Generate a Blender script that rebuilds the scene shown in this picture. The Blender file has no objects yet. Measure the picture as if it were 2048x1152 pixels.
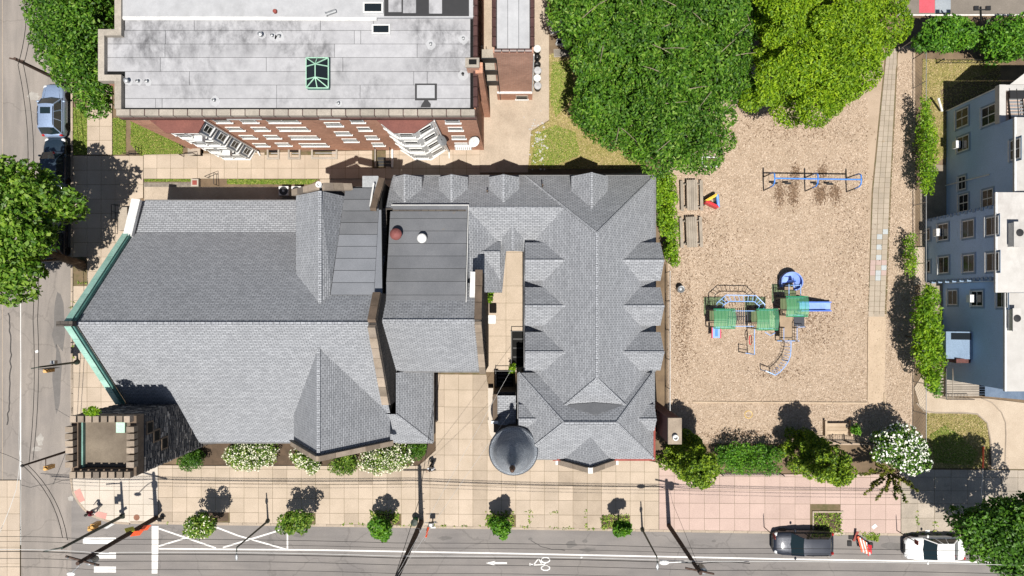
import bpy, math, random
import numpy as np
from mathutils import Vector, Matrix, Quaternion
random.seed(7)
RNG = np.random.default_rng(11)
SC = bpy.context.scene
COL = SC.collection
# ---------------------------------------------------------------- camera, sky, sun, exposure
H = 55.0
cam_d = bpy.data.cameras.new('camera'); cam = bpy.data.objects.new('camera', cam_d); COL.objects.link(cam)
cam.location = (0, 0, H); cam.rotation_euler = (0, 0, 0)
cam_d.sensor_width = 36.0; cam_d.lens = 36.0*1375/2048
cam_d.shift_x = -21/2048; cam_d.shift_y = 34/2048
cam_d.clip_start = 0.5; cam_d.clip_end = 3000
SC.camera = cam
SUN_DIR = Vector((-0.02, 0.37, -1.0)).normalized()          # travel direction of the light
world = bpy.data.worlds.new('World'); SC.world = world; world.use_nodes = True
wn = world.node_tree.nodes; bg = wn['Background']
sky = wn.new('ShaderNodeTexSky'); sky.sky_type = 'NISHITA'; sky.sun_disc = False
sky.sun_elevation = math.asin(-SUN_DIR.z); sky.sun_rotation = math.radians(180 - 3)
world.node_tree.links.new(sky.outputs[0], bg.inputs[0]); bg.inputs[1].default_value = 0.05
sd = bpy.data.lights.new('sun', 'SUN'); sd.energy = 4.9; sd.angle = math.radians(0.5); sd.color = (1.0, 0.955, 0.88)
sun = bpy.data.objects.new('sun', sd); COL.objects.link(sun)
sun.rotation_euler = SUN_DIR.to_track_quat('-Z', 'Y').to_euler(); sun.location = (0, -20, 80)
SC.view_settings.view_transform = 'Standard'; SC.view_settings.look = 'None'
SC.view_settings.exposure = 0.47; SC.view_settings.gamma = 1.0; SC.view_settings.use_curve_mapping = False
try:
    SC.cycles.max_bounces = 6; SC.cycles.transparent_max_bounces = 8
except Exception: pass

# ---------------------------------------------------------------- measuring: photo pixel + height -> metres
def P(px, py, h=0.0):
    k = (1-h/H)/25.0
    return Vector(((px-1045)*k, (610-py)*k, h))
def PX(px, py, X):
    k = X*25/(px-1045); return Vector((X, (610-py)/25*k, H*(1-k)))
def PY(px, py, Y):
    k = Y*25/(610-py); return Vector(((px-1045)/25*k, Y, H*(1-k)))

# ---------------------------------------------------------------- mesh helpers
def worg(o):
    v = Vector((0, 0, 0))
    while o is not None:
        v = v + o.location; o = o.parent
    return v
class G:
    def __init__(s): s.v = []; s.f = []
    def poly(s, pts):
        n = len(s.v); s.v += [Vector(p) for p in pts]; s.f.append(tuple(range(n, n+len(pts)))); return s
    def mesh(s, vs, fs):
        n = len(s.v); s.v += [Vector(p) for p in vs]; s.f += [tuple(i+n for i in f) for f in fs]; return s
    def box(s, x0, x1, y0, y1, z0, z1):
        vs = [(x0,y0,z0),(x1,y0,z0),(x1,y1,z0),(x0,y1,z0),(x0,y0,z1),(x1,y0,z1),(x1,y1,z1),(x0,y1,z1)]
        return s.mesh(vs, [(3,2,1,0),(4,5,6,7),(0,1,5,4),(1,2,6,5),(2,3,7,6),(3,0,4,7)])
    def prism(s, pts, z0, z1):
        """polygon footprint (x,y), counter-clockwise or not, extruded from z0 to z1"""
        a = sum(pts[i][0]*pts[(i+1) % len(pts)][1]-pts[(i+1) % len(pts)][0]*pts[i][1] for i in range(len(pts)))
        if a < 0: pts = pts[::-1]
        n = len(pts)
        vs = [(p[0], p[1], z0) for p in pts]+[(p[0], p[1], z1) for p in pts]
        fs = [tuple(range(n-1, -1, -1)), tuple(range(n, 2*n))]+[(i, (i+1) % n, n+(i+1) % n, n+i) for i in range(n)]
        return s.mesh(vs, fs)
    def slab(s, pts, t):
        """sloping polygon (3-D points seen from above counter-clockwise or not) with thickness t downwards"""
        pts = [Vector(p) for p in pts]
        nrm = Vector((0, 0, 0))
        for i in range(len(pts)): nrm += pts[i].cross(pts[(i+1) % len(pts)])
        if nrm.z < 0: pts = pts[::-1]
        n = len(pts); vs = pts+[p-Vector((0, 0, t)) for p in pts]
        fs = [tuple(range(n)), tuple(range(2*n-1, n-1, -1))]+[(n+i, n+(i+1) % n, (i+1) % n, i) for i in range(n)]
        return s.mesh(vs, fs)
    def beam(s, a, b, w, h, up=(0, 0, 1)):
        a = Vector(a); b = Vector(b); d = (b-a).normalized(); up = Vector(up)
        if abs(d.dot(up)) > .99: up = Vector((0, 1, 0))
        sx = d.cross(up).normalized()*(w/2); sz = sx.cross(d).normalized()*(h/2)
        vs = [a-sx-sz, a+sx-sz, a+sx+sz, a-sx+sz, b-sx-sz, b+sx-sz, b+sx+sz, b-sx+sz]
        return s.mesh(vs, [(0,1,2,3),(7,6,5,4),(0,4,5,1),(1,5,6,2),(2,6,7,3),(3,7,4,0)])
    def tube(s, path, r, n=6, r2=None):
        path = [Vector(p) for p in path]; m = len(path); rings = []; base = len(s.v)
        prev = None
        for i, p in enumerate(path):
            d = (path[min(i+1, m-1)]-path[max(i-1, 0)]).normalized()
            if prev is None:
                a = d.cross(Vector((0, 0, 1)) if abs(d.z) < .9 else Vector((1, 0, 0))).normalized()
            else:
                a = (prev-d*prev.dot(d)).normalized()
            prev = a; b = d.cross(a)
            rr = r if r2 is None else r+(r2-r)*i/(m-1)
            if isinstance(r, (list, tuple)): rr = r[i]
            for k in range(n):
                t = 2*math.pi*k/n; s.v.append(p+a*math.cos(t)*rr+b*math.sin(t)*rr)
        for i in range(m-1):
            for k in range(n):
                s.f.append((base+i*n+k, base+i*n+(k+1) % n, base+(i+1)*n+(k+1) % n, base+(i+1)*n+k))
        s.f.append(tuple(base+k for k in range(n-1, -1, -1))); s.f.append(tuple(base+(m-1)*n+k for k in range(n)))
        return s
    def lathe(s, c, prof, n=20):
        """profile [(radius, z)] about a vertical axis at c"""
        c = Vector(c); base = len(s.v); m = len(prof)
        for r, z in prof:
            for k in range(n):
                t = 2*math.pi*k/n; s.v.append(c+Vector((r*math.cos(t), r*math.sin(t), z)))
        for i in range(m-1):
            for k in range(n):
                s.f.append((base+i*n+k, base+i*n+(k+1) % n, base+(i+1)*n+(k+1) % n, base+(i+1)*n+k))
        s.f.append(tuple(base+k for k in range(n-1, -1, -1))); s.f.append(tuple(base+(m-1)*n+k for k in range(n)))
        return s
    def ball(s, c, rx, ry, rz, n=12, m=8):
        pr = []
        c = Vector(c); base = len(s.v)
        for i in range(m+1):
            a = -math.pi/2+math.pi*i/m
            for k in range(n):
                t = 2*math.pi*k/n
                s.v.append(c+Vector((rx*math.cos(a)*math.cos(t), ry*math.cos(a)*math.sin(t), rz*math.sin(a))))
        for i in range(m):
            for k in range(n):
                s.f.append((base+i*n+k, base+i*n+(k+1) % n, base+(i+1)*n+(k+1) % n, base+(i+1)*n+k))
        return s
def auto_uv(me):
    uv = me.uv_layers.new(name='UVMap').data
    vs = me.vertices
    for p in me.polygons:
        n = p.normal
        if abs(n.z) > .999: t = Vector((1, 0, 0)); b = Vector((0, 1, 0))
        else:
            t = Vector((-n.y, n.x, 0)).normalized(); b = n.cross(t)
        for li in p.loop_indices:
            co = vs[me.loops[li].vertex_index].co
            uv[li].uv = (co.dot(t), co.dot(b))
def make_mesh(name, g, mat=None, org=None, smooth=False, uv=True):
    me = bpy.data.meshes.new(name)
    o = org if org is not None else Vector((0, 0, 0))
    me.from_pydata([tuple(v-o) for v in g.v], [], g.f)
    if mat is not None: me.materials.append(mat)
    if smooth: me.polygons.foreach_set('use_smooth', [True]*len(me.polygons))
    me.update()
    if uv: auto_uv(me)
    return me
def link(name, data, parent=None, loc=None):
    o = bpy.data.objects.new(name, data); COL.objects.link(o)
    if parent is not None: o.parent = parent
    if loc is not None: o.location = loc
    return o
def part(name, g, mat, parent=None, smooth=False, label=None, local=False, uv=True):
    """one mesh object; vertices in world coordinates unless local"""
    org = Vector((0, 0, 0)) if (local or parent is None) else worg(parent)
    o = link(name, make_mesh(name, g, mat, org, smooth, uv), parent)
    if label: o['label'] = label
    return o
def tag(o, label, cat, group=None):
    o['label'] = label; o['category'] = cat
    if group: o['group'] = group
    return o
def thing(name, label, cat, loc=(0, 0, 0), group=None, rz=0.0):
    o = link(name, None, None, Vector(loc)); o.rotation_euler = (0, 0, rz); o.empty_display_size = .3
    return tag(o, label, cat, group)
def single(name, g, mat, label, cat, org, group=None, smooth=False):
    """a thing that is one mesh, its origin at org"""
    o = link(name, make_mesh(name, g, mat, Vector(org), smooth), None, Vector(org))
    return tag(o, label, cat, group)
def struct(name, g, mat, smooth=False):
    o = link(name, make_mesh(name, g, mat, None, smooth)); o['kind'] = 'structure'; return o
def kids(o): return [c for c in o.children]
def copy_tree(o, parent=None):
    c = o.copy(); COL.objects.link(c); c.parent = parent
    for ch in list(o.children): copy_tree(ch, c)
    return c

# ---------------------------------------------------------------- materials
def new_mat(name):
    m = bpy.data.materials.new(name); m.use_nodes = True
    nt = m.node_tree; return m, nt, nt.nodes, nt.links, nt.nodes['Principled BSDF']
def N(nodes, typ, **kw):
    n = nodes.new(typ)
    for k, v in kw.items():
        if k.startswith('i_'): n.inputs[k[2:].replace('_', ' ')].default_value = v
        else: setattr(n, k, v)
    return n
def rgba(c): return (c[0], c[1], c[2], 1)
def mixc(nodes, links, fac, a, b, blend='MIX'):
    m = nodes.new('ShaderNodeMix'); m.data_type = 'RGBA'; m.blend_type = blend
    for sock, val in ((0, fac), (6, a), (7, b)):
        if isinstance(val, (int, float)): m.inputs[sock].default_value = val
        elif isinstance(val, tuple): m.inputs[sock].default_value = rgba(val)
        else: links.new(val, m.inputs[sock])
    return m.outputs[2]
def ramp(nodes, links, src, stops):
    r = nodes.new('ShaderNodeValToRGB'); e = r.color_ramp.elements
    while len(e) < len(stops): e.new(.5)
    for el, (p, c) in zip(e, stops): el.position = p; el.color = rgba(c)
    links.new(src, r.inputs[0]); return r.outputs[0]
def fac_ramp(nodes, links, src, a, b):
    r = nodes.new('ShaderNodeMapRange'); r.inputs[1].default_value = a; r.inputs[2].default_value = b
    links.new(src, r.inputs[0]); return r.outputs[0]
def noise(nodes, links, vec, scale, detail=4, rough=.6):
    n = nodes.new('ShaderNodeTexNoise'); n.inputs['Scale'].default_value = scale
    n.inputs['Detail'].default_value = detail; n.inputs['Roughness'].default_value = rough
    if vec is not None: links.new(vec, n.inputs['Vector'])
    return n.outputs[0]
def geo_pos(nodes): return nodes.new('ShaderNodeNewGeometry').outputs['Position']
def bump(nodes, links, bsdf, h, strength=.4, dist=.02):
    b = nodes.new('ShaderNodeBump'); b.inputs['Strength'].default_value = strength; b.inputs['Distance'].default_value = dist
    links.new(h, b.inputs['Height']); links.new(b.outputs[0], bsdf.inputs['Normal'])
MATS = {}
def grain(name, c, c2=None, big=.35, fine=14.0, rough=.85, bs=.25, spots=None, metal=0.0, obj_var=0.0, spec=.3):
    """weathered surface: two tones in broad patches, fine grain, optional dark spots, optional per-object tint"""
    m, nt, nd, lk, b = new_mat(name)
    if c2 is None: c2 = tuple(x*.78 for x in c)
    pos = geo_pos(nd)
    n1 = noise(nd, lk, pos, big, 5, .62); n2 = noise(nd, lk, pos, fine, 3, .7)
    col = mixc(nd, lk, fac_ramp(nd, lk, n1, .36, .66), c, c2)
    g = ramp(nd, lk, n2, [(.25, (.68, .68, .68)), (.75, (1.2, 1.2, 1.2))])
    col = mixc(nd, lk, .75, col, g, 'MULTIPLY')
    if spots:
        n3 = noise(nd, lk, pos, spots[0], 6, .7)
        col = mixc(nd, lk, fac_ramp(nd, lk, n3, spots[1], spots[1]+.12), col, spots[2])
    if obj_var:
        oi = nd.new('ShaderNodeObjectInfo')
        v = ramp(nd, lk, oi.outputs['Random'], [(0, (1-obj_var,)*3), (.5, (1, 1, 1)), (.85, (1+obj_var*.4, 1+obj_var*.4, 1+obj_var*.45)), (1, (1-obj_var*1.3, 1-obj_var*1.25, 1-obj_var*1.15))])
        col = mixc(nd, lk, 1.0, col, v, 'MULTIPLY')
    lk.new(col, b.inputs['Base Color']); b.inputs['Roughness'].default_value = rough; b.inputs['Metallic'].default_value = metal
    b.inputs['Specular IOR Level'].default_value = spec
    if bs: bump(nd, lk, b, n2, bs, .02)
    return m
def flat(name, c, rough=.5, metal=0.0, spec=.5, coat=0.0):
    m, nt, nd, lk, b = new_mat(name)
    pos = geo_pos(nd); n1 = noise(nd, lk, pos, 3.0, 5, .65)
    col = mixc(nd, lk, fac_ramp(nd, lk, n1, .3, .7), tuple(x*.86 for x in c), tuple(min(1, x*1.07) for x in c))
    lk.new(col, b.inputs['Base Color']); b.inputs['Roughness'].default_value = rough; b.inputs['Metallic'].default_value = metal
    b.inputs['Specular IOR Level'].default_value = spec; b.inputs['Coat Weight'].default_value = coat
    return m
def bricks(name, c1, c2, mortar, bw, bh, ms=.012, rough=.85, bs=.6, streak=.25, offset=.5, wear=.5):
    """courses laid on the face's own axes (UV in metres)"""
    m, nt, nd, lk, b = new_mat(name)
    uv = nd.new('ShaderNodeUVMap').outputs[0]
    t = nd.new('ShaderNodeTexBrick'); lk.new(uv, t.inputs['Vector'])
    t.offset = offset
    t.inputs['Color1'].default_value = rgba(c1); t.inputs['Color2'].default_value = rgba(c2); t.inputs['Mortar'].default_value = rgba(mortar)
    t.inputs['Scale'].default_value = 1; t.inputs['Mortar Size'].default_value = ms; t.inputs['Mortar Smooth'].default_value = .3
    t.inputs['Brick Width'].default_value = bw; t.inputs['Row Height'].default_value = bh; t.inputs['Bias'].default_value = 0.0
    pos = geo_pos(nd)
    n1 = noise(nd, lk, pos, .5, 6, .65); n2 = noise(nd, lk, pos, 22, 3, .7); n3 = noise(nd, lk, pos, 5, 4, .6)
    v = ramp(nd, lk, n1, [(.3, (1-streak,)*3), (.7, (1+streak*.5,)*3)])
    col = mixc(nd, lk, 1.0, t.outputs[0], v, 'MULTIPLY')
    g = ramp(nd, lk, n2, [(.25, (.75, .75, .75)), (.75, (1.2, 1.2, 1.2))]); col = mixc(nd, lk, wear, col, g, 'MULTIPLY')
    g = ramp(nd, lk, n3, [(.3, (.84, .84, .84)), (.7, (1.1, 1.1, 1.1))]); col = mixc(nd, lk, .8, col, g, 'MULTIPLY')
    lk.new(col, b.inputs['Base Color']); b.inputs['Roughness'].default_value = rough; b.inputs['Specular IOR Level'].default_value = .25
    inv = nd.new('ShaderNodeMath'); inv.operation = 'SUBTRACT'; inv.inputs[0].default_value = 1; lk.new(t.outputs['Fac'], inv.inputs[1])
    bump(nd, lk, b, inv.outputs[0], bs, .02)
    return m
def leafm(name, dark, mid, light, trans=.35, rough=.55, tip=None):
    """leaf colour drawn per leaf, with light passing through the blade"""
    m, nt, nd, lk, b = new_mat(name)
    gi = nd.new('ShaderNodeNewGeometry')
    stops = [(0, dark), (.45, mid), (.85, light)]
    if tip: stops = [(0, dark), (.4, mid), (.8, light), (1.0, tip)]
    col = ramp(nd, lk, gi.outputs['Random Per Island'], stops)
    n1 = noise(nd, lk, gi.outputs['Position'], .45, 3, .6)
    v = ramp(nd, lk, n1, [(.28, (.62, .68, .7)), (.72, (1.32, 1.2, 1.0))])
    col = mixc(nd, lk, 1.0, col, v, 'MULTIPLY')
    lk.new(col, b.inputs['Base Color']); b.inputs['Roughness'].default_value = rough; b.inputs['Specular IOR Level'].default_value = .35
    tr = nd.new('ShaderNodeBsdfTranslucent'); lk.new(col, tr.inputs[0])
    mx = nd.new('ShaderNodeMixShader'); mx.inputs[0].default_value = trans
    lk.new(b.outputs[0], mx.inputs[1]); lk.new(tr.outputs[0], mx.inputs[2])
    lk.new(mx.outputs[0], nd['Material Output'].inputs[0])
    return m
def island(name, stops, rough=.8):
    m, nt, nd, lk, b = new_mat(name)
    gi = nd.new('ShaderNodeNewGeometry')
    col = ramp(nd, lk, gi.outputs['Random Per Island'], stops)
    lk.new(col, b.inputs['Base Color']); b.inputs['Roughness'].default_value = rough; b.inputs['Specular IOR Level'].default_value = .2
    return m
def glassm(name, c=(.02, .03, .035), rough=.06):
    m, nt, nd, lk, b = new_mat(name)
    b.inputs['Base Color'].default_value = rgba(c); b.inputs['Roughness'].default_value = rough
    b.inputs['Specular IOR Level'].default_value = .6
    return m
# ---------------------------------------------------------------- material library
M_soil = grain('soil', (.19, .135, .085), (.12, .085, .055), .8, 18, .95, .5)
def road_mat(name, c, c2, stain):
    m, nt, nd, lk, b = new_mat(name)
    pos = geo_pos(nd)
    mp = nd.new('ShaderNodeMapping'); lk.new(pos, mp.inputs[0]); mp.inputs['Scale'].default_value = stain
    n1 = noise(nd, lk, mp.outputs[0], .6, 6, .62); n2 = noise(nd, lk, pos, 26, 4, .75); n3 = noise(nd, lk, pos, .22, 5, .6)
    col = mixc(nd, lk, fac_ramp(nd, lk, n1, .35, .65), c, c2)
    col = mixc(nd, lk, 1.0, col, ramp(nd, lk, n3, [(.3, (.84, .84, .86)), (.7, (1.12, 1.1, 1.08))]), 'MULTIPLY')
    col = mixc(nd, lk, .9, col, ramp(nd, lk, n2, [(.25, (.66, .66, .66)), (.75, (1.25, 1.25, 1.25))]), 'MULTIPLY')
    n4 = noise(nd, lk, pos, 1.1, 4, .6)
    col = mixc(nd, lk, fac_ramp(nd, lk, n4, .68, .76), col, tuple(x*.72 for x in c))
    v = nd.new('ShaderNodeTexVoronoi'); v.feature = 'DISTANCE_TO_EDGE'; v.inputs['Scale'].default_value = .16
    w = nd.new('ShaderNodeMixRGB'); w.blend_type = 'ADD'; w.inputs[0].default_value = .9
    nz = nd.new('ShaderNodeTexNoise'); nz.inputs['Scale'].default_value = 1.3; nz.inputs['Detail'].default_value = 5; lk.new(pos, nz.inputs['Vector'])
    lk.new(pos, w.inputs[1]); lk.new(nz.outputs[1], w.inputs[2]); lk.new(w.outputs[0], v.inputs['Vector'])
    cr = fac_ramp(nd, lk, v.outputs[0], .009, .003)
    cr2 = nd.new('ShaderNodeMath'); cr2.operation = 'MULTIPLY'; cr2.inputs[1].default_value = .28; lk.new(cr, cr2.inputs[0])
    col = mixc(nd, lk, cr2.outputs[0], col, tuple(x*.35 for x in c))
    lk.new(col, b.inputs['Base Color']); b.inputs['Roughness'].default_value = .9; b.inputs['Specular IOR Level'].default_value = .2
    bump(nd, lk, b, n2, .3, .02)
    return m
M_road = road_mat('asphalt', (.215, .20, .19), (.175, .163, .155), (.25, 1.6, 1))
M_road_w = road_mat('worn_asphalt', (.265, .238, .215), (.20, .182, .166), (1.7, .22, 1))
M_slab = grain('tan_concrete', (.45, .37, .292), (.385, .315, .243), .5, 16, .9, .2, (1.3, .66, (.34, .24, .16)), obj_var=.085)
M_slab_old = grain('aged_tan_concrete', (.385, .315, .245), (.32, .26, .20), .7, 16, .9, .25, (1.7, .62, (.25, .195, .145)), obj_var=.08)
M_slab_white = grain('pale_concrete', (.52, .46, .395), (.46, .41, .35), .6, 16, .9, .2, (1.6, .68, (.38, .31, .25)), obj_var=.06)
M_slab_pink = grain('pink_concrete', (.46, .345, .30), (.41, .305, .265), .5, 16, .9, .2, (1.1, .7, (.40, .28, .22)), obj_var=.06)
M_slab_grey = grain('grey_concrete', (.39, .335, .275), (.30, .26, .215), .5, 14, .9, .3, (1.2, .62, (.22, .19, .155)), obj_var=.12)
M_tan_sheet = grain('tan_cement', (.43, .355, .28), (.33, .27, .21), .45, 14, .9, .25, (.9, .62, (.27, .205, .15)))
M_pad = grain('tactile_pink', (.52, .27, .23), (.45, .23, .2), 1, 30, .8, .3)
M_joint = grain('joint_dirt', (.16, .115, .07), (.10, .09, .04), 2, 20, .95, .3)
M_kerb = grain('kerb_stone', (.40, .33, .26), (.33, .27, .21), .8, 18, .9, .3, obj_var=.12)
M_paint = grain('road_paint', (.72, .71, .69), (.60, .59, .57), 1.2, 14, .7, .1, (3.2, .64, (.30, .29, .28)))
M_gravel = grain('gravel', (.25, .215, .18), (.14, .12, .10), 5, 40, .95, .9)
M_mulch = grain('mulch_bed', (.40, .31, .232), (.32, .245, .178), .55, 34, .95, .9, (.8, .62, (.23, .15, .085)))
M_lawn = grain('lawn_earth', (.145, .16, .035), (.24, .20, .075), .9, 16, .95, .6, (1.1, .60, (.33, .26, .14)))
M_dry = grain('dry_earth', (.30, .23, .115), (.20, .18, .055), .5, 14, .95, .6, (.8, .58, (.15, .17, .035)))

# ---------------------------------------------------------------- ground, roads
struct('ground', G().poly([(-400,-400,0),(400,-400,0),(400,400,0),(-400,400,0)]), M_soil)
def L(pts, h=0.0): return [P(x, y, 0).xy.to_3d()+Vector((0, 0, h)) for x, y in pts]
def L2(pts): return [(P(x, y).x, P(x, y).y) for x, y in pts]
def kerby(x): return 1047+(x-330)*.0162
struct('side_street', G().poly(L([(-2600, -1800), (143, -1800), (143, 2600), (-2600, 2600)], .004)), M_road_w)
struct('main_street', G().poly(L([(143, 955), (5600, 985), (5600, 2600), (143, 2600)], .004)), M_road)

def inside(poly, x, y):
    c = False; n = len(poly)
    for i in range(n):
        x1, y1 = poly[i]; x2, y2 = poly[(i+1) % n]
        if (y1 > y) != (y2 > y) and x < (x2-x1)*(y-y1)/(y2-y1)+x1: c = not c
    return c
def clip(poly, x0, x1, y0, y1):
    """clip a polygon to an axis-aligned rectangle"""
    def cut(ps, f, ix):
        out = []
        for i in range(len(ps)):
            a, b = ps[i], ps[(i+1) % len(ps)]
            fa, fb = f(a), f(b)
            if fa >= 0: out.append(a)
            if (fa >= 0) != (fb >= 0):
                t = fa/(fa-fb); out.append((a[0]+(b[0]-a[0])*t, a[1]+(b[1]-a[1])*t))
        return out
    ps = poly
    for f in (lambda p: p[0]-x0, lambda p: x1-p[0], lambda p: p[1]-y0, lambda p: y1-p[1]):
        ps = cut(ps, f, 0)
        if len(ps) < 3: return []
    return ps
def pavement(name, poly, xs, ys, mat, h=.12, skip=None, gap=.55, piece='paving_slab', skew=0.0, hv=.006, alt=None):
    """a base with dark joints and one slab object per flag; poly, xs, ys in photo pixels, rows slide down by skew per pixel of x"""
    base = struct(name, G().prism(L2(poly), 0.0, h-.014), M_joint)
    cache = {}
    for i in range(len(xs)-1):
        for j in range(len(ys)-1):
            dx = skew*((xs[i]+xs[i+1])/2-xs[0])
            y0, y1 = ys[j]+dx, ys[j+1]+dx
            ps = clip(poly, xs[i]+gap/2, xs[i+1]-gap/2, y0+gap/2, y1-gap/2)
            if len(ps) < 3: continue
            cx = sum(p[0] for p in ps)/len(ps); cy = sum(p[1] for p in ps)/len(ps)
            if skip and skip(cx, cy): continue
            w = P(cx, cy); pts = [(P(*p).x-w.x, P(*p).y-w.y) for p in ps]
            mt = alt[0] if alt and (i in alt[1] or random.random() < alt[2]) else mat
            key = (mt.name,)+tuple((round(a, 2), round(b, 2)) for a, b in pts)
            if key not in cache:
                cache[key] = make_mesh(piece, G().prism(pts, -.05, 0), mt)
            o = link(piece, cache[key], base, Vector((w.x, w.y, h+random.uniform(-hv, hv))))
    return base
def steps(a, b, n): return [a+(b-a)*i/n for i in range(n+1)]

# street front of the church and the parish house
front_poly = [(318, 930), (385, 930), (405, 931), (838, 931), (872, 900), (872, 744), (972, 744), (990, 860), (1317, 925), (1317, kerby(1317)-5), (318, kerby(318)-5)]
pits = [(418-31, 1018), (584, 1022), (771, 1022), (1000, 1028), (1230, 1030)]
def in_pit(x, y): return any(abs(x-a) < 29 and y > b-2 and x > 0 for a, b in ((429, 1017), (596, 1019), (770, 1020), (999, 1021), (1229, 1028)))
pavement('front_pavement', front_poly, steps(318, 1317, 35), [744, 775, 809, 841, 873, 905, 936, 965, 994, 1023, 1052, 1070], M_slab, skip=in_pit, skew=.0075, alt=(M_slab_old, (22, 29, 30), .05))
pavement('pink_pavement', [(1317.6, 925), (1440, 948), (1800, 948), (1800, kerby(1800)-5), (1317.6, kerby(1317)-5)], steps(1317.6, 1800, 16), [924, 951, 978, 1005, 1035, 1070], M_slab_pink, skew=.0075,
         skip=lambda x, y: 1622 < x < 1685 and y > 1021)
pavement('worn_pavement', [(1800.6, 938), (2200, 938), (2200, kerby(2200)-4), (1800.6, kerby(1800)-4)], steps(1800.6, 2200, 12), [938, 953, 980, 1006, 1035, 1076], M_slab_grey, skew=.0075, hv=.012)
arc = [(145, 955), (150, 985), (160, 1002), (172, 1017), (190, 1030), (212, 1038), (235, 1043), (262, 1045), (317.5, kerby(317)-5)]
pavement('corner_pavement', [(145, 900), (317.5, 900)]+arc[::-1], [130, 172, 201, 230, 260, 288, 317.5], [900, 925, 951, 980, 1008, 1030, 1055], M_slab_white)
pavement('west_pavement', [(148, 312), (288, 312), (288, 396), (270, 400), (235, 520), (200, 640), (200, 760), (238, 800), (238, 832), (148, 832)], [148, 176, 204, 232, 260, 288], steps(312, 832, 18), M_slab,
         skip=lambda x, y: 150 < x < 178 and 512 < y < 560)
pavement('upper_pavement', [(176, -60), (226, -60), (226, 310), (176, 310)], [176, 201, 226], steps(-60, 310, 13), M_slab)
def pit_apt(x, y): return any(abs(x-a) < w and 297 < y < 322 for a, w in ((548, 14), (590, 14), (650, 28))) or (752 < x < 785 and 295 < y < 335)
pavement('apartment_walk', [(288.6, 310), (960, 298), (960, 358), (288.6, 358)], steps(288.6, 960, 25), [296, 310.5, 337, 358], M_slab, skip=pit_apt)
struct('alley', G().poly(L([(956, -80), (1098, -80), (1098, 240), (1062, 262), (1056, 345), (960, 345), (960, 300), (956, 290)], .035)), M_tan_sheet)
courtyard = [(972, 500), (1052, 500), (1052, 744), (972, 744)]
pavement('courtyard', courtyard, [972, 1012, 1052], [500, 505, 572, 606, 640, 672, 705, 744], M_slab, h=.10)
struct('side_yard', G().poly(L([(640, 358.6), (1300, 345), (1300, 352), (1052, 352), (1052, 420), (640, 420)], .03)), M_tan_sheet)
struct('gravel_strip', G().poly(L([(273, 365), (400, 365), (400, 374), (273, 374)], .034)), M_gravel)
struct('area_floor', G().poly(L([(288.6, 374), (700, 374), (700, 420), (288.6, 420)], .03)), M_tan_sheet)
# kerbs: one stone after another along the street fronts
kerb = struct('kerb', G().prism(L2([(262, 1045.5), (1310, kerby(1310)-5), (2200, kerby(2200)-4.5), (2200, kerby(2200)-2), (262, 1047)]), 0, .09), M_kerb)
kc = {}
for x in range(262, 2180, 28):
    y = kerby(x+14)-2.6
    w = P(x+14, y)
    if 0 not in kc: kc[0] = make_mesh('kerb_stone', G().box(-.55, .55, -.09, .09, -.1, 0), M_kerb)
    link('kerb_stone', kc[0], kerb, Vector((w.x, w.y, .135)))
for i in range(len(arc)-2):
    a, b = P(*arc[i]), P(*arc[i+1]); part('kerb_stone', G().beam(a+Vector((-.06, -.06, .065)), b+Vector((-.06, -.06, .065)), .16, .14), M_kerb, kerb)
for y in range(120, 950, 29):
    if 'v' not in kc: kc['v'] = make_mesh('kerb_stone', G().box(-.08, .08, -.56, .56, -.1, 0), M_kerb)
    w = P(145.5, y+14); link('kerb_stone', kc['v'], kerb, Vector((w.x, w.y, .135)))
for (px, py, a, hw) in ((158, 990, 27, 9), (203, 1029, -68, 9)):
    pass
tp = struct('tactile_paving', G().prism(L2([(150, 982), (162, 976), (172, 1000), (160, 1005)]), .1, .131), M_pad)
part('tactile_pad', G().prism(L2([(191, 1024), (200, 1022), (216, 1026), (213, 1038), (194, 1032)]), .1, .131), M_pad, tp)
# far side pavement, bottom left
pavement('far_pavement', [(-60, 960), (42, 960), (42, 1260), (-60, 1260)], steps(-60, 42, 4), steps(960, 1260, 9), M_slab)

# ---------------------------------------------------------------- painted markings
def strip(pts, w, z=.009):
    g = G()
    for a, b in zip(pts[:-1], pts[1:]):
        a = P(*a); b = P(*b); d = (b-a).normalized(); n = Vector((-d.y, d.x, 0))*w/2
        g.poly([a-n+Vector((0, 0, z)), b-n+Vector((0, 0, z)), b+n+Vector((0, 0, z)), a+n+Vector((0, 0, z))])
    return g
struct('lane_line', strip([(318, 1097.5), (640, 1100), (1024, 1107), (1560, 1118), (2200, 1128)], .115), M_paint)
struct('edge_line', strip([(41.5, 600), (41.5, 1090)], .075), M_paint)
struct('track_line', strip([(5, -40), (5, 1090)], .05), M_kerb)
struct('stop_line', G().poly(L([(303.5, 1052), (317, 1052), (317, 1096), (315, 1147), (303.5, 1147)], .0085)), M_paint)
struct('crosswalk_bar', G().poly(L([(166, 1075), (232, 1075), (232, 1088), (166, 1088)], .0085)), M_paint)
struct('crosswalk_bar', G().poly(L([(188, 1103), (232, 1105), (232, 1117), (188, 1117)], .0085)), M_paint)
struct('crosswalk_bar', G().poly(L([(188, 1133), (232, 1133), (232, 1145), (188, 1145)], .0085)), M_paint)
struct('parking_marking', strip([(318, 1057), (432, 1096)], .12, .013), M_paint)
struct('parking_marking', strip([(318, 1092), (368, 1077), (434, 1055), (476, 1071)], .12, .017), M_paint)
struct('parking_marking', strip([(446, 1095), (558, 1061)], .12, .013), M_paint)
struct('parking_marking', strip([(476, 1071), (574, 1099)], .12, .021), M_paint)
struct('parking_marking', strip([(575, 1067), (575, 1099)], .12, .013), M_paint)
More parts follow.
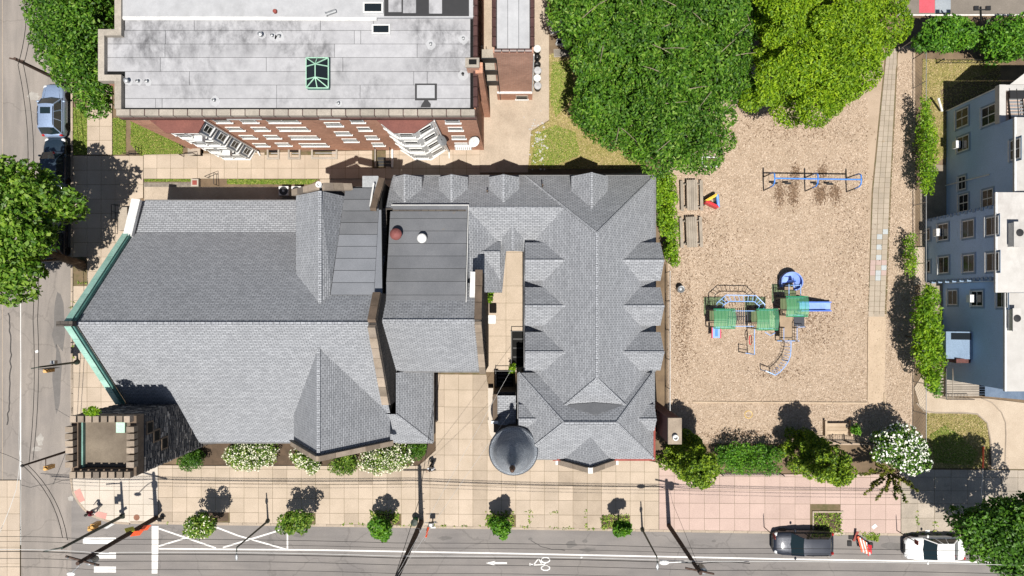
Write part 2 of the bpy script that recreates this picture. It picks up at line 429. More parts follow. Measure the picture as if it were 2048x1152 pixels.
a0 = G().poly(L([(971.5, 1126), (991, 1121.5), (986, 1126), (991, 1131.5)], .009)); a0.poly(L([(988, 1124.3), (1014, 1124.3), (1014, 1128), (988, 1128)], .0085))
struct('arrow_marking', a0, M_paint)
def ring_flat(cx, cy, ax, ay, w, n=8, z=.009):
    g = G()
    for i in range(n):
        t0, t1 = 2*math.pi*(i+.5)/n, 2*math.pi*(i+1.5)/n
        o = [(cx+ax*math.cos(t0), cy+ay*math.sin(t0)), (cx+ax*math.cos(t1), cy+ay*math.sin(t1)),
             (cx+(ax-w)*math.cos(t1), cy+(ay-w)*math.sin(t1)), (cx+(ax-w)*math.cos(t0), cy+(ay-w)*math.sin(t0))]
        g.poly(L(o, z))
    return g
bk = ring_flat(1091, 1120, 10, 6.5, 2.2); g2 = ring_flat(1091, 1136, 10, 6.0, 2.2); bk.mesh(g2.v, g2.f)
for pts in ([(1077, 1117), (1067, 1130), (1090, 1129)], [(1077, 1117), (1083, 1127)], [(1060, 1126), (1060, 1131)], [(1060, 1128.5), (1068, 1129)], [(1084, 1124), (1092, 1127)]):
    g2 = strip(pts, .085, .013); bk.mesh(g2.v, g2.f)
struct('bicycle_marking', bk, M_paint)

M_seal = grain('crack_sealer', (.055, .05, .048), (.04, .037, .036), 2, 20, .7, .1)
M_patchlight = grain('pale_patch', (.36, .34, .31), (.27, .25, .23), 1.8, 16, .9, .3)
M_patchdark = grain('dark_patch', (.15, .14, .133), (.125, .117, .112), 1.2, 20, .9, .3)
def wob(pts, n, amp, seed):
    r = random.Random(seed); out = []
    for a, b in zip(pts[:-1], pts[1:]):
        for k in range(n): out.append((a[0]+(b[0]-a[0])*k/n+r.uniform(-amp, amp), a[1]+(b[1]-a[1])*k/n+r.uniform(-amp, amp)))
    return out+[pts[-1]]
struct('crack_seal', strip(wob([(18, 625), (22, 700), (20, 790), (14, 850)], 8, 1.6, 1), .10, .0075), M_seal)
struct('crack_seal', strip(wob([(1060, 1080), (1085, 1095), (1130, 1101)], 5, 1.5, 2), .05, .0075), M_seal)
struct('crack_seal', strip(wob([(0, 960), (60, 975), (160, 955)], 6, 2, 3), .04, .0075), M_seal)
for i, (cx, cy, rx, ry, mt) in enumerate(((80, 880, 8, 14, M_patchlight), (74, 898, 11, 5, M_patchlight), (67, 193, 14, 11, M_patchlight), (142, 997, 7, 6, M_patchlight), (1143, 1088, 12, 10, M_patchdark), (1178, 1100, 20, 5, M_patchdark), (1790, 1092, 26, 9, M_patchdark), (1428, 1082, 5, 3, M_patchdark), (890, 1076, 16, 5, M_patchdark), (600, 1071, 14, 4, M_patchdark), (118, 650, 14, 60, M_patchdark), (115, 760, 9, 70, M_patchdark), (1060, 1078, 5, 3, M_patchdark), (1170, 1082, 6, 4, M_patchdark))):
    rr_ = random.Random(i+40); struct('road_patch', G().poly(L([(cx+rx*math.cos(k*.4488)*rr_.uniform(.6, 1.15), cy+ry*math.sin(k*.4488)*rr_.uniform(.6, 1.15)) for k in range(14)], .0062)), mt)
# ---------------------------------------------------------------- playground floor, lawns, beds
struct('playground', G().poly(L([(1335, 215), (1500, 130), (1830, 90), (1830, 640), (1825, 890), (1690, 890), (1420, 885), (1335, 890)], .02)), M_mulch)
struct('school_yard', G().poly(L([(1795, -120), (2200, -120), (2200, 30), (1795, 30)], .02)), grain('yard_asphalt', (.20, .175, .15), (.16, .14, .12), .5, 20, .95, .3))
struct('court_marking', G().poly(L([(1838, -60), (1869, -60), (1869, 26), (1838, 26)], .026)), grain('court_red', (.52, .09, .12), (.45, .08, .10), .8, 20, .85, .1))
struct('court_marking', G().poly(L([(1870, -60), (1901, -60), (1901, 26), (1870, 26)], .026)), grain('court_blue', (.30, .33, .36), (.25, .28, .31), .8, 20, .85, .1))
struct('court_line', G().poly(L([(1795, 29), (2100, 29), (2100, 31.5), (1795, 31.5)], .03)), M_paint)
M_paver = grain('grey_paver', (.37, .315, .255), (.32, .27, .215), .5, 18, .9, .25, (1.5, .62, (.36, .26, .165)), obj_var=.09)
def tinted(nm, c): return grain(nm, c, tuple(x*.9 for x in c), .8, 18, .85, .2)
M_pv_blue = tinted('pale_blue_paver', (.40, .425, .435)); M_pv_pink = tinted('pale_pink_paver', (.42, .315, .285))
def path_edges(y):
    if y < 384: t = (y-100)/284; return 1773-28*t, 1793-14*t if y > 130 else 1793
    t = (y-384)/216; return 1745-8*t, 1779-9*t
path = struct('playground_path', G().prism(L2([(1771, 95), (1796, 95), (1782, 384), (1772, 640), (1735, 640), (1743, 384)]), 0, .045), M_joint)
for r in range(52):
    y0 = 98+r*10.3; y1 = y0+9.9
    l0, r0 = path_edges(y0); l1, r1 = path_edges(y1)
    for c in range(3):
        q = lambda l, rr, t: l+(rr-l)*t
        ps = [(q(l0, r0, c/3+.012), y0), (q(l0, r0, (c+1)/3-.012), y0), (q(l1, r1, (c+1)/3-.012), y1), (q(l1, r1, c/3+.012), y1)]
        mt = M_paver
        yc = (y0+y1)/2
        if (c == 2 and 456 < yc < 467) or (c == 1 and (467 < yc < 477 or 486 < yc < 496 or 506 < yc < 517)) or (c == 1 and 556 < yc < 566): mt = M_pv_blue
        elif 517 < yc < 556 and random.random() < .85: mt = M_pv_pink if (c+r) % 4 else M_pv_blue
        cx = sum(p[0] for p in ps)/4; w = P(cx, yc)
        part('path_paver', G().prism(L2(ps), .02, .06+random.uniform(-.004, .004)), mt, path)
struct('worn_track', G().poly(L([(1736, 628), (1771, 628), (1768, 808), (1737, 808)], .052)), grain('worn_sand', (.46, .36, .265), (.40, .31, .225), .8, 30, .95, .5))
# loose wood chips lying on the playground
def pts_in(poly, n, seed):
    r = np.random.default_rng(seed); xs = [p[0] for p in poly]; ys = [p[1] for p in poly]; out = []
    while len(out) < n:
        for x, y in zip(r.uniform(min(xs), max(xs), 4000), r.uniform(min(ys), max(ys), 4000)):
            if inside(poly, x, y): out.append((x, y))
            if len(out) >= n: break
    return np.array(out)
def np_mesh(name, verts, quads, mat, parent=None, k=4):
    me = bpy.data.meshes.new(name); nv, nf = len(verts), len(quads)
    me.vertices.add(nv); me.vertices.foreach_set('co', np.ascontiguousarray(verts, dtype=np.float32).ravel())
    me.loops.add(nf*k); me.loops.foreach_set('vertex_index', np.ascontiguousarray(quads, dtype=np.int32).ravel())
    me.polygons.add(nf); me.polygons.foreach_set('loop_start', np.arange(0, nf*k, k, dtype=np.int32))
    me.materials.append(mat); me.update(calc_edges=True); me.validate()
    return me
def scatter_flat(name, px, z, ln, wd, mat, seed, tilt=.35, lift=.03):
    r = np.random.default_rng(seed); n = len(px)
    c = np.stack([(px[:, 0]-1045)/25, (610-px[:, 1])/25, z+r.uniform(0, lift, n)], 1)
    a = r.uniform(0, 2*np.pi, n); el = r.normal(0, tilt, n)
    d = np.stack([np.cos(a)*np.cos(el), np.sin(a)*np.cos(el), np.sin(el)], 1)
    s = np.stack([-np.sin(a), np.cos(a), r.normal(0, tilt, n)], 1)
    l = (ln*r.uniform(.5, 1.4, n))[:, None]/2; w = (wd*r.uniform(.6, 1.4, n))[:, None]/2
    v = np.stack([c-d*l-s*w, c+d*l-s*w, c+d*l+s*w, c-d*l+s*w], 1).reshape(-1, 3)
    o = link(name, np_mesh(name, v, np.arange(4*n).reshape(-1, 4), mat)); o['kind'] = 'stuff'; return o
M_chip = island('wood_chip', [(0, (.24, .17, .115)), (.3, (.37, .28, .205)), (.75, (.48, .375, .285)), (1, (.58, .48, .385))])
mul = [(1336, 345), (1400, 340), (1460, 230), (1600, 200), (1735, 195), (1738, 640), (1765, 640), (1780, 380), (1795, 130), (1825, 110), (1828, 640), (1822, 865), (1690, 872), (1620, 886), (1340, 888)]
scatter_flat('wood_chips', pts_in(mul, 95000, 3), .022, .115, .036, M_chip, 4)
def blobs_px(spots, seed):
    r = np.random.default_rng(seed); return np.concatenate([np.stack([r.normal(x, sx, n), r.normal(y, sy, n)], 1) for x, y, sx, sy, n in spots])
scatter_flat('scuffed_chips', blobs_px([(1558, 388, 5, 12, 420), (1586, 385, 6, 14, 600), (1640, 388, 6, 10, 600), (1668, 386, 6, 10, 420), (1590, 345, 5, 9, 250), (1644, 344, 5, 9, 250), (1553, 745, 30, 8, 200), (1630, 650, 26, 30, 500), (1500, 600, 60, 30, 700), (1365, 640, 12, 60, 900), (1420, 480, 40, 50, 500), (1700, 480, 30, 90, 500), (1580, 260, 70, 14, 500), (1480, 870, 50, 6, 400)], 14), .03, .13, .045, island('dark_chip', [(0, (.09, .055, .033)), (.6, (.17, .11, .07)), (1, (.27, .185, .12))]), 15)
M_blade = island('grass_blade', [(0, (.05, .10, .012)), (.4, (.13, .22, .022)), (.8, (.24, .30, .05)), (1, (.40, .36, .13))])
M_dryblade = island('dry_grass_blade', [(0, (.14, .17, .025)), (.4, (.26, .24, .07)), (.75, (.42, .33, .15)), (1, (.56, .46, .26))])
def lawn(poly, n, seed, mat=M_lawn, blade=M_blade, z=.03, bl=.10):
    n = int(n*2.2)
    struct('lawn' if mat is M_lawn else 'dry_lawn', G().poly(L(poly, z)), mat)
    o = scatter_flat('grass', pts_in(poly, n, seed), z, bl, .028, blade, seed+1, .7, .05); return o
lawn([(262, 243), (285, 243), (366, 292), (366, 312), (283, 313), (262, 290)], 2600, 20)
lawn([(226.5, 236), (252, 236), (252, 308), (226.5, 310)], 1200, 21)
lawn([(148, 215), (175.5, 215), (175.5, 310), (148, 310)], 1600, 22)
lawn([(290, 358.8), (386, 358.8), (386, 363), (290, 363)], 600, 23)
lawn([(455, 359), (638, 359), (620, 368.5), (455, 368.5)], 1300, 24)
lawn([(1098.6, 110), (1150, 90), (1280, 250), (1290, 338), (1056, 338), (1063, 263), (1098.6, 242)], 9000, 25, M_dry, M_dryblade, .04)
lawn([(1070, 270), (1110, 250), (1150, 265), (1160, 310), (1110, 332), (1062, 330)], 2600, 30, M_lawn, M_blade, .046)
lawn([(1104, 125), (1140, 120), (1150, 190), (1112, 235), (1100, 200)], 2200, 31, M_lawn, M_blade, .046)
lawn([(1092, -60), (1150, -60), (1150, 60), (1100, 60)], 2000, 26)
lawn([(1845, 118), (2000, 120), (2000, 260), (1862, 330), (1840, 330)], 5000, 27, M_dry, M_dryblade, .03)
lawn([(1852, 826), (1950, 828), (1973, 848), (1978, 890), (1974, 936), (1852, 936)], 3600, 28, M_dry, M_dryblade, .03)
lawn([(1858, 870), (1890, 850), (1925, 875), (1955, 905), (1945, 930), (1870, 925)], 2500, 29, M_lawn, M_blade, .034)
M_bed = grain('planting_bed', (.11, .075, .05), (.07, .05, .034), 1.5, 25, .95, .7)
struct('planting_bed', G().poly(L([(386, 884), (872, 884), (872, 900), (838, 930.5), (386, 929.5)], .05)), M_bed)
for a, b in ((429, 1017), (596, 1019), (770, 1020), (999, 1021), (1229, 1028)):
    struct('tree_pit', G().poly(L([(a-28, b), (a+29, b), (a+29, kerby(a)-7), (a-28, kerby(a)-7)], .11)), M_bed)
pf = struct('pit_frame', G().prism(L2([(1623, 1021), (1685, 1021), (1685, 1024), (1626, 1024), (1626, 1062), (1623, 1062)]), .05, .2), M_kerb)
struct('tree_pit', G().poly(L([(1626, 1024), (1682, 1024), (1682, 1062), (1626, 1062)], .11)), M_bed)
scatter_flat('pit_weeds', np.concatenate([pts_in([(742, 1020), (798, 1020), (798, 1046), (742, 1046)], 230, 5), pts_in([(1201, 1028), (1257, 1028), (1257, 1056), (1201, 1056)], 220, 6), pts_in([(1626, 1024), (1682, 1024), (1682, 1062), (1626, 1062)], 260, 7), pts_in([(971, 1021), (1028, 1021), (1028, 1052), (971, 1052)], 250, 8)]), .12, .2, .06, M_blade, 9, .6, .1)
# concrete walks by the blue house, drawn as their outline
walk = [(1828, 775), (1850, 740), (1884, 740), (1884, 793), (1975, 797), (2100, 812), (2100, 940), (1985, 940), (1981, 880), (1974, 846), (1955, 829), (1925, 826), (1855, 826), (1838, 810)]
struct('house_walk', G().prism(L2(walk), 0, .07), grain('walk_cement', (.45, .37, .285), (.38, .305, .23), .6, 14, .9, .2, (1.2, .66, (.28, .23, .17))))
kb = struct('walk_kerb', G().tube([P(x, y, .09) for x, y in ((1964, 797), (1985, 806), (2003, 825), (2011, 845), (2012, 870), (2010, 940))], .045, 5), M_kerb)
struct('walk_kerb', G().tube([P(x, y, .06) for x, y in ((1833, 806), (1848, 822), (1870, 825.5), (1925, 825.5), (1955, 828), (1974, 845), (1981, 878), (1984, 938))], .06, 5), M_kerb)
M_yard = grain('yard_cement', (.30, .25, .19), (.20, .165, .125), .6, 14, .9, .3)
def weeds(spots, seed, spread=2.2, per=7):
    r = np.random.default_rng(seed); p = []
    for x0, y0, x1, y1, n in spots:
        for _ in range(n):
            t = r.uniform(); p += [(x0+(x1-x0)*t+r.normal(0, spread), y0+(y1-y0)*t+r.normal(0, spread*.5)) for _ in range(r.integers(2, per))]
    return np.array(p)
scatter_flat('joint_weeds', weeds([(1000, 1052, 1310, 1060, 26), (330, 1044, 1000, 1052, 22), (1800, 1066, 1990, 1068, 16), (1832, 1010, 1834, 1065, 8), (1868, 1035, 1868, 1065, 6), (1058, 1020, 1060, 1052, 4), (1172, 1020, 1172, 1058, 5), (1040, 1023, 1120, 1024, 5), (146, 560, 150, 760, 8), (150, 565, 175, 566, 4), (960, 1050, 1000, 1052, 5), (690, 1045, 730, 1049, 4)], 16), .12, .16, .05, M_blade, 17, .6, .05)
struct('house_yard', G().poly(L([(1840, 330), (1905, 330), (1905, 420), (1890, 660), (1840, 740)], .03)), M_yard)
struct('north_yard', G().poly(L([(1880, 180), (2100, 100), (2100, 240), (1890, 240)], .036)), M_soil)
# ---------------------------------------------------------------- roof and masonry materials
M_shingle = bricks('grey_shingle', (.345, .358, .383), (.27, .281, .303), (.098, .103, .113), .33, .15, .014, .92, .9, .07, .5, .55)
M_cap = grain('shingle_cap', (.345, .35, .36), (.29, .295, .30), 2, 20, .9, .3)
M_membrane = grain('roof_membrane', (.15, .155, .167), (.12, .125, .136), .5, 20, .85, .2, (.7, .64, (.185, .15, .115)), obj_var=.16)
M_membrane2 = grain('pale_membrane', (.20, .21, .232), (.172, .182, .202), .6, 22, .85, .2, obj_var=.08)
M_stone = bricks('brown_stone', (.115, .10, .085), (.07, .062, .058), (.045, .04, .036), .5, .24, .02, .95, 1.0, .35, .5, .7)
M_coping = grain('coping_stone', (.33, .27, .21), (.25, .20, .155), 1.2, 14, .9, .4, (2.2, .66, (.14, .11, .085)), obj_var=.42)
M_coping_dk = grain('dark_coping', (.15, .11, .08), (.10, .075, .055), 1.2, 14, .9, .4, obj_var=.2)
M_copper = grain('green_copper', (.34, .54, .46), (.25, .45, .38), 1.1, 10, .6, .1, (1.6, .62, (.10, .25, .21)), obj_var=.12)
M_copper_dk = grain('dark_copper', (.09, .23, .20), (.06, .15, .13), 1.5, 10, .6, .1)
M_white = grain('white_paint', (.66, .66, .65), (.56, .56, .55), 1.4, 12, .6, .1, (2.6, .68, (.36, .34, .31)))
M_black = flat('black_iron', (.012, .012, .013), .5)
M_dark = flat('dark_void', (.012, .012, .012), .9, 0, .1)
M_glass = glassm('window_glass', (.012, .016, .02), .12); M_glass.node_tree.nodes['Principled BSDF'].inputs['Specular IOR Level'].default_value = .28
M_metal = grain('grey_metal', (.38, .39, .40), (.30, .31, .32), 2, 14, .45, .1, metal=.6)
M_gut = grain('gutter_grey', (.20, .20, .205), (.14, .14, .145), 2, 10, .6, .1)
M_red = grain('red_sandstone', (.30, .075, .06), (.22, .055, .045), 1.5, 14, .85, .3)
M_towerroof = grain('gravel_roof', (.205, .17, .13), (.115, .093, .072), .42, 26, .95, .8, (9, .68, (.36, .31, .26)))

def win_meshes(w, h, fm, gm, sm, cache={}):
    k = (round(w, 2), round(h, 2), fm.name, gm.name, sm.name)
    if k in cache: return cache[k]
    t = .075; g = G()
    g.box(-w/2, -w/2+t, -.04, .02, 0, h); g.box(w/2-t, w/2, -.04, .02, 0, h)
    g.box(-w/2+t, w/2-t, -.04, .02, h-t*.7, h); g.box(-w/2+t, w/2-t, -.03, .02, 0, t)
    g.box(-w/2+t, w/2-t, -.03, .02, h*.5-.02, h*.5+.02)
    if w > 1.3: g.box(-.035, .035, -.035, .02, t, h-t*.7)
    f = make_mesh('window', g, fm)
    p = make_mesh('pane', G().box(-w/2+t, w/2-t, -.02, .015, t, h-t*.7), gm)
    s = make_mesh('sill', G().box(-w/2-.06, w/2+.06, -.10, .02, -.09, 0), sm)
    cache[k] = (f, p, s); return cache[k]
def window(parent, pos, rz, w, h, fm=None, gm=None, sm=None):
    f, p, s = win_meshes(w, h, fm or M_white, gm or M_glass, sm or M_white)
    o = link('window', f, parent, Vector(pos)-worg(parent)); o.rotation_euler = (0, 0, rz)
    link('pane', p, o); link('sill', s, o); return o
R90 = math.pi/2
def roof(name, polys, parent, mat=None, t=.14, label=None):
    g = G()
    for q in polys: g.slab(q, t)
    return part(name, g, mat or M_shingle, parent, label=label)
def caps(lines, parent, w=.26, up=.02, mat=None):
    g = G()
    for a, b in lines:
        a = Vector(a)+Vector((0, 0, up)); b = Vector(b)+Vector((0, 0, up)); n = max(1, int((b-a).length/.42))
        for i in range(n):
            p = a+(b-a)*(i/n); q = a+(b-a)*((i+.96)/n); g.beam(p, q, w*.8, .04)
    o = part('ridge_cap', g, mat or M_shingle, parent); o['kind'] = 'stuff'; return o
def gutter(lines, parent, mat=None):
    g = G()
    for a, b in lines: g.tube([a, b], .05, 6)
    o = part('gutter', g, mat or M_gut, parent); o['kind'] = 'stuff'; return o
def stones_along(name, a, b, w, h, n, mat, parent, gap=.02, jit=.02):
    a = Vector(a); b = Vector(b)
    for i in range(n):
        p = a+(b-a)*((i+gap)/n); q = a+(b-a)*((i+1-gap)/n)
        part(name, G().beam(p, q, w+random.uniform(-jit, jit), h+random.uniform(-jit, jit)), mat, parent)

# ================================================================ the church
church = thing('stone_church', 'long grey shingled stone church with copper edged gable and battlemented corner tower', 'church', (-18, 0, 0))
RY, RH = -1.157, 12.0
def sz(y): return RH-.957*(-(y)+RY)            # south slope height at y (y below the ridge)
EY = -10.36; EH = sz(EY)
g = G(); sec = [(-9.9, 0), (-9.9, sz(-9.9)-.2), (RY, RH-.2), (5.21, 5.35), (7.3, 4.65), (7.3, 0)]
n = len(sec); vs = [(-28.1, y, z) for y, z in sec]+[(-9.5, y, z) for y, z in sec]
g.mesh(vs, [tuple(range(n)), tuple(range(2*n-1, n-1, -1))]+[(i, n+i, n+(i+1) % n, (i+1) % n) for i in range(n)])
g.box(-15.1, -9.9, 3, 8.1, 0, 8.0); g.box(-9.4, -6.95, -10.2, -4.9, 0, 3.2); g.box(-9.4, -3.9, -4.6, 6.6, 0, 5.3); g.box(-9.4, -3.9, -.1, 6.6, 5.3, 7.4); g.box(-9.9, -9.0, 1.0, 6.7, 0, 7.4); g.box(-3.9, -3.1, -4.6, 2, 0, 5.0)
part('wall', g, M_stone, church)
W0 = -27.95
roof('roof', [[(W0, RY, RH), (-9.5, RY, RH), (-9.5, -9.45, sz(-9.45)), (-16.4, -9.45, sz(-9.45)), (-16.4, EY, EH), (W0, EY, EH)],
              [(W0, RY, RH), (-9.5, RY, RH), (-9.5, 5.21, 5.55), (W0, 5.21, 5.55)],
              [(W0, 5.21, 5.55), (-14.9, 5.21, 5.55), (-14.9, 7.62, 4.78), (W0, 7.62, 4.78)]], church)
caps([((W0, RY, RH), (-9.6, RY, RH))], church)
gutter([((-24.3, EY-.05, EH-.1), (-16.5, EY-.05, EH-.1)), ((-9.4, EY-.05, 3.15), (-6.75, EY-.05, 3.15)), ((-6.72, EY, 3.15), (-6.72, -4.8, 3.15)), ((-27.6, 7.66, 4.7), (-15, 7.66, 4.7))], church)
# copper-capped west gable
for e_, n_ in (((-28.25, -6.9, 6.85), 6), ((-28.25, 5.1, 5.95), 7)):
    a = Vector((-28.25, RY, RH+.35)); b = Vector(e_)
    for i in range(n_): part('copper_sheet', G().beam(a+(b-a)*(i/n_), a+(b-a)*((i+.985)/n_), .42, .2+.012*(i % 2)), M_copper, church)
g = G(); g.beam((-27.93, RY, RH+.28), (-27.93, -6.9, 6.8), .10, .2); g.beam((-27.93, RY, RH+.28), (-27.93, 5.1, 5.9), .10, .2)
part('coping_trim', g, M_copper_dk, church)
g = G().box(-28.75, -27.75, RY-.16, RY+.16, RH+.2, RH+.62); part('apex_stone', g, M_stone, church)
g = G(); g.beam((-28.1, 4.9, 6.0), (-27.85, 7.6, 5.35), .62, .3); part('parapet', g, M_white, church)
# cross gable towards the street (south)
TR = 10.48; FY = -9.72
roof('cross_roof', [[(-13.21, -2.7, TR), (-13.21, FY, TR), (-16.45, FY, 5.55), (-16.45, -7.2, 5.55)], [(-13.21, -2.7, TR), (-13.21, FY, TR), (-9.53, FY, 5.55), (-9.53, -7.2, 5.55)]], church, t=.12)
caps([((-13.21, -2.8, TR), (-13.21, FY, TR))], church)
g = G(); sec = [(-16.2, 0), (-16.2, 5.6), (-13.21, TR-.15), (-9.8, 5.6), (-9.8, 0)]; n = 5
vs = [(x, FY+.1, z) for x, z in sec]+[(x, -6.5, z) for x, z in sec]
g.mesh(vs, [tuple(range(n-1, -1, -1)), tuple(range(n, 2*n))]+[(i, (i+1) % n, n+(i+1) % n, n+i) for i in range(n)]); part('cross_wall', g, M_stone, church)
for (a, b, k) in (((-16.6, FY-.2, 5.45), (-13.21, FY-.2, TR+.05), 4), ((-9.38, FY-.2, 5.45), (-13.21, FY-.2, TR+.05), 5)):
    stones_along('coping_stone', a, b, .38, .3, k, M_coping, church)
g = G(); g.beam((-16.6, FY+.02, 5.72), (-13.21, FY+.02, TR+.28), .07, .22); g.beam((-9.38, FY+.02, 5.72), (-13.21, FY+.02, TR+.28), .07, .22); part('coping_trim', g, M_black, church)
# east gable of the nave
GX = -9.4
g = G(); sec = [(-6.9, 0), (-6.9, 7.6), (RY, RH+.15), (.75, 10.6), (.75, 0)]; vs = [(GX-.22, y, z) for y, z in sec]+[(GX+.3, y, z) for y, z in sec]
g.mesh(vs, [tuple(range(n)), tuple(range(2*n-1, n-1, -1))]+[(i, n+i, n+(i+1) % n, (i+1) % n) for i in range(n)]); part('gable_wall', g, M_stone, church)
stones_along('coping_stone', (GX+.03, RY-.15, RH+.3), (GX+.03, -6.75, 7.95), .48, .28, 8, M_coping, church)
stones_along('coping_stone', (GX+.03, RY+.15, RH+.3), (GX+.03, .75, 10.75), .5, .28, 2, M_coping_dk, church)
stones_along('coping_stone', (-9.87, 6.3, 9.6), (-9.6, 8.6, 8.0), .42, .3, 3, M_coping_dk, church)
part('downspout', G().tube([(-10.2, 6.6, 9.0), (-10.05, 8.2, 8.6), (-10.05, 8.3, 0)], .06, 6), M_white, church)
# chancel
CR, CHh = -1.04, 10.5
roof('chancel_roof', [[(-9.1, CR, CHh), (-3.05, CR, CHh), (-3.05, -4.78, 5.4), (-9.1, -4.78, 5.4)], [(-9.1, CR, CHh), (-3.05, CR, CHh), (-3.05, 1.5, 8.0), (-9.1, 1.5, 8.0)]], church)
caps([((-9.05, CR, CHh), (-3.1, CR, CHh))], church)
gutter([((-9.0, -4.83, 5.3), (-3.0, -4.83, 5.3))], church)
g = G(); sec = [(-4.85, 0), (-4.85, 5.5), (CR, CHh+.2), (2.2, 9.6), (2.2, 0)]; vs = [(-3.08, y, z) for y, z in sec]+[(-2.7, y, z) for y, z in sec]
g.mesh(vs, [tuple(range(n)), tuple(range(2*n-1, n-1, -1))]+[(i, n+i, n+(i+1) % n, (i+1) % n) for i in range(n)]); part('gable_wall', g, M_stone, church)
stones_along('coping_stone', (-2.86, CR-.12, CHh+.32), (-2.86, -4.85, 5.62), .44, .26, 7, M_coping, church)
stones_along('coping_stone', (-2.86, CR+.12, CHh+.3), (-2.86, 2.3, 9.75), .46, .26, 3, M_coping_dk, church)
part('flashing', G().beam((-3.3, .5, 9.75), (-3.25, 2.15, 9.5), .34, .5), M_white, church)
# membrane roof over the vestry, laid in strips
def fz(y): return 9.3-(y+.23)*(2.05/7.13)
fr = roof('membrane_roof', [[(-9.15, -.25, fz(-.25)), (-3.8, -.25, fz(-.25)), (-3.8, 6.9, fz(6.9)), (-9.15, 6.9, fz(6.9))]], church, M_dark, .25)
edges = [410, 437, 462, 487, 512, 537, 563, 590, 617]
def yof(v):                                        # photo row -> y on the sloping membrane
    y = v/25*.84
    for _ in range(20): y = v/25*(1-fz(y)/H)
    return y
for i in range(8):
    ya, yb = yof(610-edges[i]), yof(610-edges[i+1])
    part('roofing_strip', G().slab([(-9.15, yb+.012, fz(yb)+.03), (-3.82, yb+.012, fz(yb)+.03), (-3.82, ya-.012, fz(ya)+.03), (-9.15, ya-.012, fz(ya)+.03)], .025), M_membrane, fr)
g = G(); g.beam((-9.1, 6.93, fz(6.93)+.06), (-3.72, 6.93, fz(6.93)+.06), .045, .1); g.beam((-3.75, -.25, fz(-.25)+.06), (-3.75, 6.93, fz(6.93)+.06), .045, .1); part('roof_trim', g, M_white, fr)
def ez(y): return 10.22-(y-.65)*(1.9/7.3)
er = roof('lean_to_roof', [[(-12.55, .65, ez(.65)), (-9.12, .65, ez(.65)), (-9.55, 7.95, ez(7.95)), (-12.0, 7.95, ez(7.95))]], church, M_dark, .25)
for i in range(9):
    ya, yb = .65+7.3*i/9, .65+7.3*(i+1)/9
    xl = lambda y: -12.5+.5*(y-.65)/7.3
    part('roofing_strip', G().slab([(xl(ya), ya+.015, ez(ya)+.03), (-9.68, ya+.015, ez(ya)+.03), (-9.68, yb-.015, ez(yb)+.03), (xl(yb), yb-.015, ez(yb)+.03)], .025), M_membrane2 if i < 5 else M_membrane, er)
part('roof_seam', G().slab([(-9.66, .66, ez(.66)+.035), (-9.13, .66, ez(.66)+.035), (-9.5, 6.4, ez(6.4)+.035), (-9.66, 6.4, ez(6.4)+.035)], .03), M_membrane2, er)
# red and white vents on the membrane
p = P(791, 468, 8.6)
v1 = single('roof_vent', G().lathe(Vector((p.x, p.y, fz(p.y))), [(.22, 0), (.22, .55), (.40, .55), (.40, .68), (.05, .86)], 20), grain('rust_red', (.24, .085, .08), (.17, .06, .055), 3, 16, .7, .2), 'dull red round mushroom vent on the dark membrane roof of the church', 'roof vent', (p.x, p.y, fz(p.y)), 'vents on the membrane roof', True)
p = P(843, 476, 8.6)
single('roof_vent', G().lathe(Vector((p.x, p.y, fz(p.y))), [(.16, 0), (.16, .4), (.33, .4), (.33, .55), (.25, .62), (.02, .64)], 20), M_white, 'bright white round cap vent on the dark membrane roof of the church', 'roof vent', (p.x, p.y, fz(p.y)), 'vents on the membrane roof', True)
# north cross gable
NR = 10.75; NY = 7.36
roof('cross_roof', [[(-13.03, -.1, NR), (-13.03, NY, NR), (-15.25, NY, 8.7), (-15.25, 1.9, 8.7)], [(-13.03, -.1, NR), (-13.03, NY, NR), (-12.02, NY, 8.4), (-12.45, .5, 10.0)]], church, t=.12)
caps([((-13.03, .1, NR), (-13.03, NY, NR))], church)
g = G(); sec = [(-15.1, 0), (-15.1, 8.6), (-13.03, NR-.15), (-12.1, 8.2), (-12.1, 0)]; vs = [(x, NY-.1, z) for x, z in sec]+[(x, 2.2, z) for x, z in sec]
g.mesh(vs, [tuple(range(n)), tuple(range(2*n-1, n-1, -1))]+[(i, n+i, n+(i+1) % n, (i+1) % n) for i in range(n)]); part('cross_wall', g, M_stone, church)
stones_along('coping_stone', (-15.45, NY+.2, 8.6), (-13.2, NY+.25, NR+.05), .4, .3, 4, M_coping, church)
stones_along('coping_stone', (-12.85, NY+.25, NR), (-11.4, NY+.5, 9.2), .45, .3, 3, M_coping, church)
pot = part('chimney_pot', G().lathe((-13.05, NY+.35, NR-.1), [(.17, 0), (.17, .35), (.2, .38), (.09, .38), (.09, .2)], 14), M_white, church)
bx = part('stair_head', G().box(-10.85, -9.9, 8.05, 8.75, 0, 8.0), M_stone, church); part('stair_cap', G().box(-10.92, -9.83, 8.0, 8.8, 8.0, 8.12), M_metal, bx)
# low hipped roof at the south-east corner
roof('hip_roof', [[(-9.05, -4.85, 5.9), (-9.05, -7.8, 5.9), (-6.75, EY, 3.28), (-6.75, -4.85, 3.28)], [(-9.05, -7.8, 5.9), (-10.5, -7.8, 5.9), (-10.5, EY, 3.28), (-6.75, EY, 3.28)]], church, t=.1)
caps([((-9.05, -7.8, 5.9), (-6.8, EY+.05, 3.32))], church, .2)
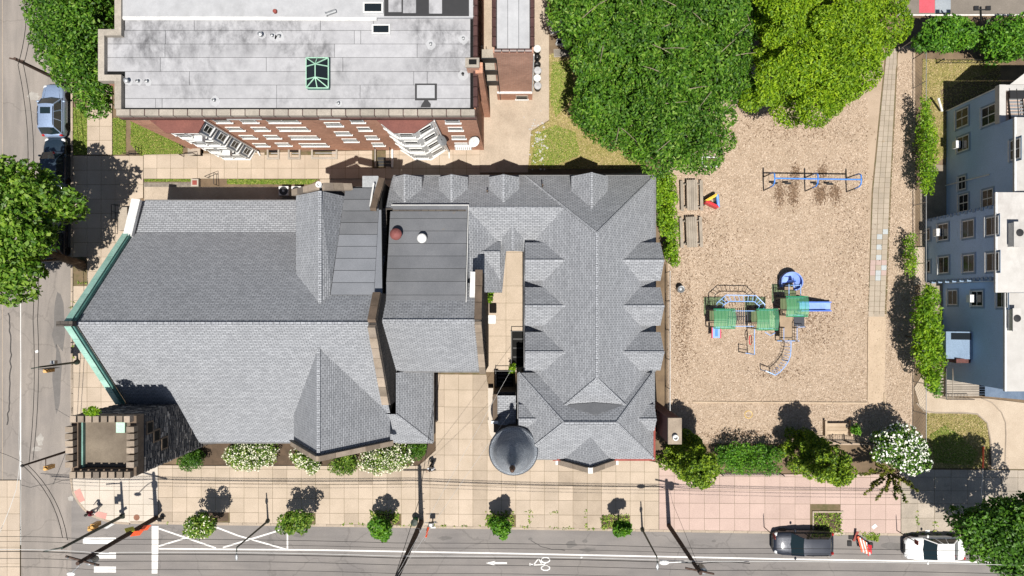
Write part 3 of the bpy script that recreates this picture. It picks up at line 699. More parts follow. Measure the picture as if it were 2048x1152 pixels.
# ---- corner tower
TX0, TX1, TY0, TY1, TH = -28.5, -24.4, -10.8, -7.0, 11.55
tw = part('tower', G().prism([(TX0+.06, TY0+.06), (TX1-.06, TY0+.06), (TX1-.06, TY1-.06), (TX0+.06, TY1-.06)], 0, 10.9), M_stone, church)
part('tower_roof', G().box(TX0+.45, TX1-.45, TY0+.45, TY1-.45, 10.85, 10.98), M_towerroof, tw)
g = G(); g.box(TX0, TX1, TY0, TY0+.42, 10.7, TH); g.box(TX0, TX1, TY1-.42, TY1, 10.7, TH); g.box(TX0, TX0+.42, TY0+.42, TY1-.42, 10.7, TH); g.box(TX1-.42, TX1, TY0+.42, TY1-.42, 10.7, TH)
part('parapet', g, M_coping_dk, tw)
mm = None
def merlon(x, y, sx, sy):
    part('merlon', G().box(x-sx, x+sx, y-sy, y+sy, TH, TH+random.uniform(.4, .46)), M_coping, tw)
for i in range(8):
    x = TX0+.35+i*(TX1-TX0-.7)/7; merlon(x, TY0+.15, .185, .2); merlon(x, TY1-.15, .185, .2)
for i in range(1, 7):
    y = TY0+.35+i*(TY1-TY0-.7)/7; merlon(TX0+.12, y, .24, .17); merlon(TX1-.14, y, .24, .17)
M_patina_t = grain('dull_patina', (.17, .31, .27), (.11, .20, .175), 1.3, 12, .8, .1)
g = G(); g.box(TX0+.43, TX0+.53, TY0+.43, TY1-.43, 10.98, 11.25); part('copper_lining', g, M_patina_t, tw)
q = P(243, 853, 11.1); hb = part('roof_hatch', G().box(q.x-.28, q.x+.28, q.y-.38, q.y+.38, 10.98, 11.22), grain('pale_green', (.42, .60, .50), (.36, .52, .43), 2, 12, .6, .1), tw)
st = G()
for face in ('E', 'N', 'S', 'W'):
    z = .1
    L0 = (TY0, TY1) if face in 'EW' else (TX0, TX1)
    while z < 10.6:
        hh = random.uniform(.09, .17); a = L0[0]+.02
        while a < L0[1]-.05:
            w = random.uniform(.15, .6); b = min(a+w, L0[1]-.02); d = random.uniform(-.02, .055)
            if face == 'E': st.box(TX1-.08, TX1+d, a, b-.03, z, z+hh-.03)
            elif face == 'W': st.box(TX0-d, TX0+.08, a, b-.03, z, z+hh-.03)
            elif face == 'N': st.box(a, b-.03, TY1-.08, TY1+d, z, z+hh-.03)
            else: st.box(a, b-.03, TY0-d, TY0+.08, z, z+hh-.03)
            a = b
        z += hh
so = part('wall_stones', st, island('rubble_stone', [(0, (.055, .055, .06)), (.5, (.10, .098, .10)), (.85, (.16, .15, .145)), (1, (.36, .34, .32))], .9), tw); so['kind'] = 'stuff'
for px, py in ((298, 855), (312, 871), (328, 886)):
    c = PX(px, py, TX1); w = part('window', G().box(TX1-.05, TX1+.075, c.y-.42, c.y+.42, c.z-.42, c.z+.42), M_coping_dk, tw)
    part('pane', G().box(TX1+.03, TX1+.085, c.y-.32, c.y+.32, c.z-.3, c.z+.3), M_dark, w)
# buttress by the tower foot, and west steps with rail
part('buttress', G().prism([(-24.4, -10.7), (-23.4, -10.6), (-23.4, -9.9), (-24.4, -9.9)], 0, 2.6), M_stone, church)

# ================================================================ the parish house
house = thing('parish_house', 'grey shingled L shaped parish house with many gabled dormers and a domed corner turret', 'church hall', (5, 0, 0))
EZ = 4.5; EB = 5.3
def hip(x0, x1, y0, y1, eh, rise_axis, hr):
    pass
# east wing: hip north end and south end
X0, X1, YN = .18, 9.73, 9.47
XM = (X0+X1)/2; HR = EZ+(X1-X0)/2*.99
g = G(); g.prism([(X0+.25, -10.7), (X1-.45, -10.7), (X1-.45, YN-.3), (X0+.25, YN-.3)], 0, EZ-.05); g.prism([(-9.6, 4.3), (.4, 4.3), (.4, YN-.33), (-9.6, YN-.33)], 0, EZ-.07); g.prism([(-.1, -11.0), (9.3, -11.0), (9.3, -5.1), (-.1, -5.1)], 0, EB-.06)
g.prism([(-3.1, 1.5), (-1.75, 1.5), (-1.75, 4.4), (-3.1, 4.4)], 0, 4.4)
part('wall', g, M_stone, house)
A1, A2 = (XM, YN-4.7, HR), (XM, -4.9, HR)
roof('roof', [[(X0, YN, EZ), (X1, YN, EZ), A1], [(X0, YN, EZ), A1, A2, (X0, -9.7, EZ)], [(X1, YN, EZ), A1, A2, (X1, -9.7, EZ)], [A2, (X0, -9.7, EZ), (X1, -9.7, EZ)]], house)
# north wing
roof('roof', [[(-9.55, YN, EZ), (X0+.4, YN, EZ), (2.9, 6.74, 7.2), (-9.55, 6.74, 7.2)], [(-3.85, 6.74, 7.2), (2.9, 6.74, 7.2), (.3, 4.0, 4.5), (-1.2, 4.0, 4.5)],
              [(-3.85, 6.74, 7.2), (-1.2, 4.0, 4.5), (-1.5, .9, 4.6), (-3.0, .9, 6.4), (-3.85, 1.5, 7.1)]], house)
roof('porch_roof', [[(-3.35, 3.72, 6.3), (-1.58, 3.72, 6.3), (-1.58, 4.6, 5.2), (-3.35, 4.6, 5.2)], [(-3.35, 3.72, 6.3), (-1.58, 3.72, 6.3), (-1.58, 1.4, 4.5), (-3.1, 1.4, 4.5)]], house)
caps([(A1, A2), ((X0, YN, EZ), A1), ((X1, YN, EZ), A1), ((-3.8, 6.74, 7.2), (2.7, 6.74, 7.2)), (A2, (2.7, -7.25, 7.0)), (A2, (7.4, -7.25, 7.0)), ((-3.3, 3.72, 6.3), (-1.6, 3.72, 6.3))], house, .22)
# south block
F0, F1, FS, FN = -.29, 9.47, -11.13, -4.9
EB = 5.3; fm = (FS+FN)/2; fh = EB+(FN-FS)/2*.99; r0, r1 = (F0+3.08, fm, fh), (F1-3.08, fm, fh)
roof('roof', [[(F0, FS, EB), (F1, FS, EB), r1, r0], [(F0, FN, EB), (F1, FN, EB), r1, r0], [(F0, FS, EB), r0, (F0, FN, EB)], [(F1, FS, EB), r1, (F1, FN, EB)]], house)
caps([(r0, r1), ((F0, FS, EB), r0), ((F0, FN, EB), r0), ((F1, FS, EB), r1), ((F1, FN, EB), r1)], house, .24)
part('valley_cricket', G().mesh([(2.75, -6.95, 7.3), (XM, -6.75, 7.5), (7.1, -6.95, 7.3), (XM, -7.5, 7.98)], [(0, 3, 2, 1)]), M_membrane, house)
part('eave_trim', G().box(2.2, F1+.12, FS-.16, FS-.02, EB-.32, EB-.1).box(F1+.02, F1+.16, FS-.02, -7.6, EB-.32, EB-.1), M_red, house)
gutter([((F0, FS-.03, EB-.05), (2.5, FS-.03, EB-.05)), ((F0-.05, FS, EB-.05), (F0-.05, FN, EB-.05)), ((-9.5, YN+.05, EZ-.06), (X1, YN+.05, EZ-.06)), ((X1+.05, -4.9, EZ-.06), (X1+.05, YN, EZ-.06)), ((X0-.05, -5, EZ-.06), (X0-.05, 4, EZ-.06))], house)
def dormer(front, back, hw, eh, rh, eave_over=.1, depth=None):
    """gabled wall dormer; front/back are ridge points (x, y)"""
    f = Vector((front[0], front[1], 0)); b = Vector((back[0], back[1], 0)); d = (f-b).normalized(); s = Vector((-d.y, d.x, 0))
    fo = f+d*.16
    z = lambda v, h: (v.x, v.y, h)
    rf = link('dormer', make_mesh('dormer', G().slab([z(fo, rh), z(b, rh), z(b+s*hw, eh), z(fo+s*hw, eh)], .1).slab([z(fo, rh), z(b, rh), z(b-s*hw, eh), z(fo-s*hw, eh)], .1), M_shingle, worg(house)), house)
    w = hw-.12; g = G(); vs = []
    for q in (f-d*.22, b):
        vs += [z(q-s*w, 2), z(q+s*w, 2), z(q+s*w, eh-.02), z(q, rh-.18), z(q-s*w, eh-.02)]
    g.mesh(vs, [(0, 1, 2, 3, 4), (9, 8, 7, 6, 5)]+[(i, 5+i, 5+(i+1) % 5, (i+1) % 5) for i in range(5)])
    o = part('dormer_wall', g, M_stone, rf)
    c = f-d*.22; ang = math.atan2(d.y, d.x)+math.pi/2
    c2 = c+d*.02
    part('ridge_cap', G().beam(z(fo, rh+.03), z(b, rh+.03), .16, .03), M_shingle, rf)
    return rf
for py in (521, 613, 705):
    y = (610-py)/25*.869
    dormer((.33, y), (3.0, y), 1.37, 5.85, 7.2); dormer((9.7, y), (6.9, y), 1.37, 5.85, 7.2)
for px, hw in ((809, 1.05), (903, 1.05), (1007, 1.08)):
    x = (px-1045)/25*.875; dormer((x, 9.02), (x, 7.2), hw, 5.64, 6.72)
dormer((-.7, 4.02), (-.7, 5.9), .78, 5.3, 6.15)
x = (1183-1045)/25*.87; dormer((x, 9.05), (x, 6.6), 1.32, 5.8, 7.25)
for px, py in ((975, 384), (1085, 372)):
    q = P(px, py, 5.9); part('vent_pipe', G().tube([(q.x, q.y, 5.4), (q.x, q.y, 6.5)], .05, 7), M_coping_dk, house)
# small side dormers of the south block and the street gable
dormer((F0+.17, -8.08), (1.1, -8.08), .95, 5.7, 6.55); dormer((F1-.17, -8.08), (8.0, -8.08), .95, 5.7, 6.55)
SG = link('street_gable', make_mesh('street_gable', G().slab([(4.7, -11.2, 7.27), (4.7, -9.0, 7.27), (2.63, -9.2, 4.8), (2.63, -11.2, 4.8)], .1).slab([(4.7, -11.2, 7.27), (4.7, -9.0, 7.27), (6.76, -9.2, 4.8), (6.76, -11.2, 4.8)], .1), M_shingle, worg(house)), house)
g = G(); g.mesh([(2.7, -11.45, 0), (6.7, -11.45, 0), (6.7, -11.45, 4.75), (4.7, -11.45, 7.15), (2.7, -11.45, 4.75), (2.7, -10.9, 0), (6.7, -10.9, 0), (6.7, -10.9, 4.75), (4.7, -10.9, 7.15), (2.7, -10.9, 4.75)],
       [(0, 1, 2, 3, 4), (9, 8, 7, 6, 5), (0, 5, 6, 1), (1, 6, 7, 2), (2, 7, 8, 3), (3, 8, 9, 4), (4, 9, 5, 0)]); part('gable_wall', g, M_stone, SG)
stones_along('coping_stone', (2.65, -11.45, 4.85), (4.56, -11.45, 7.3), .36, .24, 2, M_coping, SG); stones_along('coping_stone', (6.74, -11.45, 4.85), (4.84, -11.45, 7.3), .36, .24, 2, M_coping, SG)
part('apex_block', G().box(4.54, 4.86, -11.66, -11.24, 7.1, 7.45), M_white, SG)
[part('kneeler', G().box(x, x+.28, -11.64, -11.24, 4.4, 4.95), M_white, SG) for x in (2.4, 6.7)]
part('gable_trim', G().beam((2.63, -11.22, 5.05), (4.7, -11.22, 7.5), .06, .14).beam((6.76, -11.22, 5.05), (4.7, -11.22, 7.5), .06, .14), M_black, SG)
for x in (1.5, 7.9): window(house, (x, -11.02, 1.4), 0, 1.0, 1.7)
window(SG, (4.7, -11.47, 1.6), 0, 1.6, 2.0)
for x in (-22.5, -20, -17.8): window(church, (x, -9.92, 1.0), 0, .8, 1.5)
window(church, (-13.0, FY+.08, 3.4), 0, 2.2, 3.2)
# turret with bell-shaped shingled dome
tc = Vector((-.64, -10.33, 0))
tur = part('turret', G().lathe(tc, [(1.5, 0), (1.5, 6.3), (1.62, 6.4)], 28), M_stone, house)
dome = G().lathe(tc, [(1.76, 6.3), (1.64, 6.42), (1.52, 6.58), (1.41, 6.85), (1.33, 7.2), (1.24, 7.6), (1.12, 8.05), (.96, 8.5), (.76, 9.0), (.55, 9.5), (.37, 10.05), (.23, 10.7), (.11, 11.4)], 32)
M_dome = bricks('turret_slate', (.36, .39, .425), (.25, .275, .31), (.10, .11, .13), .26, .15, .014, .7, .6, .1, .5, .5)
d = part('dome', dome, M_dome, tur, smooth=True)
uvl = d.data.uv_layers[0].data
for pl in d.data.polygons:
    for li in pl.loop_indices:
        co = d.data.vertices[d.data.loops[li].vertex_index].co
        uvl[li].uv = (math.atan2(co.y-(tc.y-worg(tur).y), co.x-(tc.x-worg(tur).x))*1.4, co.z*1.15)
part('finial', G().lathe(tc, [(.16, 11.35), (.2, 11.5), (.08, 11.7), (.06, 12.0), (.14, 12.1), (.03, 12.25)], 12), grain('finial_brown', (.13, .075, .05), (.09, .05, .035), 3, 12, .6, .1), tur, smooth=True)
# chimney
M_maroon = bricks('dark_red_brick', (.17, .06, .052), (.11, .042, .04), (.10, .075, .065), .22, .075, .01, .9, .5, .2)
ch = part('chimney', G().prism([(9.9, -9.4), (10.75, -9.4), (10.75, -7.7), (9.9, -7.7)], 0, 8.25), M_maroon, house)
part('chimney_cap', G().box(9.86, 10.79, -9.44, -7.66, 8.25, 8.42), M_coping, ch)
part('chimney_pot', G().lathe((10.32, -8.95, 8.42), [(.2, 0), (.2, .3), (.13, .32), (.13, .1)], 14), M_white, ch)
# low porch on the courtyard side, stairwells, landings
porch = part('side_porch', G().prism([(-1.9, -9.6), (-.5, -9.6), (-.5, -6.5), (-1.9, -6.5)], 0, 3.6), M_stone, house)
part('porch_parapet', G().box(-2.2, -1.85, -8.6, -6.6, 0, 4.2).box(-2.15, -.6, -9.5, -8.55, 3.4, 3.75), M_coping_dk, porch)
part('porch_roof', G().slab([(-1.85, -6.7, 4.2), (-.5, -6.7, 4.2), (-.5, -9.2, 3.7), (-1.85, -9.2, 3.7)], .12), M_shingle, porch)
part('parapet_block', G().box(-2.3, -1.8, -8.75, -8.55, 3.9, 4.35), M_white, porch)
# ================================================================ brick apartment block (top)
M_brick = bricks('red_brick', (.53, .25, .16), (.41, .175, .11), (.50, .36, .27), .24, .085, .012, .9, .6, .25)
M_brick_dk = bricks('old_red_brick', (.52, .27, .19), (.41, .195, .135), (.52, .41, .34), .24, .085, .012, .9, .6, .25)
M_bayroof = grain('red_roof_paint', (.19, .075, .06), (.14, .055, .046), .7, 14, .75, .2, (1.4, .62, (.08, .045, .04)))
def stained(name, c, c2, dark, amt=1.0):
    """aluminium-coated roof: pale sheet with flowing grey water stains and chalky patches"""
    m, nt, nd, lk, b = new_mat(name)
    pos = geo_pos(nd)
    wv = nd.new('ShaderNodeTexNoise'); wv.inputs['Scale'].default_value = .33; wv.inputs['Detail'].default_value = 4; lk.new(pos, wv.inputs['Vector'])
    ad = nd.new('ShaderNodeMixRGB'); ad.blend_type = 'ADD'; ad.inputs[0].default_value = 3.2; lk.new(pos, ad.inputs[1]); lk.new(wv.outputs[1], ad.inputs[2])
    mp = nd.new('ShaderNodeMapping'); mp.inputs['Scale'].default_value = (1.2, .7, 1); lk.new(ad.outputs[0], mp.inputs[0])
    n1 = noise(nd, lk, mp.outputs[0], 1.1, 7, .7); n2 = noise(nd, lk, pos, .2, 4, .55); n3 = noise(nd, lk, pos, 22, 3, .7); n4 = noise(nd, lk, pos, 1.4, 5, .7)
    col = mixc(nd, lk, fac_ramp(nd, lk, n4, .35, .65), c, c2)
    a = fac_ramp(nd, lk, n1, .42, .74); bb = fac_ramp(nd, lk, n2, .44, .60)
    mu = nd.new('ShaderNodeMath'); mu.operation = 'MULTIPLY'; lk.new(a, mu.inputs[0]); lk.new(bb, mu.inputs[1])
    m2 = nd.new('ShaderNodeMath'); m2.operation = 'MULTIPLY'; m2.inputs[1].default_value = amt; lk.new(mu.outputs[0], m2.inputs[0])
    col = mixc(nd, lk, m2.outputs[0], col, dark)
    col = mixc(nd, lk, .6, col, ramp(nd, lk, n3, [(.25, (.82, .82, .82)), (.75, (1.12, 1.12, 1.12))]), 'MULTIPLY')
    oi = nd.new('ShaderNodeObjectInfo'); col = mixc(nd, lk, 1.0, col, ramp(nd, lk, oi.outputs['Random'], [(0, (.93, .93, .93)), (1, (1.05, 1.05, 1.05))]), 'MULTIPLY')
    lk.new(col, b.inputs['Base Color']); b.inputs['Roughness'].default_value = .6; b.inputs['Specular IOR Level'].default_value = .3
    bump(nd, lk, b, n4, .15, .03)
    return m
M_silver = stained('silver_roof', (.375, .375, .39), (.31, .31, .325), (.055, .055, .06), .9)
M_whiteroof = stained('white_roof', (.41, .415, .43), (.35, .355, .37), (.2, .2, .2), .35)
M_cope = grain('grey_coping', (.37, .33, .28), (.29, .26, .22), 1.2, 12, .85, .2, obj_var=.12)
M_tile = grain('glazed_brown_tile', (.095, .05, .045), (.065, .035, .032), 2, 10, .4, .1, obj_var=.2)
M_patch = flat('roof_tar', (.02, .02, .022), .6)
M_bluegrey = grain('glass_and_shade_blue', (.13, .17, .23), (.09, .125, .18), 1.2, 14, .35, .05)
apt = thing('apartment_building', 'long brick apartment block with stained silver roof and two white bay windows', 'apartment block', (-15, 16, 0))
AY, AX0, AX1 = 12.39, -26.4, -3.08
part('wall', G().prism([(AX0, AY), (AX1, AY), (AX1, 30), (AX0, 30)], 0, 9.9).prism([(-27.45, 14.66), (AX0+.1, 14.66), (AX0+.1, 17.8), (-27.45, 17.8)], 0, 9.9), M_brick, apt)
# roof in sheets with lapped seams
rows = [35, 61, 88, 115, 143, 170, 197, 216]
base = part('roof', G().prism([(AX0+.1, AY+.1), (AX1-.1, AY+.1), (AX1-.1, 30), (AX0+.1, 30)], 9.85, 9.98).prism([(-27.35, 14.8), (AX0+.2, 14.8), (AX0+.2, 17.7), (-27.35, 17.7)], 9.85, 9.975), M_dark, apt)
k10 = (1-10/H)/25
for i in range(7):
    y1, y0 = (610-rows[i])*k10, (610-rows[i+1])*k10
    x0 = -27.2 if 1 <= i <= 3 else AX0+.38
    cuts = [x0]+sorted(random.uniform(x0+2, AX1-2) for _ in range(3))+[AX1-.33]
    for a, b in zip(cuts[:-1], cuts[1:]):
        part('roofing_sheet', G().box(a+.012, b-.012, max(y0, 14.95 if a < AX0 else 0)+.012, y1-.012, 9.98, 10.0+random.uniform(0, .008)), M_silver, base)
up = part('upper_roof', G().prism([(AX0+.05, 18.72), (AX1-.05, 18.72), (AX1-.05, 30), (AX0+.05, 30)], 9.98, 10.22), M_whiteroof, apt)
part('roof_edge', G().tube([(AX0+.1, 18.72, 10.12), (-18, 18.7, 10.15), (-9.5, 18.66, 10.15)], .13, 6), M_white, up)
tp_ = [P(x, y, 10.25) for x, y in ((768, -40), (938, -40), (938, 32), (768, 32))]
part('tar_patch', G().slab([(p.x, p.y, 10.245) for p in tp_], .03), M_patch, up)
for x0, x1, y0, y1 in ((777, 803, -30, 24), (806, 832, -30, 26), (858, 884, -30, 27)):
    a, b = P(x0, y1, 10.27), P(x1, y0, 10.27); part('roof_sheet', G().box(a.x, b.x, a.y, b.y, 10.24, 10.27), M_silver, up)
n = 25
for i in range(n):
    a = AX0-.02+(AX1-AX0+.02)*i/n; b = AX0-.02+(AX1-AX0+.02)*(i+1)/n
    part('coping_stone', G().box(a+.03, b-.03, AY-.08, AY+.32, 9.9, 10.35+random.uniform(-.01, .01)), M_cope, apt)
part('coping_joint', G().box(AX0, AX1, AY-.05, AY+.29, 9.88, 10.31), M_tile, apt)
part('roof_gutter', G().box(AX0+.4, AX1-.4, AY+.33, AY+.42, 9.98, 10.12), M_black, apt)
for i in range(14):
    a = AY+.5+i*.66; part('coping_tile', G().tube([(AX1+.02, a, 10.2), (AX1+.02, a+.6, 10.2)], .17, 8), M_tile, apt)
for q in ([(-27.55, 14.55), (-27.15, 14.55), (-27.15, 17.9), (-27.55, 17.9)], [(-27.15, 14.55), (AX0+.35, 14.55), (AX0+.35, 14.95), (-27.15, 14.95)], [(-27.15, 17.5), (AX0+.35, 17.5), (AX0+.35, 17.9), (-27.15, 17.9)],
          [(AX0-.08, AY+.35), (AX0+.35, AY+.35), (AX0+.35, 14.55), (AX0-.08, 14.55)], [(AX0-.08, 17.9), (AX0+.35, 17.9), (AX0+.35, 30), (AX0-.08, 30)]):
    part('parapet', G().prism(q, 9.8, 10.38), M_cope, apt)
# cornice and string of red sandstone below the parapet
part('cornice', G().box(AX0-.1, AX1+.05, AY-.14, AY+.02, 9.45, 9.78), M_tile, apt)
[part('cornice', G().box(a, b, AY-.155, AY-.145, 9.5, 9.74), M_white, apt) for a, b in ((-19.5, -17.2), (-13.4, -12))]
# windows of the street face, column by column
cols = [([(437, 241), (470, 257), (500, 273), (525, 289)], 1.05), ([(493, 241), (522, 257), (545, 273), (569, 288)], 1.05), ([(564, 241), (584, 257), (610, 274), (630, 289)], 2.1),
        ([(669, 248), (685, 266), (700, 280)], 1.1), ([(712, 241), (729, 257), (745, 274), (757, 288)], .9), ([(904, 242), (910, 257), (918, 274), (924, 288)], 1.0)]
for pts, w in cols:
    xs = [PY(px, py, AY).x for px, py in pts]; x = sum(xs)/len(xs)
    for px, py in pts:
        z = PY(px, py, AY).z; window(apt, (x, AY-.02, max(.7, z-.4)), 0, w, .85)
# canted white bays
def bay(fx0, fx1, wx0, wx1, yf, wide):
    pts = [(wx0, AY+.05), (fx0, yf), (fx1, yf), (wx1, AY+.05)]
    b = part('bay_window', G().prism(pts, 0, 9.0), M_white, apt)
    big = [(wx0-.12, AY+.05), (fx0-.1, yf-.14), (fx1+.1, yf-.14), (wx1+.12, AY+.05)]
    part('bay_roof', G().prism(big, 9.0, 9.12), M_bayroof, b)
    for z in (0.05, 2.35, 4.6, 6.85, 8.75):
        band = [(wx0-.05, AY+.05), (fx0-.05, yf-.07), (fx1+.05, yf-.07), (wx1+.05, AY+.05)]
        part('bay_moulding', G().prism(band, z, z+.16), M_white, b)
    for z in (.85, 3.1, 5.3, 7.5):
        n = 2 if wide else 1
        for i in range(n):
            cx = fx0+(fx1-fx0)*(i+.5)/n; window(b, (cx, yf-.02, z), 0, min(1.15, (fx1-fx0)/n-.25), 1.05)
        for (a, c) in (((fx1, yf), (wx1, AY)), ((wx0, AY), (fx0, yf))):
            a = Vector((*a, 0)); c = Vector((*c, 0)); mid = (a+c)/2; d = (c-a); ang = math.atan2(d.y, d.x); L_ = d.length
            if L_ > .7:
                nn = Vector((d.y, -d.x, 0)).normalized(); window(b, mid+nn*.02+Vector((0, 0, z)), ang, L_*.62, 1.1)
    return b
b1 = bay(-23.7, -21.75, -24.9, -21.25, 11.62, True)
g = G(); g.box(-21.62, -21.6, 11.66, 12.3, .3, 8.7)
for z in (.4, 2.6, 4.85, 7.05):
    a = Vector((-21.72, 11.66, z)); c = Vector((-21.27, 12.36, z)); o = Vector((.03, -.02, 0))
    part('bay_side_glass', G().poly([a+o, c+o, c+o+Vector((0, 0, 1.85)), a+o+Vector((0, 0, 1.85))]), M_bluegrey, b1)
    for zz in (.1, 1.1):
        part('air_conditioner', G().box(-22.45, -21.9, 11.2, 11.6, z+.5, z+.95), M_white, b1) if zz > 1 and z in (2.6, 7.05) else None
b2 = bay(-8.52, -7.3, -9.75, -5.95, 11.62, False)
part('downspout', G().tube([(-5.85, 12.2, 9.4), (-5.85, 12.2, .2), (-5.85, 11.7, .1)], .06, 6), M_white, apt)
part('downspout', G().tube([(-21.1, 12.25, 9.4), (-21.1, 12.25, .3), (-20.9, 11.9, .2)], .06, 6), M_white, apt)
part('fire_balcony', G().box(-5.2, -3.9, 11.95, 12.35, 1.95, 2.0), M_white, apt)
for i in range(9):
    part('baluster', G().box(-5.18+i*.155, -5.15+i*.155, 11.95, 11.98, 2.0, 2.6), M_white, apt)
def dish(name, c, r, az, label, mat):
    d = thing(name, label, 'satellite dish', c, 'satellite dishes on the brick front')
    g = G(); m = 14; vs = [Vector((0, 0, 0))]
    ax = Vector((math.cos(az)*.75, math.sin(az)*.75, .66)).normalized(); u = ax.cross(Vector((0, 0, 1))).normalized(); v = ax.cross(u)
    rings = [(.5, .05), (1.0, .2)]
    for rr, dd in rings:
        vs += [u*(r*rr*math.cos(2*math.pi*k/m))+v*(r*rr*math.sin(2*math.pi*k/m))+ax*(r*dd) for k in range(m)]
    off = ax*.22
    fs = [(0, 1+k, 1+(k+1) % m) for k in range(m)]+[(1+k, 1+m+k, 1+m+(k+1) % m, 1+(k+1) % m) for k in range(m)]
    part('reflector', G().mesh([q+off for q in vs], fs), mat, d, local=True, smooth=True)
    part('arm', G().tube([(0, .25, -.1), off, off+ax*r*.9-v*r*.5], .025, 5), M_metal, d, local=True)
c = PY(888, 277, AY-.35); dish('satellite_dish', c, .42, -2.2, 'grey satellite dish beside the white bay and its downspout', M_metal)
c = PY(945, 280, AY-.35); dish('satellite_dish', c, .42, -1.0, 'white satellite dish near the east corner of the brick front', M_white)
# entrance, light wells along the foot of the wall
def well(cx, cy, w, d, label):
    c = P(cx, cy); t = thing('light_well', label, 'light well', (c.x, c.y, 0), 'light wells along the brick front')
    g = G()
    g.box(-w, w, -d, -d+.14, 0, .22); g.box(-w, -w+.14, -d+.14, d, 0, .22); g.box(w-.14, w, -d+.14, d, 0, .22)
    part('rim', g, M_cope, t, local=True); part('pit', G().box(-w+.14, w-.14, -d+.14, d, .008, .016), M_dark, t, local=True)
    part('grate', G().box(-w+.3, w-.14, -d+.45, -d+.52, .1, .14), M_metal, t, local=True)
well(548, 309, .5, .42, 'small square concrete light well nearest the left white bay'); well(590, 309, .5, .42, 'small square concrete light well between the wide well and the leftmost well'); well(650, 309, 1.05, .4, 'wide concrete light well on the brick front')
e = thing('entrance_stair', 'dark sunken entrance stair with side rails at the foot of the brick front', 'stairwell', P(769, 316))
part('pit', G().box(-.6, .6, -.75, .75, .008, .013), M_dark, e, local=True)
for i in range(5): part('step', G().box(-.55, .55, -.7+i*.26, -.48+i*.26, .013, .05+.02*(5-i)), M_black, e, local=True)
for s in (-1, 1):
    part('cheek_wall', G().box(s*.68-.07, s*.68+.07, -.8, .8, 0, .35), M_white if s > 0 else M_cope, e, local=True); part('handrail', G().tube([(s*.6, -.85, .2), (s*.6, -.85, 1.0), (s*.6, .7, 1.0), (s*.6, .7, .2)], .025, 5), M_black, e, local=True)
e = thing('entrance_steps', 'concrete front steps with black iron rail beside the left bay', 'steps', P(382, 300))
for i in range(4): part('step', G().box(-.2+i*.2, 1.0, -.5, .9, 0, .14+.15*i), M_slab_grey, e, local=True)
for y in (-.55,): part('handrail', G().tube([(-.5, y, 0), (-.5, y, .9), (.8, y, 1.4), (.8, y, .5)], .03, 5), M_black, e, local=True)
part('handrail', G().tube([(-.5, .2, 0), (-.5, .2, .9), (.8, .2, 1.4)], .03, 5), M_black, e, local=True)
# on the roof: skylights, hatch, vents
def on(px, py, h=10.0): return P(px, py, h)
q = on(633, 144, 10.6); sk = thing('skylight', 'green framed glass pyramid skylight on the stained silver roof', 'skylight', (q.x, q.y, 10.0))
hx, hy = .72, .98
part('curb', G().box(-hx, hx, -hy, hy, -.02, .38), M_copper_dk, sk, local=True)
ra, rb = Vector((0, .42, .85)), Vector((0, -.42, .85)); c4 = [Vector((sx*hx, sy*hy, .4)) for sx, sy in ((-1, -1), (1, -1), (1, 1), (-1, 1))]
for f in ([c4[0], c4[1], rb], [c4[2], c4[3], ra], [c4[1], c4[2], ra, rb], [c4[3], c4[0], rb, ra]): part('pane', G().poly(f), M_glass, sk, local=True)
M_patina = grain('pale_patina', (.33, .55, .42), (.27, .46, .35), 2, 10, .6, .1)
for a, b in [(ra, rb)]+[(c, ra if c.y > 0 else rb) for c in c4]+[(Vector((0, hy, .4)), ra), (Vector((0, -hy, .4)), rb), (Vector((hx, .42, .4)), ra), (Vector((-hx, .42, .4)), ra), (Vector((hx, -.42, .4)), rb), (Vector((-hx, -.42, .4)), rb)]+[(c4[i], c4[(i+1) % 4]) for i in range(4)]:
    part('glazing_bar', G().beam(a+Vector((0, 0, .03)), b+Vector((0, 0, .03)), .06, .06), M_patina, sk, local=True)
def flatlight(px, py, w, h, label, h0=10.0):
    q = on(px, py, h0); t = thing('skylight', label, 'skylight', (q.x, q.y, h0), 'low roof skylights')
    part('curb', G().box(-w-.1, w+.1, -h-.1, h+.1, -.02, .16), M_white, t, local=True); part('pane', G().box(-w, w, -h, h, .16, .18), M_glass, t, local=True)
flatlight(763, 60, .5, .22, 'flat dark skylight with white kerb on the silver roof'); flatlight(747, 17, .55, .25, 'flat dark skylight on the upper white roof beside the tar patch', 10.22)
q = on(852, 184); t = thing('roof_hatch', 'square white roof hatch outlined in black tar on the silver roof', 'roof hatch', (q.x, q.y, 10.0))
part('tar_border', G().box(-.72, .72, -.55, .55, .0, .022), M_patch, t, local=True); part('cover', G().box(-.58, .58, -.42, .42, .02, .1), M_whiteroof, t, local=True)
part('tar_spill', G().prism([(-.1, -.54), (.12, -.54), (.32, -.8), (.3, -1.0), (-.35, -1.0), (-.3, -.85)], 0, .018), M_patch, t, local=True)
vents = [(258, 164, 'white roof vent hood nearest the left end of the silver roof'), (278, 164, 'small roof vent in the middle of the left trio'), (296, 164, 'small roof vent at the right of the left trio'),
         (430, 202, 'roof vent near the coping above the left bay'), (524, 72, 'white roof vent hood at the left of the middle trio'), (546, 73, 'small roof vent in the middle of the central trio'), (560, 74, 'small roof vent at the right of the central trio'),
         (678, 208, 'roof vent near the coping right of the green skylight'), (862, 90, 'white roof vent in a chalky patch right of the low skylight'), (927, 79, 'white roof vent close to the brown tiled edge'), (926, 150, 'black roof vent ring beside the roof chimney')]
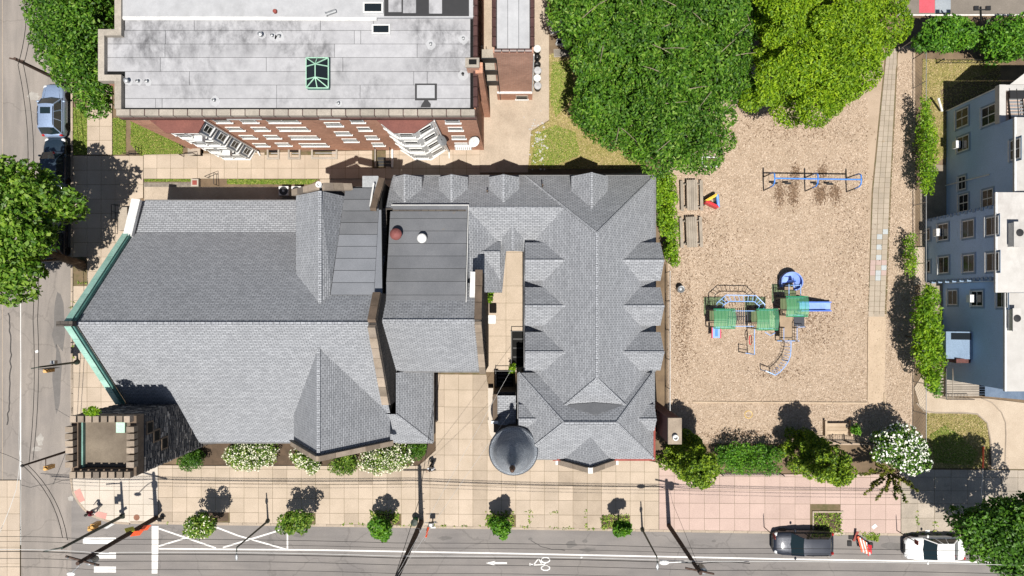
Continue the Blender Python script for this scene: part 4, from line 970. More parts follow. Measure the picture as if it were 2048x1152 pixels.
for i, (px, py, lb) in enumerate(vents):
    q = on(px, py); t = thing('roof_vent', lb, 'roof vent', (q.x, q.y, 10.0), 'vents on the silver roof')
    sp = G(); m = 9; r0 = random.uniform(.24, .36)
    sp.prism([(r0*random.uniform(.75, 1.2)*math.cos(2*math.pi*k/m), r0*random.uniform(.7, 1.2)*math.sin(2*math.pi*k/m)) for k in range(m)], 0, .02)
    part('sealed_base', sp, M_whiteroof, t, local=True); part('pipe', G().lathe((0, 0, 0), [(.09, 0), (.09, .3), (.15, .32), (.15, .42), (.02, .47)] if i in (0, 4) else [(.07, 0), (.07, .28), (.09, .29), (.05, .31), (.045, .2)], 10), M_metal if i != 10 else M_black, t, local=True)
q = on(663, 25, 10.35); t = thing('roof_pipe', 'silver duct pipe lying on the upper white roof', 'duct', (q.x, q.y, 10.3)); part('duct', G().tube([(-.3, -.12, .1), (.3, .1, .1)], .12, 10), M_metal, t, local=True); part('collar', G().tube([(-.36, -.14, .1), (-.3, -.12, .1)], .15, 10), M_metal, t, local=True)
q = on(551, 24, 10.22); single('roof_vent', G().lathe((q.x, q.y, 10.2), [(.13, 0), (.13, .2), (.11, .22), (.02, .22)], 12), M_red, 'rusty round vent pipe on the upper white roof', 'roof vent', (q.x, q.y, 10.2), 'vents on the silver roof')
# roof chimney and the brick pier on the east side
q0, q1 = P(932, 133, 11.2), P(957, 117, 11.2)
rc = part('roof_chimney', G().box(q0.x, q1.x, q0.y, q1.y, 9.9, 11.1), M_brick_dk, apt); part('chimney_cap', G().box(q0.x-.05, q1.x+.05, q0.y-.05, q1.y+.05, 11.1, 11.2), M_cope, rc)
part('flue', G().box(q0.x+.18, q1.x-.12, q0.y+.13, q1.y-.05, 11.2, 11.215), M_dark, rc)
part('brick_pier', G().box(AX1+.03, AX1+.5, 15.0, 15.7, 0, 10.5), M_brick, apt)
# alley landings
t = thing('fire_escape', 'stacked grey landings on the alley side of the brick block', 'fire escape', (-2.3, 17.0, 0))
for i, (z, y) in enumerate(((8.4, 16.9), (6.0, 16.9), (3.6, 16.9))):
    part('landing', G().box(-2.75, -1.75, y-.5, y+.4, z, z+.08), M_cope, t); part('rail', G().box(-2.75, -1.75, y-.52, y-.47, z+.08, z+.9), M_black, t)
for x in (-2.75, -1.78):
    for y in (16.38, 17.3): part('post', G().box(x, x+.06, y, y+.06, 0, 9.0), M_black, t)
# ================================================================ brick annex beside it
an = thing('brick_annex', 'small brick building with white roof and brown tiled parapet beside the alley', 'building', (-.6, 18, 0))
NX0, NX1, NY0 = -1.93, .72, 16.5
part('wall', G().prism([(NX0, NY0), (NX1, NY0), (NX1, 30), (NX0, 30)], 0, 10.0), M_brick_dk, an)
rb_ = part('roof', G().box(NX0+.1, NX1-.1, NY0+.1, 30, 10.0, 10.1), M_dark, an)
for i in range(3):
    w = (NX1-NX0-.5)/3; part('roofing_sheet', G().box(NX0+.25+w*i+.012, NX0+.25+w*(i+1)-.012, NY0+.25, 30, 10.1, 10.13), M_whiteroof, rb_)
for i in range(8):
    a = NY0+.35+i*.62
    for x in (NX0+.08, NX1-.08): part('coping_tile', G().tube([(x, a, 10.2), (x, a+.57, 10.2)], .15, 8), M_tile, an)
for i in range(5):
    a = NX0+.1+i*.5; part('coping_tile', G().tube([(a, NY0+.08, 10.2), (a+.45, NY0+.08, 10.2)], .14, 8), M_tile, an)
part('ledge', G().box(NX0-.03, NX1+.03, NY0-.16, NY0-.01, 1.75, 1.9), M_white, an); part('downspout', G().tube([(NX1+.03, NY0-.06, 9.8), (NX1+.03, NY0-.06, 1.9)], .05, 6), M_white, an)
part('plinth', G().box(NX0-.06, NX1+.06, NY0-.1, NY0-.01, 0, 1.7), M_brick, an)
w = window(an, (-.05, NY0-.12, .3), 0, .95, .9, M_cope, M_dark, M_white)
# ================================================================ blue house (right)
M_blue = grain('blue_stucco', (.39, .53, .74), (.335, .465, .66), .35, 18, .9, .3, (.5, .66, (.25, .33, .43)))
M_quoin = grain('blue_quoin', (.23, .31, .42), (.19, .26, .36), 1, 14, .9, .2)
M_flatwhite = stained('coated_roof', (.46, .445, .425), (.41, .395, .375), (.15, .12, .11), .35)
bh = thing('blue_apartment_house', 'tall blue stuccoed house with flat white roofs and rows of sliding windows', 'apartment house', (37, 4, 0))
EXT = 52
part('wall', G().prism([(33.9, 6.8), (EXT, 6.8), (EXT, 12.9), (33.9, 12.9)], 0, 7.6), M_blue, bh)
part('wall', G().prism([(33.9, 12.9), (EXT, 12.9), (EXT, 15.5), (33.9, 15.5)], 0, 5.9), M_blue, bh)
part('wall', G().prism([(32.2, 1.9), (EXT, 1.9), (EXT, 6.8), (32.2, 6.8)], 0, 8.1), M_blue, bh)
part('wall', G().prism([(33.6, -5.9), (EXT, -5.9), (EXT, 1.9), (33.6, 1.9)], 0, 7.05), M_blue, bh)
part('wall', G().prism([(36.2, -7.2), (EXT, -8.6), (EXT, -5.9), (36.2, -5.9)], 0, .5), M_bluegrey, bh)  # low step, coloured dark to stand in for the blue wall's shade
for (x, y0, y1, z, nm) in ((33.8, 7.67, 12.9, 7.6, 'a'), (32.15, .85, 7.66, 8.1, 'b'), (33.52, -6.0, .84, 7.05, 'c')):
    part('roof', G().box(x, EXT, y0, y1, z, z+.18), M_flatwhite, bh); part('roof_edge', G().box(x-.03, x+.1, y0, y1, z+.16, z+.22), M_white, bh)
part('roof', G().box(34.0, EXT, 12.95, 15.4, 5.9, 6.0), grain('terrace_coat', (.52, .40, .33), (.45, .34, .28), .6, 14, .8, .2), bh)
part('parapet', G().box(33.75, 34.2, 12.9, 15.6, 5.9, 6.35).box(34.2, EXT, 15.2, 15.6, 5.9, 6.3), M_flatwhite, bh)
part('roof', G().mesh([(34.6, 15.65, 6.2), (36.0, 16.8, 6.5), (EXT, 16.8, 6.5), (EXT, 15.65, 6.2)], [(0, 1, 2, 3)]), M_flatwhite, bh)
for (y, x) in ((6.8, 32.2), (1.9, 32.2)):
    for i in range(18):
        z = .25+i*.43; part('quoin', G().box(x-.04, x+.25, y-.2 if i % 2 else y-.12, y+.05, z, z+.3), M_quoin, bh)
for i in range(0): part('quoin', G().box(36.3+i*.5, 36.6+i*.5, -7.45-i*.045, -7.1-i*.045, 0, .56), M_quoin, bh)
part('drain_pipe', G().tube([(33.82, 9.55, 0), (33.82, 9.45, 5.2)], .05, 6), M_white, bh)
part('drain_pipe', G().tube([(33.55, 1.75, .4), (33.55, 1.7, 6.9)], .04, 6), M_white, bh)
part('roof_edge', G().box(33.83, 33.9, 15.45, 15.53, 0, 5.9), M_white, bh)
def wx(px, py, X, w=1.15, h=1.15, ac=False):
    w *= 1.16
    c = PX(px, py, X); o = window(bh, (X-.02, c.y, c.z-h/2), -R90, w, h)
    fr = part('window_surround', G().box(X-.035, X-.012, c.y-w/2-.14, c.y+w/2+.14, c.z-h/2-.12, c.z+h/2+.12), M_quoin, bh)
    if ac: part('air_conditioner', G().box(X-.45, X-.1, c.y-.28, c.y+.28, c.z-h/2+.05, c.z-h/2+.5), M_white, bh)
for a in ((1925, 236, 33.9, 1.2, 1.5), (1978, 231, 33.9, 1.2, 1.5), (1927, 287, 33.9, 1.0, 1.4, True), (2031, 299, 33.9, 1.2, 1.0), (1928, 406, 33.9), (1976, 397, 33.9), (1925, 366, 33.9, .9, .9),
          (1887, 464, 32.2, 1.1, 1.3, True), (1937, 458, 32.2, 1.1, 1.3), (1985, 452, 32.2, 1.1, 1.3), (1888, 530, 32.2, 1.1, 1.3), (1938, 527, 32.2, 1.1, 1.3), (1986, 524, 32.2, 1.1, 1.3), (1855.5, 469, 32.2, .8, .7), (1856, 533, 32.2, .8, .7),
          (1906, 595, 33.6, 1.0, 1.2), (1955, 597, 33.6, 1.0, 1.3, True), (2005, 597, 33.6, 1.1, 1.1)): wx(*a)
# side porch of the blue house: glazed lean-to with a dark red door panel
sp_ = thing('entry_porch', 'blue glazed entry porch with dark red side against the blue house', 'porch', (33, -3.0, 0))
part('wall', G().prism([(32.1, -4.0), (33.55, -4.0), (33.55, -2.1), (32.1, -2.1)], 0, 3.0), M_blue, sp_)
part('roof', G().slab([(32.0, -2.0, 3.05), (33.6, -2.0, 3.7), (33.6, -4.05, 3.7), (32.0, -4.05, 3.05)], .08), M_quoin, sp_)
part('skylight_pane', G().slab([(32.3, -2.1, 3.2), (33.5, -2.1, 3.7), (33.5, -2.6, 3.7), (32.3, -2.6, 3.2)], .03), M_glass, sp_)
part('side_panel', G().box(32.5, 33.55, -4.35, -4.02, 0, 3.5), M_maroon, sp_)
o = window(sp_, (32.08, -3.05, 1.3), -R90, 1.25, 1.2)
for i in range(3): part('step', G().box(31.5+.2*i, 32.05, -4.0, -2.8, 0, .2+.18*i), M_white, sp_)
# roof gear
for (px, py, w, d, lb) in ((2028, 470, .7, 1.6, 'grey rooftop unit on the middle white roof'), (2045, 640, .5, 1.5, 'grey rooftop unit on the lower white roof')):
    q = P(px, py, 8.4); t = thing('rooftop_unit', lb, 'rooftop unit', (q.x, q.y, 8.28 if py < 600 else 7.23), 'rooftop units on the blue house')
    part('housing', G().box(-w/2, w/2, -d/2, d/2, 0, .6), M_metal, t, local=True); part('lid', G().box(-w/2-.04, w/2+.04, -d/2-.04, d/2+.04, .6, .66), M_flatwhite, t, local=True); part('fan_grille', G().lathe((0, .1, .66), [(.25, 0), (.25, .04), (.05, .05)], 12), M_black, t, local=True)
t = thing('fire_escape', 'metal fire escape stair on the pink terrace of the blue house', 'fire escape', (35.5, 13.5, 6.0))
for i in range(10): part('tread', G().box(34.55, 35.5, 12.4+i*.25-.09, 12.4+i*.25+.05, 6.5-i*.04, 6.53-i*.04), M_metal, t)
for x in (34.5, 35.5): part('stringer', G().beam((x, 12.2, 6.5), (x, 15.0, 6.1), .05, .16), M_black, t)
part('landing', G().box(34.5, 35.6, 14.6, 15.2, 6.3, 6.34), M_black, t)
for x in (34.5, 35.55): part('rail', G().tube([(x, 12.2, 7.3), (x, 15.1, 7.0)], .03, 5), M_black, t)
# ================================================================ vegetation
M_bark = grain('bark', (.13, .095, .065), (.08, .06, .042), 2, 14, .95, .8)
M_twig = grain('pale_twig', (.30, .25, .18), (.20, .17, .12), 2, 14, .9, .3)
M_leaf_dark = leafm('oak_leaf', (.022, .080, .007), (.068, .185, .012), (.128, .285, .022), .36, .55, (.24, .38, .07))
M_leaf_light = leafm('honey_leaf', (0.084, 0.190, 0.007), (0.192, 0.356, 0.012), (0.336, 0.506, 0.022), .42, .55)
M_leaf_plane = leafm('plane_leaf', (0.045, 0.134, 0.011), (0.121, 0.261, 0.020), (0.232, 0.388, 0.044), .4, .5, (0.282, 0.412, 0.099))
M_leaf_ever = leafm('evergreen_leaf', (0.036, 0.090, 0.008), (0.137, 0.247, 0.014), (0.287, 0.419, 0.028), .3, .55)
M_leaf_hedge = leafm('hedge_leaf', (0.029, 0.115, 0.010), (0.086, 0.247, 0.018), (0.161, 0.356, 0.030), .35, .5)
M_leaf_vine = leafm('vine_leaf', (0.075, 0.184, 0.010), (0.172, 0.356, 0.015), (0.310, 0.494, 0.030), .42, .5)
M_leaf_mid = leafm('street_tree_leaf', (0.041, 0.115, 0.012), (0.103, 0.216, 0.020), (0.193, 0.316, 0.040), .35, .5, (0.345, 0.431, 0.090))
M_leaf_box = leafm('boxwood_leaf', (0.022, 0.073, 0.008), (0.054, 0.150, 0.012), (0.102, 0.237, 0.020), .25, .5)
M_leaf_olive = leafm('ginkgo_leaf', (.05, .075, .008), (.12, .155, .012), (.21, .23, .03), .35, .5)
M_flower = island('white_blossom', [(0, (.55, .54, .46)), (.5, (.72, .72, .66)), (1, (.80, .80, .77))], .7)
M_flower_c = island('cream_blossom', [(0, (.48, .47, .33)), (.5, (.64, .62, .47)), (1, (.74, .73, .62))], .7)

def leaves_mesh(name, blobs, n, ln, wd, mat, seed, up=.55, shell=(.72, 1.06), low=.25, jitter=.6, parent=None, squash=.85):
    """blobs: array of (x, y, z, r); n leaves as small folded quads spread over the blobs' shells"""
    r = np.random.default_rng(seed); B = np.array(blobs, dtype=float)
    wgt = B[:, 3]**2; idx = r.choice(len(B), n, p=wgt/wgt.sum())
    d = r.normal(size=(n, 3)); d[:, 2] = np.where(r.uniform(size=n) < low, d[:, 2], np.abs(d[:, 2])); d /= np.linalg.norm(d, axis=1)[:, None]
    rad = B[idx, 3]*r.uniform(shell[0], shell[1], n)
    off = d*rad[:, None]; off[:, 2] *= squash
    c = B[idx, :3]+off
    nr = d*.55+np.array([0, 0, up])+r.normal(size=(n, 3))*jitter; nr /= np.linalg.norm(nr, axis=1)[:, None]
    t = r.normal(size=(n, 3)); t -= nr*(t*nr).sum(1)[:, None]; t /= np.linalg.norm(t, axis=1)[:, None]
    s = np.cross(nr, t); l = (ln*r.uniform(.6, 1.35, n))[:, None]; w = (wd*r.uniform(.6, 1.35, n))[:, None]
    drop = nr*l*.16
    v = np.stack([c-t*l*.5-drop, c+s*w*.5, c+t*l*.5-drop, c-s*w*.5], 1).reshape(-1, 3)
    v = v[np.repeat(v.reshape(-1, 4, 3)[:, :, 2].min(1) > .03, 4)]
    me = np_mesh(name, v, np.arange(len(v)).reshape(-1, 4), mat)
    if parent is not None: me.transform(Matrix.Translation(-worg(parent)))
    return link(name, me, parent)
def edge_d(poly, x, y):
    best = 1e9
    for i in range(len(poly)):
        ax, ay = poly[i]; bx, by = poly[(i+1) % len(poly)]
        dx, dy = bx-ax, by-ay; t = max(0, min(1, ((x-ax)*dx+(y-ay)*dy)/(dx*dx+dy*dy+1e-9)))
        best = min(best, math.hypot(x-ax-t*dx, y-ay-t*dy))
    return best
def crown_blobs(poly, h0, h1, r, seed, sp=.75, rj=.35, hj=.5):
    """lumps of foliage filling an outline (photo pixels), low at the rim and high in the middle"""
    rr = random.Random(seed); xs = [p[0] for p in poly]; ys = [p[1] for p in poly]
    rp = r*25; pts = []; dm = 1
    for _ in range(6000):
        x, y = rr.uniform(min(xs), max(xs)), rr.uniform(min(ys), max(ys))
        if not inside(poly, x, y): continue
        d = edge_d(poly, x, y)
        if d < rp*.55: continue
        if all((x-a)**2+(y-b)**2 > (rp*sp)**2 for a, b, _ in pts): pts.append((x, y, d)); dm = max(dm, d)
    out = []
    for x, y, d in pts:
        k = min(1, d/dm); h = h0+(h1-h0)*math.sqrt(max(0, 1-(1-k)**2))+rr.uniform(-hj, hj)
        q = P(x, y, h); out.append((q.x, q.y, h, r*rr.uniform(1-rj, 1+rj)*(1-h/H)))
    return out
def trunk(g, base, top, r0, r1, limbs, seed, spread):
    rr = random.Random(seed); base = Vector(base); top = Vector(top); m = 6
    path = [base+(top-base)*(i/m)+Vector((rr.uniform(-.08, .08), rr.uniform(-.08, .08), 0))*(i > 0) for i in range(m+1)]
    g.tube(path, [r0*(1.35 if i == 0 else 1)+(r1-r0)*i/m for i in range(m+1)], 9)
    return path
def tree(name, label, cat, poly, h0, h1, r, n, ln, wd, mat, seed, base=None, tr=.3, group=None, loc=None, up=.55, low=.25, limbs=14, squash=.85, sp=.75, extra=None, extra_low=True, jitter=.6, hj=.6, twigs=0):
    bl = crown_blobs(poly, h0, h1, r, seed, sp, hj=hj)
    B = np.array(bl); cx, cy = B[:, 0].mean(), B[:, 1].mean()
    if base is None: base = (cx, cy, 0)
    t = thing(name, label, cat, base, group)
    if extra_low:                                   # lower, inner foliage so the crown has a body
        rr = random.Random(seed+5)
        bl = bl+[((b[0]-cx)*.8+cx, (b[1]-cy)*.8+cy, max(b[3]*.9, b[2]-b[3]*rr.uniform(1.2, 2.2)), b[3]) for b in bl if rr.random() < .5]
    leaves_mesh('crown', bl, n, ln, wd, mat, seed, up, low=low, parent=t, squash=squash, jitter=jitter)
    g = G(); rr = random.Random(seed+2); top = (base[0]+(cx-base[0])*.6, base[1]+(cy-base[1])*.6, h0+(h1-h0)*.45)
    path = trunk(g, base, top, tr, tr*.55, limbs, seed, 1)
    for i in range(limbs):
        b = rr.choice(bl); s = path[rr.randint(2, 5)]; e = Vector((b[0], b[1], b[2])); mid = s+(e-s)*.5+Vector((0, 0, .4))
        g.tube([s, mid, e], [tr*.35, tr*.22, tr*.07], 5)
    part('trunk', g, M_bark, t)
    if twigs:
        gt = G()
        for i in range(twigs):
            b = rr.choice(bl); c = Vector((b[0], b[1], b[2])); a = rr.uniform(0, 6.28); d = Vector((math.cos(a), math.sin(a), .25)); s = c+Vector((rr.uniform(-.5, .5), rr.uniform(-.5, .5), b[3]*.7))
            gt.tube([s, s+d*.6+Vector((0, 0, .1)), s+d*rr.uniform(1.0, 1.7)], [.03, .022, .01], 4)
        o = part('twigs', gt, M_twig, t); o['kind'] = 'stuff'
    if extra: extra(t, bl)
    return t, bl
# big trees
tree('broadleaf_tree', 'huge dark green leafy tree spreading over the back yard and the playground corner', 'tree',
     [(1100, -70), (1530, -70), (1505, 60), (1488, 130), (1505, 190), (1470, 230), (1465, 300), (1440, 325), (1400, 342), (1330, 345), (1290, 330), (1240, 300), (1180, 268), (1160, 220), (1148, 150), (1150, 100), (1115, 40)],
     4.6, 10.6, 1.25, 92000, .27, .12, M_leaf_dark, 31, base=tuple(P(1330, 250, 0)), tr=.5, limbs=34, sp=.92, hj=1.5, twigs=70)
tree('honey_locust', 'huge bright yellow green tree overhanging the top of the playground', 'tree',
     [(1500, -70), (1800, -70), (1812, 30), (1795, 90), (1765, 140), (1748, 175), (1700, 200), (1680, 222), (1640, 243), (1600, 247), (1560, 238), (1500, 225), (1478, 210), (1500, 150), (1520, 60)],
     4.5, 9.8, 1.3, 80000, .24, .10, M_leaf_light, 32, base=tuple(P(1640, 130, 0)), tr=.42, limbs=24, sp=.95, hj=1.4)
tree('broadleaf_tree', 'dark green street tree overhanging the silver car and the pavement corner', 'tree',
     [(60, -60), (235, -60), (226, 60), (222, 130), (228, 200), (215, 222), (185, 232), (160, 205), (130, 180), (85, 150), (70, 120), (62, 60)],
     3.6, 7.8, .85, 26000, .28, .13, M_leaf_dark, 33, base=tuple(P(170, 120, 0)), tr=.25, sp=.7, group='street trees on the side street')
tree('plane_tree', 'large sunlit yellow green street tree covering the side street by the copper gable', 'tree',
     [(-70, 340), (20, 318), (70, 325), (110, 345), (150, 380), (165, 410), (158, 430), (120, 440), (112, 480), (85, 520), (75, 565), (62, 600), (20, 612), (-70, 600)],
     5.6, 9.3, .8, 13500, .36, .2, M_leaf_plane, 34, base=tuple(P(165, 532, 0)), tr=.33, sp=.95, hj=.9, group='street trees on the side street')
tree('broadleaf_tree', 'dark green street tree at the lower right corner over the white car', 'tree',
     [(1905, 1050), (1935, 1020), (1990, 1002), (2060, 985), (2140, 1000), (2140, 1220), (2040, 1160), (1985, 1140), (1950, 1120), (1930, 1085)],
     4.2, 8.5, .85, 19000, .30, .15, M_leaf_box, 35, base=tuple(P(1985, 1040, 0)), tr=.25, sp=.7)
tree('leaning_tree', 'bushy tree row along the school yard fence at the top right, left half', 'tree',
     [(1835, 70), (1850, 45), (1890, 28), (1930, 40), (1952, 60), (1955, 95), (1900, 98), (1830, 96)], 1.8, 3.4, .62, 7500, .28, .13, M_leaf_hedge, 36, tr=.1, group='bushy trees by the school yard', sp=.7)
tree('leaning_tree', 'bushy tree row along the school yard fence at the top right corner', 'tree',
     [(1950, 60), (1985, 40), (2060, 30), (2120, 40), (2120, 120), (2010, 114), (1960, 100)], 1.8, 3.6, .62, 8500, .28, .13, M_leaf_hedge, 37, tr=.1, group='bushy trees by the school yard', sp=.7)
# conical evergreens at the pavement edge (their tips lean outward in the view because they are tall)
def conifer(px, py, rb, h, label, n, seed, lean=(0, 0), mat=None):
    b = P(px, py); t = thing('columnar_evergreen', label, 'evergreen', b, 'broad evergreens at the pink pavement'); h = 8.1; rb = 1.7; rr = random.Random(seed); bl = []
    for i in range(130):
        k = rr.random(); z = .4+k*(h-.7); rad = rb*(1-.30*k)*(1 if k < .85 else .8)*math.sqrt(rr.uniform(.05, 1)); a = rr.uniform(0, 2*math.pi)
        bl.append((b.x+rad*math.cos(a)+lean[0]*k, b.y+rad*math.sin(a)+lean[1]*k, z-(rad/rb)**2*.5*k, .40*rr.uniform(.7, 1.25)))
    leaves_mesh('crown', bl, n, .22, .10, mat or M_leaf_ever, seed, .5, parent=t)
    g = G(); g.tube([b, b+Vector((lean[0], lean[1], h*.85))], [.13, .03], 7); part('trunk', g, M_bark, t)
conifer(1355, 898, 1.55, 7.0, 'broad evergreen in front of the parish house chimney', 15000, 41)
conifer(1592, 895, 1.55, 7.0, 'broad evergreen left of the iron playground gate', 15000, 42)
def shrub(name, label, cat, poly, h0, h1, r, n, ln, wd, mat, seed, flowers=None, group=None, fm=None, fs=.16, stem=.06, sp=.7, up=.55, fup=.75):
    def extra(t, bl):
        if flowers: leaves_mesh('blossom', bl, flowers, fs, fs*.8, fm or M_flower, seed+9, fup, (1.0, 1.12), .05, .4, t)
    return tree(name, label, cat, poly, h0, h1, r, n, ln, wd, mat, seed, tr=stem, group=group, limbs=6, extra=extra, sp=sp, up=up)
shrub('flowering_tree', 'small tree covered in white blossom by the iron fence corner', 'flowering tree', [(1745, 910), (1760, 870), (1795, 852), (1835, 862), (1855, 900), (1852, 935), (1820, 952), (1780, 935)], 2.0, 3.6, .5, 8500, .2, .1, M_leaf_dark, 43, 1350, None, M_flower, .19, .08)
# sparse tree with long reaching twigs in front of it
q = P(1752, 930); t = thing('ginkgo_tree', 'sparse olive green young tree with reaching twigs in front of the white blossom', 'tree', q)
g = G(); rr = random.Random(5); bl = []
g.tube([q, q+Vector((.1, -.1, 2.4)), q+Vector((.35, -.35, 4.6))], [.09, .06, .02], 6)
for px, py, h in ((1718, 948, 2.8), (1725, 990, 4.2), (1738, 972, 3.2), (1750, 1002, 4.8), (1770, 985, 4.2), (1778, 965, 3.2), (1790, 1000, 4.8), (1812, 1008, 5.0), (1838, 984, 4.2), (1822, 968, 3.6), (1800, 960, 3.0), (1760, 950, 3.4), (1735, 940, 2.6), (1785, 940, 3.0), (1765, 930, 3.6), (1795, 985, 4.2), (1742, 915, 2.6)):
    e = P(px, py, h); s = q+Vector((.15, -.15, h*.45)); md = s+(e-s)*.55+Vector((0, 0, .25)); g.tube([s, md, e], [.03, .02, .008], 4)
    for i in range(9):
        w = s+(e-s)*(.3+.72*i/9); bl.append((w.x+rr.uniform(-.05, .05), w.y+rr.uniform(-.05, .05), w.z+.1, .14))
part('trunk', g, M_bark, t); leaves_mesh('crown', bl, 3000, .17, .10, M_leaf_olive, 44, .6, (.2, 1.1), .5, .7, t)
# hedge, ivy and vines
def box_px(x0, y0, x1, y1): return [(x0, y0), (x1, y0), (x1, y1), (x0, y1)]
shrub('hedge', 'clipped green hedge along the pink pavement between the cone trees', 'hedge', [(1425, 895), (1470, 888), (1560, 890), (1565, 948), (1432, 944)], 1.0, 1.5, .45, 6500, .17, .09, M_leaf_hedge, 45)
shrub('ivy_hedge', 'tall bright ivy hedge on the fence beside the picnic tables', 'ivy', [(1318, 345), (1348, 345), (1355, 470), (1356, 530), (1347, 545), (1335, 520), (1328, 420)], 1.6, 2.2, .35, 6000, .16, .1, M_leaf_vine, 46, sp=.6)
shrub('wall_ivy', 'thin ivy climbing the corner of the parish house eave', 'ivy', [(1298, 348), (1318, 346), (1330, 470), (1322, 470), (1305, 400)], 2.6, 3.4, .26, 2200, .15, .1, M_leaf_vine, 47, sp=.6)
shrub('climbing_vine', 'wide sunlit vine hanging along the fence by the lower blue wall', 'vine', [(1846, 565), (1870, 570), (1880, 620), (1890, 700), (1892, 740), (1868, 785), (1848, 775), (1826, 690), (1828, 640), (1838, 600)], 2.0, 3.4, .42, 6500, .26, .11, M_leaf_vine, 48, sp=.62)
shrub('climbing_vine', 'narrow vine strip on the fence beside the upper blue wall', 'vine', [(1844, 190), (1858, 200), (1872, 260), (1874, 330), (1860, 390), (1842, 385), (1838, 300)], 1.3, 2.2, .32, 4200, .18, .1, M_leaf_vine, 49, sp=.62)
shrub('climbing_vine', 'small tuft of vine on the fence by the tan ledge', 'vine', [(1812, 470), (1832, 462), (1836, 545), (1822, 560), (1812, 540)], .9, 1.4, .24, 1100, .16, .09, M_leaf_vine, 50, sp=.6)
for lb, pl, sd in (('leafy shrub in shade beside the wooden deck', [(1858, 745), (1884, 750), (1884, 792), (1868, 795), (1858, 775)], 51), ('small round shrub beside the playground gate', [(1702, 850), (1718, 850), (1720, 868), (1704, 868)], 52),
                   ('low shrub sprouting on top of the battlemented tower', [(170, 815), (195, 812), (200, 828), (176, 832)], 53)):
    if sd == 53:
        c = P(187, 821, 11.6); t = thing('shrub', lb, 'shrub', (c.x, c.y, 11.5)); leaves_mesh('foliage', [(c.x+dx, c.y+dy, 11.8, .26) for dx, dy in ((-.25, 0), (.1, .05), (.3, -.05), (0, -.15))], 420, .16, .1, M_leaf_vine, sd, parent=t)
    else: shrub('shrub', lb, 'shrub', pl, .5, .9, .25, 650, .17, .09, M_leaf_hedge, sd)
# bushes in the bed along the church
shrub('clipped_bush', 'round clipped green bush beside the foot of the tower', 'bush', [(360, 905), (382, 896), (404, 905), (408, 925), (395, 940), (370, 940), (358, 925)], .7, 1.25, .35, 3600, .11, .07, M_leaf_box, 54, group='clipped round bushes')
shrub('clipped_bush', 'round clipped green bush at the corner of the low hipped roof', 'bush', [(815, 888), (852, 888), (850, 905), (838, 918), (818, 915)], .7, 1.1, .35, 2600, .11, .07, M_leaf_box, 55, group='clipped round bushes')
shrub('flowering_bush', 'cream flowering bush left of the street gable of the church', 'bush', [(450, 892), (480, 884), (548, 884), (556, 900), (540, 930), (500, 940), (468, 932), (448, 915)], .9, 1.4, .42, 5000, .15, .09, M_leaf_mid, 56, 1500, 'flowering bushes in the church bed', M_flower_c, .13)
shrub('flowering_bush', 'sparse flowering bush below the point of the street gable', 'bush', [(580, 900), (606, 905), (640, 925), (645, 940), (625, 948), (600, 935), (582, 920)], .6, 1.1, .36, 2200, .15, .09, M_leaf_mid, 57, 520, 'flowering bushes in the church bed', M_flower_c, .13)
shrub('green_bush', 'plain green bush between the two flowering bushes in the church bed', 'bush', [(660, 920), (705, 910), (715, 930), (700, 948), (672, 952), (655, 938)], .6, 1.1, .36, 2400, .16, .09, M_leaf_mid, 58)
shrub('flowering_bush', 'large cream flowering bush under the right side of the street gable', 'bush', [(715, 905), (760, 892), (815, 890), (825, 920), (795, 942), (750, 946), (720, 935)], .8, 1.3, .42, 4600, .15, .09, M_leaf_mid, 59, 1500, 'flowering bushes in the church bed', M_flower_c, .13)
shrub('courtyard_plant', 'small climbing plant on the courtyard wall of the chancel', 'plant', [(972, 582), (985, 578), (988, 605), (974, 608)], .6, 1.2, .2, 380, .16, .1, M_leaf_vine, 60)
shrub('courtyard_plant', 'small plant beside the dark courtyard stairwell', 'plant', [(1018, 728), (1030, 728), (1030, 746), (1018, 748)], .5, 1.0, .18, 300, .15, .1, M_leaf_vine, 61)
# young street trees standing in the pavement pits
for lb, bx, by, pl, mt, sd, fl in (
    ('young street tree with pale blossom nearest the battlemented tower', 412, 1033, [(368, 1050), (385, 1030), (410, 1025), (428, 1045), (425, 1068), (400, 1080), (372, 1072)], M_leaf_mid, 62, 160),
    ('second young street tree from the battlemented tower', 592, 1033, [(553, 1040), (575, 1022), (610, 1020), (628, 1035), (622, 1058), (590, 1068), (560, 1062)], M_leaf_mid, 63, 0),
    ('young street tree in a weedy pit left of the tall pole with the green bin', 767, 1036, [(728, 1050), (745, 1038), (770, 1034), (785, 1055), (780, 1075), (762, 1082), (745, 1065)], M_leaf_hedge, 64, 0),
    ('young street tree on the pavement south of the domed turret', 1000, 1038, [(980, 1040), (1000, 1030), (1020, 1042), (1025, 1065), (1005, 1080), (985, 1070)], M_leaf_hedge, 65, 0),
    ('young street tree in a weedy pit left of the pink pavement', 1238, 1042, [(1225, 1048), (1245, 1036), (1262, 1050), (1264, 1065), (1248, 1074), (1230, 1066)], M_leaf_hedge, 66, 0)):
    def ex(t, b, fl=fl, sd=sd):
        if fl: leaves_mesh('blossom', b, fl, .15, .12, M_flower_c, sd+9, .75, (1.0, 1.1), .05, .4, t)
    tree('street_tree', lb, 'street tree', pl, 1.4, 3.0, .42, 1900, .24, .13, mt, sd, base=tuple(P(bx, by)), tr=.06, group='young street trees in pavement pits', limbs=9, extra=ex, sp=.85, hj=.8)
